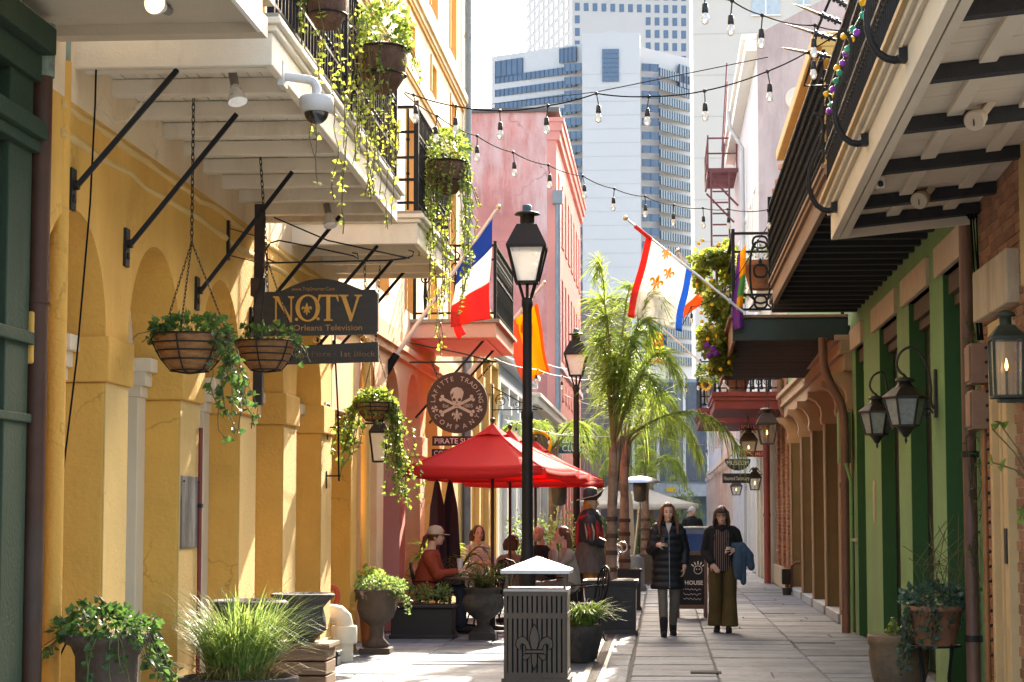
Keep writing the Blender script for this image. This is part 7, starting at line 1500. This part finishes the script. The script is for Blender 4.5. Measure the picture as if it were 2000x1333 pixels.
for i, x in enumerate((.2,.25,.3)): obj('cuff_ring', MB().tube([L(x,-.155+.3*(x-.2),1.128),L(x+.03,-.147+.3*(x-.2),1.126)],.06-.008*i,14), m_bonep if i%2 == 0 else m_coatd, t)
mb = MB(); 
for e in (-1,1): limb(mb,[L(0,e*.1,.85),L(0,e*.1,.5),L(0,e*.1,.3)],[.11,.09,.06])
cloth(t,'breeches',mb,m_orp,.014,2); mb = MB(); mb.lathe([(.1,.0),(.112,.06),(.105,.14),(.08,.18),(.01,.19)],hc+V((-.01,.01,.03)),24); cr_ = obj('hat_crown', mb, m_coatd, t); mb = MB(); vs = []
for k_ in range(3):
    for i in range(32): a = 2*math.pi*i/32; r_ = (.1,.145,.185)[k_]; vs.append(hc+V((-.01+math.cos(a)*r_*1.05,.01+math.sin(a)*r_*.8,.05+(.0,.005,.02)[k_]+(.12*max(0,math.cos(a))**2*(k_/2)**1.5-.05*max(0,-math.cos(a))*(k_/2)))))
mb.add(vs, [(k_*32+i,k_*32+(i+1)%32,(k_+1)*32+(i+1)%32,(k_+1)*32+i) for k_ in range(2) for i in range(32)], True); hb = obj('hat_brim', mb, m_coatd, t); hb.modifiers.new('s','SOLIDIFY').thickness = .014
mb = MB(); mb.tube([V(vs[64+i%32])+V((0,0,.008)) for i in range(33)],.009,6,False); obj('hat_edge', mb, m_bonep, hb); obj('plinth', MB().lathe([(.32,0),(.32,.1),(.28,.13)],B,20), m_coatd, t)
mb = MB(); mb.ell(hc+V((-.05,.0,-.05)),(.07,.09,.12)); cloth(t,'red_hair',mb,m_orp,.012,2)
obj('sword_guard', MB().tube(arcpts(L(.46,-.08,1.08),.075,0,2*math.pi,18,(1,0,0),(0,.2,1)),.012,6,False).tube([L(.44,-.08,1.16),L(.47,-.08,.98)],.014,8), m_steel, t)
# ================================================================ STRING LIGHTS
def string_light(label, nodes, Ya, Yb, bulbs=True, sc=.9, m=m_cable, r=.0055):
    x0, x1 = nodes[0][0], nodes[-1][0]; pts = [at(px,py,Y=Ya+(Yb-Ya)*(px-x0)/(x1-x0)) for px,py in nodes]
    t = thing('string_light', label, 'string lights', pts[0], group='festoon bulb strings across the lane'); cab = []
    for a, b in zip(pts, pts[1:]):
        L_ = (b-a).length; cab += [a.lerp(b,i/6)-V((0,0,L_*.025*4*(i/6)*(1-i/6))) for i in range(6)]
    cab.append(pts[-1]); obj('cable', MB().tube(cab, r, 5, False), m, t)
    if bulbs:
        for p in pts[1:-1] if len(pts) > 2 else []:
            q = p+V((rnd.gauss(0,.01),0,0)); mb = MB(); mb.tube([p,q+V((0,0,-.1*sc))],.005,5); mb.ball(p,.018*sc,6,4); mb.lathe([(.006,-.1*sc),(.02*sc,-.11*sc),(.023*sc,-.17*sc),(.02*sc,-.175*sc)][::-1],q,10); so_ = obj('socket', mb, m_plast_k, t)
            mb = MB(); mb.lathe([(.003,-.262*sc),(.022*sc,-.25*sc),(.029*sc,-.22*sc),(.022*sc,-.19*sc),(.014*sc,-.174*sc)],q,14); obj('bulb', mb, m_bulb, so_)
    return t
string_light('upper bulb string from the big railing planter to the right balcony', [(790,180),(808,186),(891,208),(976,217),(1070,207),(1165,183),(1267,189),(1376,178),(1499,140),(1590,95),(1640,62)], 16.6, 15.0)
string_light('long bulb string sloping down to the far right balcony corner', [(790,183),(854,227),(932,266),(1002,298),(1071,323),(1138,344),(1200,369),(1260,384),(1316,401),(1373,407),(1421,409),(1500,410),(1513,412)], 16.6, 24.8)
string_light('short bulb string at the top right edge', [(1330,-40),(1372,-22),(1430,2),(1489,30),(1592,50),(1655,60)], 12.5, 14.8)
string_light('dim bulb string hanging before the palm fronds', [(1512,418),(1480,470),(1425,560),(1350,600),(1330,640)], 24.9, 30)
m_whitewire = mat('pale_wire', (.7,.68,.62), .5)
string_light('pale far string below the second lamp lantern', [(965,700),(1050,722),(1098,735),(1150,742),(1250,765)], 33, 38, m=m_whitewire); string_light('pale far string behind the near lamp post', [(975,690),(1060,708),(1150,718),(1200,725)], 36, 44, m=m_whitewire)
string_light('pale low string by the teal club sign', [(985,820),(1010,826),(1072,845),(1140,852),(1260,845),(1380,870),(1410,875)], 40, 44, m=m_whitewire); string_light('far bulb string up to the sunflower balcony', [(1100,770),(1200,800),(1340,740),(1365,735),(1405,722)], 38, 33, m=m_whitewire)
tag(obj('guy_wire', MB().tube([at(905,210,Y=35.5),at(1165,180,Y=17),at(1500,112,Y=16)],.004,4,False), m_cable), 'hair thin guy wire above the upper bulb string', 'wire')

# ================================================================ RIGHT SIDE
# railing spikes with black collars and a bent guard rod
m_brass = mat('brass_tip', (.3,.2,.09), .5, .15, 8, .05, 40)
for i,(a,b,Yq) in enumerate((((1590,-28),(1668,22),15.0),((1550,8),(1658,52),15.4),((1534,47),(1648,84),15.8),((1523,93),(1640,116),16.2))):
    A_, B_ = at(*a,Y=Yq), at(*b,Y=Yq); t = thing('railing_spike', ('topmost','second','third','lowest')[i]+' pointed guard spike on the right balcony railing', 'spike', B_, group='pointed guard spikes on the right balcony')
    obj('rod', MB().tube([B_,A_.lerp(B_,.45)],.012,8), m_iron, t); obj('point', MB().tube([A_.lerp(B_,.45),A_.lerp(B_,.15),A_],[.012,.009,.001],8), m_brass, t); 
    mb = MB(); q = A_.lerp(B_,.5); d = (B_-A_).normalized()
    for k_ in range(5): mb.tube([q+d*(k_*.028),q+d*(k_*.028+.02)],.027-.002*(k_%2)*4,10)
    obj('insulator', mb, m_plast_k, t)
tag(obj('guard_rod', MB().tube([at(1625,-10,Y=16),at(1595,60,Y=16),at(1588,110,Y=16),at(1571,168,Y=16),at(1622,168,Y=16)],.011,6), m_iron), 'bent iron guard rod beside the railing spikes', 'rod')
# carnival bulb garland
t = thing('carnival_garland', 'string of purple, green and gold bulbs on the right railing', 'garland', at(1650,110,X=1.28)); gp = [(1683,-6),(1681,8),(1684,25),(1668,55),(1676,60),(1650,70),(1660,80),(1657,93),(1651,105),(1645,122),(1637,130),(1641,140),(1636,158),(1629,172),(1627,186),(1613,181),(1625,205),(1620,215)]; gm = [mat('carnival_purple', (.2,.02,.34), .25, .1, 9, 0), mat('carnival_green', (.01,.25,.13), .25, .1, 9, 0), mat('carnival_gold', (.8,.42,.01), .25, .1, 9, 0)]
obj('wire', MB().tube([at(px,py,X=1.29) for px,py in gp], .005, 5, False), MATS['carnival_green'], t)
for i,(px,py) in enumerate(gp): P = at(px,py,X=1.27); mb = MB(); d = V((rnd.uniform(-.6,.6),rnd.uniform(-1,0),rnd.uniform(-.8,.2))).normalized(); mb.tube([P,P+d*.015,P+d*.035,P+d*.06],[.012,.024,.022,.003],8); obj('bulb', mb, gm[(i*2+i//3)%3], t)
# speakers, camera under the near soffit
for px,py,Yq,lb in ((1908,232,12.6,'larger beige loudspeaker under the near right balcony'),(1800,388,15.3,'farther beige loudspeaker under the near right balcony')):
    P = at(px,py,Y=Yq); t = thing('loudspeaker', lb, 'loudspeaker', P, group='beige loudspeakers under the right balcony'); m_spk = mat('beige_speaker', (.46,.36,.25), .6, .06, 6, .05, 60); d = V((-.35,-.8,-.35)).normalized(); mb = MB(); mb.tube([P-d*.07,P-d*.05,P+d*.06,P+d*.075],[.04,.055,.068,.06],20); obj('cabinet', mb, m_spk, t); obj('slot', MB().tube([P+d*.076+V((0,0,.035)),P+d*.079+V((0,0,-.03))],.004,5), m_iron_b, t); obj('mount', MB().bar(P+V((.03,.03,.03)),P+V((.1,.06,.12)),.06,.05), m_spk, t, .006)
P = at(1718,352,Y=14.4); t = thing('box_camera', 'pale box camera hanging below the right balcony edge', 'camera', P); obj('housing', MB().cbox(P,(.06,.12,.09),0,R(25)), m_white, t, .006); obj('lens', MB().tube([P+V((0,-.06,-.03)),P+V((0,-.075,-.045))],.02,10), m_plast_k, t); obj('bracket', MB().tube([P+V((0,.02,.03)),P+V((0,.02,.14))],.01,6).box(P.x-.04,P.x+.04,P.y-.02,P.y+.06,P.z+.14,P.z+.155), m_iron_b, t); obj('cable', MB().tube([P+V((-.01,.06,.03)),P+V((-.05,.06,.06)),P+V((-.04,.04,.1)),P+V((0,.04,.14))],.005,5), m_white, t)
# gas lantern on the brick
P = V((2.36,14.25,0)); P.z = at(1960,662,Y=14.25).z; t = thing('gas_wall_lantern', 'tall green copper gas lantern with small flame on the brick house', 'lantern', P); m_vcop = mat('aged_green_copper', (.032,.034,.02), .6, .3, 10, .2, 50, col2=(.06,.065,.04))
lantern_parts(t, P, .2, .185, .4, .09, m_vcop, m_lantglass, True, .06, fr=.014); obj('back_plate', MB().box(RX-.02,RX-.003,14.15,14.36,P.z-.42,P.z+.05), m_vcop, t); obj('arm', MB().box(P.x+.08,RX-.004,14.22,14.28,P.z-.02,P.z+.0).box(P.x-.06,RX-.004,14.2,14.3,P.z-.44,P.z-.415), m_vcop, t)
# wall pipes and boxes on the brick/green corner
t = thing('dark_downpipe', 'thick dark brown downpipe at the corner of brick and green houses', 'downpipe', (2.44,16.45,0)); obj('pipe', MB().tube([(2.43,16.5,0),(2.43,16.5,3.86)],.055,14), m_brownpipe, t)
for z in (.55,2.0): obj('strap', MB().tube([(2.43,16.5,z),(2.43,16.5,z+.05)],.063,14).box(2.43,2.52,16.46,16.54,z,z+.05), m_iron_b, t)
t = thing('thin_copper_pipe', 'thin orange brown jointed pipe beside the beige door frame', 'pipe', (2.46,15.9,0)); obj('pipe', MB().tube([(2.46,15.95,0),(2.46,15.95,2.4)],.022,10), mat('orange_brown_pipe', (.3,.12,.035), .45, .25, 5, .1, 40), t)
for z in (.3,.75,1.2,1.7,2.1): obj('joint', MB().tube([(2.46,15.95,z),(2.46,15.95,z+.03)],.027,10), MATS['orange_brown_pipe'], t)
for i,(z0,z1) in enumerate(((2.55,2.86),(2.2,2.5))): t = thing('junction_box', ('upper','lower')[i]+' brown metal junction box beside the dark downpipe', 'box', (2.44,16.0,z0)); obj('case', MB().box(2.36,2.499,15.85,16.12,z0,z1), mat('brown_box_paint', (.24,.13,.075), .6, .2, 6, .2, 40), t, .006); obj('cover', MB().box(2.345,2.36,15.87,16.1,z0+.02,z1-.02), MATS['brown_box_paint'], t, .004)
mb = MB()
for k_ in range(5): a = at(1900,425,Y=16.2); mb.tube([a+V((rnd.uniform(-.05,.05),0,rnd.uniform(-.02,.05))) for _ in range(5)]+[V((2.45+.01*k_,16.1,2.9))],.006,5)
tag(obj('cable_bundle', mb, m_cable), 'tangle of black cables below the near right balcony corner', 'cable')
# carriage lanterns on the green wall
def carriage(P, s_, label, Yw):
    t = thing('carriage_lantern', label, 'lantern', P, group='bronze carriage lanterns on the green wall'); P = V(P); m_bz = mat('dark_bronze', (.04,.03,.025), .45, .3, 9, .15, 60, metal=.3)
    lantern_parts(t, P, .26*s_, .17*s_, .24*s_, .09*s_, m_bz, mat('seeded_glass', (.26,.27,.25), .25, .3, 30, .3, 60), False, .05*s_, n=6, rot=0, fr=.012)
    obj('skirt', MB().lathe([(.02,-.34*s_),(.06*s_,-.28*s_),(.1*s_,-.245*s_)],P,12), m_bz, t); obj('drop_finial', MB().lathe([(.001,-.4*s_),(.014*s_,-.37*s_),(.008*s_,-.34*s_)],P,8), m_bz, t); obj('dome', MB().lathe([(.15*s_,.0),(.13*s_,.05*s_),(.07*s_,.11*s_),(.04*s_,.15*s_),(.012,.2*s_)],P,12), m_bz, t)
    mb = MB()
    for k_ in range(6): 
        a = math.pi*k_/3+math.pi/6; mb.tube([P+V((math.cos(a)*.105*s_,math.sin(a)*.105*s_,-.02)),P+V((math.cos(a)*.075*s_,math.sin(a)*.075*s_,-.23*s_))],.005,4); mb.tube([P+V((math.cos(a-.45)*.098*s_,math.sin(a-.45)*.098*s_,-.12*s_)),P+V((math.cos(a+.45)*.098*s_,math.sin(a+.45)*.098*s_,-.12*s_))],.004,4)
    obj('glazing_bar', mb, m_bz, t); X1 = RX-.03; top = P+V((0,0,.2*s_)); c = P+V((.06*s_,0,.3*s_))
    mb = MB(); mb.tube(smooth([top,top+V((-.04*s_,0,.02)),top+V((-.08*s_,0,.1*s_)),top+V((-.03*s_,0,.22*s_)),top+V((.09*s_,0,.26*s_)),V((X1-.06,P.y,P.z+.3*s_)),V((X1-.02,P.y,P.z+.12)),V((X1-.03,P.y,P.z-.04)),V((X1,P.y,P.z-.1))],2),.012,8); mb.tube(spiral(V((X1-.06,P.y,P.z-.14)),.05,.012,0,7,16,(1,0,0),(0,0,1)),.009,6); obj('scroll_arm', mb, m_bz, t); obj('wall_plate', MB().box(X1,RX-.002,P.y-.05,P.y+.05,P.z-.18,P.z+.26), m_bz, t, .006)
P = at(1768,778,Y=18.9); carriage(P, 1.05, 'nearer bronze carriage lantern on scroll arm on green wall', 18.9); P = at(1712,806,Y=22.3); carriage(P, .98, 'farther bronze carriage lantern on scroll arm on green wall', 22.3)
t = thing('green_conduit_box', 'tall light green conduit box on the corner of the green house', 'box', (2.42,27.1,2.2)); a, b = at(1638,905,Y=27.1), at(1658,805,Y=27.1); obj('case', MB().box(a.x,b.x+.02,27.05,27.3,a.z,b.z), mat('light_green_metal', (.12,.24,.08), .5, .1, 5), t, .008); obj('cover', MB().box(a.x+.01,b.x+.01,27.03,27.05,a.z+.03,b.z-.03), MATS['light_green_metal'], t, .004)
def downspout(label, pts, r_, m, Yq, straps=()):
    P = [at(px,py,Y=Yq) for px,py in pts]; P[-1].z = max(0,P[-1].z); t = thing('bent_downpipe', label, 'downpipe', (P[-1].x,Yq,0)); Q = [P[0]]
    for a, b in zip(P, P[1:]): Q += [a.lerp(b,k_/5) for k_ in range(1,6)]
    for _ in range(2): Q = [Q[0]]+[(Q[i-1]+Q[i]*2+Q[i+1])/4 for i in range(1,len(Q)-1)]+[Q[-1]]
    obj('pipe', MB().tube(Q,r_,12), m, t)
    for z in straps: obj('strap', MB().tube([V((P[-1].x,Yq,z)),V((P[-1].x,Yq,z+.06))],r_*1.12,12), m, t)
    return t
downspout('brown downpipe with an offset bend between green house and tan piers', [(1607,660),(1608,715),(1622,750),(1644,790),(1650,830),(1653,1237)], .058, m_brownpipe, 27.0, (.25,1.9))
downspout('brown downpipe with an offset bend beside the brick pilasters', [(1524,742),(1525,790),(1538,825),(1554,850),(1556,900),(1557,1160)], .065, m_brownpipe, 40.9, (.5,))
t = thing('red_downpipe', 'dark red downpipe beside the brick pilasters', 'downpipe', (2.4,47,0)); P = at(1498,1000,Y=46.8); obj('pipe', MB().tube([(P.x,46.8,0),(P.x,46.8,3.6)],.075,12), mat('red_pipe_paint', (.24,.05,.04), .55, .2, 4), t); obj('strap', MB().tube([(P.x,46.8,1.5),(P.x,46.8,1.58)],.085,12), MATS['red_pipe_paint'], t)
t = thing('green_hose_conduit', 'green conduit following the brown downpipe to the ground', 'conduit', (2.46,26.9,0)); obj('tube', MB().tube([at(1652,905,Y=26.9),at(1662,940,Y=26.9),at(1664,1100,Y=26.9),at(1665,1232,Y=26.9)],.025,8), m_green, t); obj('clip', MB().box(2.42,2.5,26.86,26.94,1.2,1.24), m_stone, t)
t = thing('gas_meter', 'dark iron gas meter and bent pipes at the foot of the brick house', 'meter', (2.3,40.5,0)); P = at(1535,1130,Y=40.2); obj('meter_body', MB().cbox((P.x,40.2,.35),(.16,.2,.3)), m_iron_b, t, .02); obj('pipe', MB().tube([(P.x+.02,40.2,.02),(P.x+.02,40.2,.2)],.04,8).tube([(P.x+.1,40.2,.05),(P.x+.1,40.2,.55),(P.x+.2,40.2,.62),(P.x+.3,40.2,.62)],.03,8), mat('rusty_iron', (.16,.09,.06), .8, .3, 9), t); obj('bucket', MB().lathe([(.08,0),(.09,.14)],(P.x-.0,39.95,0),14), m_plast_k, t)
# hanging gas lanterns and signs down the right side
def gas(px, ptop, pbot, w_, Yq, phook, label, X=None):
    P = at(px,ptop,Y=Yq); h = (pbot-ptop)*Yq/4000; t = thing('hanging_gas_lantern', label, 'lantern', P, group='copper gas lanterns hanging on the right'); m_bz = mat('brown_lantern_copper', (.07,.045,.03), .5, .3, 9, .1, 50, metal=.3)
    lantern_parts(t, P, w_*Yq/4000, w_*.62*Yq/4000, h, h*.5, m_bz, m_lantglass, True, .06, fr=.014); q = at(px-2,phook,Y=Yq); mb = MB(); mb.tube([P+V((-w_*Yq/9000,0,h*.5)),P+V((-.03,0,h*.5+.12)),V((P.x,P.y,q.z))],.01,5); mb.tube([P+V((w_*Yq/9000,0,h*.5)),P+V((.03,0,h*.5+.12)),V((P.x,P.y,q.z))],.01,5); obj('hanger', mb, m_bz, t)
    if X: obj('arm', MB().tube([P+V((0,0,h*.3)),V((RX,Yq,P.z+h*.3))],.012,6), m_bz, t)
gas(1498,828,867,38,37.5,748,'nearest hanging gas lantern under the red balcony'); gas(1462,861,891,32,43.5,810,'second hanging gas lantern before the lease sign'); gas(1474,934,957,24,50,915,'small gas lantern on a wall arm beside the black lettered sign',1); gas(1438,950,967,22,58,935,'far gas lantern frame left of the red post'); gas(1466,952,973,18,60,940,'farthest paired gas lantern on the right wall',1)
def flat_sign(name, label, x0, y0, x1, y1, Yq, m, words, mtxt, half=False):
    a, b = at(x0,y1,Y=Yq), at(x1,y0,Y=Yq); t = thing(name, label, 'sign', (a.x,Yq,a.z))
    if half: c = (a.x+b.x)/2; poly = [(a.x,b.z),(a.x,b.z-.02)]+[(c-math.cos(math.pi*i/14)*(b.x-a.x)/2, b.z-.02-math.sin(math.pi*i/14)*(b.z-a.z)) for i in range(1,14)]+[(b.x,b.z-.02),(b.x,b.z)]; bd = obj('board', MB().prism(poly, lambda u_,v_: (u_,Yq,v_), (0,.04,0)), m, t)
    else: bd = obj('board', MB().box(a.x,b.x,Yq,Yq+.04,a.z,b.z), m, t, .004)
    for s_,fx,fz,h,wf,mt in words:
        g_ = text(s_, h*(b.z-a.z)/.72, .002); wd = max(v[0] for v in g_.v)-min(v[0] for v in g_.v); k_ = min(1.0,wf*(b.x-a.x)/wd); g_.v = [(v[0]*k_,v[1],v[2]) for v in g_.v]; obj('lettering', place(g_, (a.x+fx*(b.x-a.x),Yq-.003,a.z+fz*(b.z-a.z)), (1,0,0), (0,0,1)), mt, bd)
    return t, a, b
t, a, b = flat_sign('lease_sign', 'white lease sign with red top and bottom bands', 1445, 832, 1492, 893, 47.5, m_white_clean, [], None)
bd = [c for c in t.children][0]; hb = b.z-a.z
for z0,z1,s_,w_ in ((.85,1.0,'FOR LEASE',.86),(0.0,.2,'5         0463',.86)):
    o = obj('red_band', MB().box(a.x+.001,b.x-.001,47.49,47.499,a.z+z0*hb,a.z+z1*hb), m_redp, t); g_ = text(s_, .115, .001); wd = max(v[0] for v in g_.v)-min(v[0] for v in g_.v); k_ = w_*(b.x-a.x)/wd; g_.v = [(v[0]*k_,v[1],v[2]) for v in g_.v]; obj('lettering', place(g_, ((a.x+b.x)/2,47.487,a.z+(z0+.05)*hb), (1,0,0), (0,0,1)), m_chalk, o)
flat_sign('museum_sign', 'dark half round museum sign behind the palm tips', 1416, 897, 1466, 918, 52, m_signwood, [('MUSEUM',.5,.45,.42,.86,m_chalk)], None, True)
flat_sign('black_lettered_sign', 'black board with white script on the right below museum sign', 1411, 925, 1466, 944, 49, m_plast_k, [('Haunted Sanctuary',.5,.3,.42,.9,m_chalk)], None)
flat_sign('club_sign', 'round teal club sign behind the palm fronds on the left', 1090, 850, 1142, 886, 62, mat('dark_teal_board', (.03,.07,.075), .5), [('PELICAN',.5,.58,.3,.9,m_chalk),('CLUB',.5,.12,.34,.7,m_chalk)], None)
P = at(1052,868,Y=41); t = thing('oval_yellow_sign', 'oval sign with yellow rim behind the near lamp post', 'sign', P); obj('board', MB().tube([P+V((0,.02,0)),P+V((0,-.02,0))],.24,24), MATS['dark_table_top'], t); obj('rim', MB().tube(arcpts(P+V((0,-.02,0)),.24,0,2*math.pi,28,(1,0,0),(0,0,1)),.035,6,False), f_yel, t)
# wrought scroll bracket on the cream house
t = thing('scroll_sign_bracket', 'thin wrought iron scroll bracket above the red umbrellas', 'bracket', at(962,800,Y=36)); c = at(979,783,Y=36); f_ = lambda px,py: at(px,py,Y=36)
obj('frame', MB().tube([f_(962,752),f_(962,820)],.012,6).tube([f_(962,801),f_(1050,800)],.01,6).tube([f_(962,756),f_(1015,785),f_(1060,800)],.01,6), m_iron, t); obj('scroll', MB().tube(spiral(c,.13,.02,0,11,40,(1,0,0),(0,0,1)),.008,5), m_iron, t); obj('scroll', MB().tube(spiral(f_(1010,790),.07,.02,3,11,26,(1,0,0),(0,0,1)),.008,5), m_iron, t)
# flowering vine on the green end balcony
t = thing('flowering_vine', 'tall mass of yellow flowered vine on the end of the dark green balcony', 'vine', at(1400,600,Y=29.5)); l, s, fl, fp = MB(), MB(), MB(), MB()
for px,py,rx,rz_ in ((1400,490,.3,.22),(1390,530,.3,.3),(1400,580,.33,.35),(1395,630,.28,.35),(1402,670,.26,.28),(1405,705,.2,.2),(1425,540,.2,.4)):
    P = at(px,py,Y=29.6); [clump(l, P+V((rnd.uniform(-.7,.7)*rx,rnd.uniform(-.35,.35),rnd.uniform(-.7,.7)*rz_)), (rx*rnd.uniform(.3,.6),.2,rz_*rnd.uniform(.3,.6)), 85, .07, 'ivy', .2, .3) for _q in range(8)]
    for _ in range(4): d = rdir(); d.y = -abs(d.y); q = P+V((d.x*rx,d.y*.45,d.z*rz_)); fl.ball(q,.03,7,4,1,.5)
for px,py in ((1392,682),(1385,695),(1398,690),(1380,675)): fp.ball(at(px,py,Y=29.1),.05,8,5,1,.5)
s.tube([at(1405,700,Y=29.6),at(1400,600,Y=29.6),at(1400,480,Y=29.6)],.02,6); stuff(obj('foliage', l, leafmat('vine_leaf_green', (.045,.09,.015), (.26,.3,.05), .5, nscale=6), t, fixn=False)); stuff(obj('flowers', fl, yfl, t)); obj('purple_flowers', fp, f_pur, t); obj('stems', s, stemm, t)
t = thing('sunflower', 'yellow sunflower on the railing left of the red balcony', 'flower', at(1379,752,Y=40)); P = at(1379,752,Y=40); mb = MB()
for i in range(16): a = 2*math.pi*i/16; leaf(mb, P+V((math.cos(a)*.05,0,math.sin(a)*.05)), (math.cos(a),-.2,math.sin(a)), .08, .045, (0,-1,0), .05, 'oval')
obj('petals', mb, yfl, t, fixn=False); obj('disc', MB().ell(P+V((0,-.01,0)),(.055,.025,.055)), mat('seed_brown', (.12,.06,.02), .9), t); obj('stalk', MB().tube([P,P+V((.02,.02,-.35))],.012,6), stemm, t); l = MB(); clump(l, at(1385,730,Y=40), (.3,.3,.2), 140, .08); stuff(obj('foliage', l, ivy_lt, t, fixn=False))
for px,Yq,lb in ((1440,43,'terracotta pot on the red balcony'),(1488,27.9,'terracotta pot on the dark green balcony')):
    P = at(px,760 if Yq > 40 else 560,Y=Yq); P.z = 4.05 if Yq > 40 else 4.6; t = thing('terracotta_pot', lb, 'pot', P, group='terracotta pots on the right balconies'); obj('pot', MB().lathe([(.17,0),(.25,.3),(.27,.3),(.27,.38),(.22,.38),(.01,.34)],P,22), m_rust, t); l = MB(); clump(l, P+V((0,0,.45)), (.25,.25,.14), 120, .06); stuff(obj('foliage', l, ivy_lt, t, fixn=False))
# chalkboard
Yq = 31.0; P = at(1352,1000,Y=Yq); t = thing('chalkboard_sign', 'wooden framed chalkboard with white drawing behind the two women', 'sign', (P.x,Yq,0)); m_fr = mat('brown_frame', (.16,.1,.07), .7, .2, 6, .2, 40, stretch=(1,1,4)); x0, x1 = P.x-.2, P.x+.17
bd = obj('board', MB().box(x0,x1,Yq,Yq+.02,.2,.94), mat('chalkboard', (.022,.022,.026), .8, .3, 6), t)
for q in (MB().box(x0-.05,x0,Yq-.015,Yq+.03,0,1.0), MB().box(x1,x1+.05,Yq-.015,Yq+.03,0,1.0), MB().box(x0+.0005,x1-.0005,Yq-.014,Yq+.03,.94,.999), MB().box(x0+.0005,x1-.0005,Yq-.014,Yq+.03,.14,.2), MB().bar((x1+.02,Yq+.03,.95),(x1+.02,Yq+.45,.0),.05,.04), MB().bar((x0-.02,Yq+.03,.95),(x0-.02,Yq+.45,.0),.05,.04)): obj('frame_rail', q, m_fr, t, .004)
g_ = text('HOUSE', .085, .001, bold=.003); obj('lettering', place(g_, ((x0+x1)/2+.03,Yq-.003,.5), (1,0,0), (0,0,1)), m_chalk, bd); mb = MB(); c = V((x1-.09,Yq-.004,.72)); mb.tube(arcpts(c,.06,0,2*math.pi,18,(1,0,0),(0,0,1)),.006,4,False)
for e in (-1,1): mb.ball(c+V((e*.022,0,.01)),.012,6,4)
for i in range(5): a = R(40+25*i); mb.bar(c+V((math.cos(a)*.08,0,math.sin(a)*.08)),c+V((math.cos(a)*.13,0,math.sin(a)*.13)),.004,.018)
for k_ in range(3): 
    z = .43-k_*.07; mb.tube([V((x0+.06+i*.02,Yq-.004,z+.012*math.sin(i*2.3+k_)+rnd.gauss(0,.006))) for i in range(14)],.004,4)
obj('chalk_drawing', mb, m_chalk, bd)
# pots at the lower right
P = V((1.93,17.2,0)); t = pot('stoneware_pot', 'mottled brown stoneware pot with sprigs at the lower right', P, [(.15,0),(.18,.05),(.23,.25),(.25,.42),(.24,.47),(.255,.49),(.26,.55),(.25,.565),(.22,.55),(.01,.5)], mat('mottled_stoneware', (.16,.1,.05), .7, .3, 6, .3, 40, col2=(.07,.055,.04), patch=(.45,.65)), 36); l, s = MB(), MB()
for _ in range(9): a = P+V((rnd.uniform(-.1,.15),rnd.uniform(-.1,.1),.52)); b = a+V((rnd.uniform(-.06,.06),0,rnd.uniform(.08,.2))); s.tube([a,b],.004,4); [leaf(l,a.lerp(b,rnd.uniform(.3,1)),rdir(),.045,.035) for _ in range(7)]
grow(t, l, s, ivy_lt)
P = V((2.17,16.75,.5)); t = thing('ivy_basket_stand', 'terracotta basket of dark ivy on an iron stand at the lower right', 'planter', P); obj('basket', MB().lathe([(.15,0),(.16,.02),(.21,.28),(.225,.28),(.225,.32),(.2,.32),(.01,.28)],P,28), m_rust, t)
for i in range(4): a = .6+1.57*i; obj('leg', MB().tube([P+V((math.cos(a)*.19,math.sin(a)*.19,.02)),P+V((math.cos(a)*.14,math.sin(a)*.14,-.25)),V((P.x+math.cos(a)*.2,P.y+math.sin(a)*.2,0))],.009,6), m_iron, t)
obj('ring', MB().tube(arcpts(P+V((0,0,0)),.2,0,2*math.pi,24,(1,0,0),(0,1,0)),.009,6,False), m_iron, t); l, s = MB(), MB(); clump(l, P+V((0,0,.38)), (.28,.28,.13), 520, .045)
for a,ln,k_ in ((180,.5,16),(210,.4,10),(270,.3,8),(0,.2,5)):
    for _ in range(k_): q = R(a)+rnd.gauss(0,.3); strand(s, l, P+V((math.cos(q)*.22,math.sin(q)*.22,.32)), ln*rnd.uniform(.5,1.15), .04, drift=(-.04,0))
for _ in range(26): a = P+V((rnd.uniform(-.15,.2),rnd.uniform(-.1,.1),.4)); s.tube([a,a+V((rnd.uniform(-.15,.2),0,rnd.uniform(.1,.3))),a+V((rnd.uniform(-.2,.3),0,rnd.uniform(.2,.65)))],.003,4)
grow(t, l, s, leafmat('blue_green_ivy', (.02,.05,.03), (.07,.13,.09), .25))
l, s = MB(), MB()
for _ in range(30): z = rnd.uniform(1.0,3.1); a = V((2.4,16.4,z)); s.tube([a+V((rnd.uniform(-.02,.12),0,rnd.uniform(-.2,.2))) for k_ in range(4)],.003,4); [leaf(l,a+V((rnd.uniform(-.03,.12),-.05,rnd.uniform(-.1,.1))),rdir(),.035,.03) for _ in range(2)]
t = thing('dry_creeper', 'sparse dry creeper climbing beside the dark downpipe', 'creeper', (2.42,16.4,1)); grow(t, l, s, ivy)
l, s = MB(), MB(); B_ = V((2.32,13.9,1.75))
for _ in range(7): q = B_+V((rnd.uniform(-.18,.1),0,rnd.uniform(-.3,.45))); s.tube([V((2.48,13.85,1.7)),(V((2.48,13.85,1.7))+q)/2+V((0,0,.05)),q],.005,5); [leaf(l,q,rdir(),.06,.05) for _ in range(2)]
t = thing('bare_twigs', 'bare twigs with few leaves poking in at the right edge', 'plant', (2.45,13.9,0)); grow(t, l, s, ivy_lt)
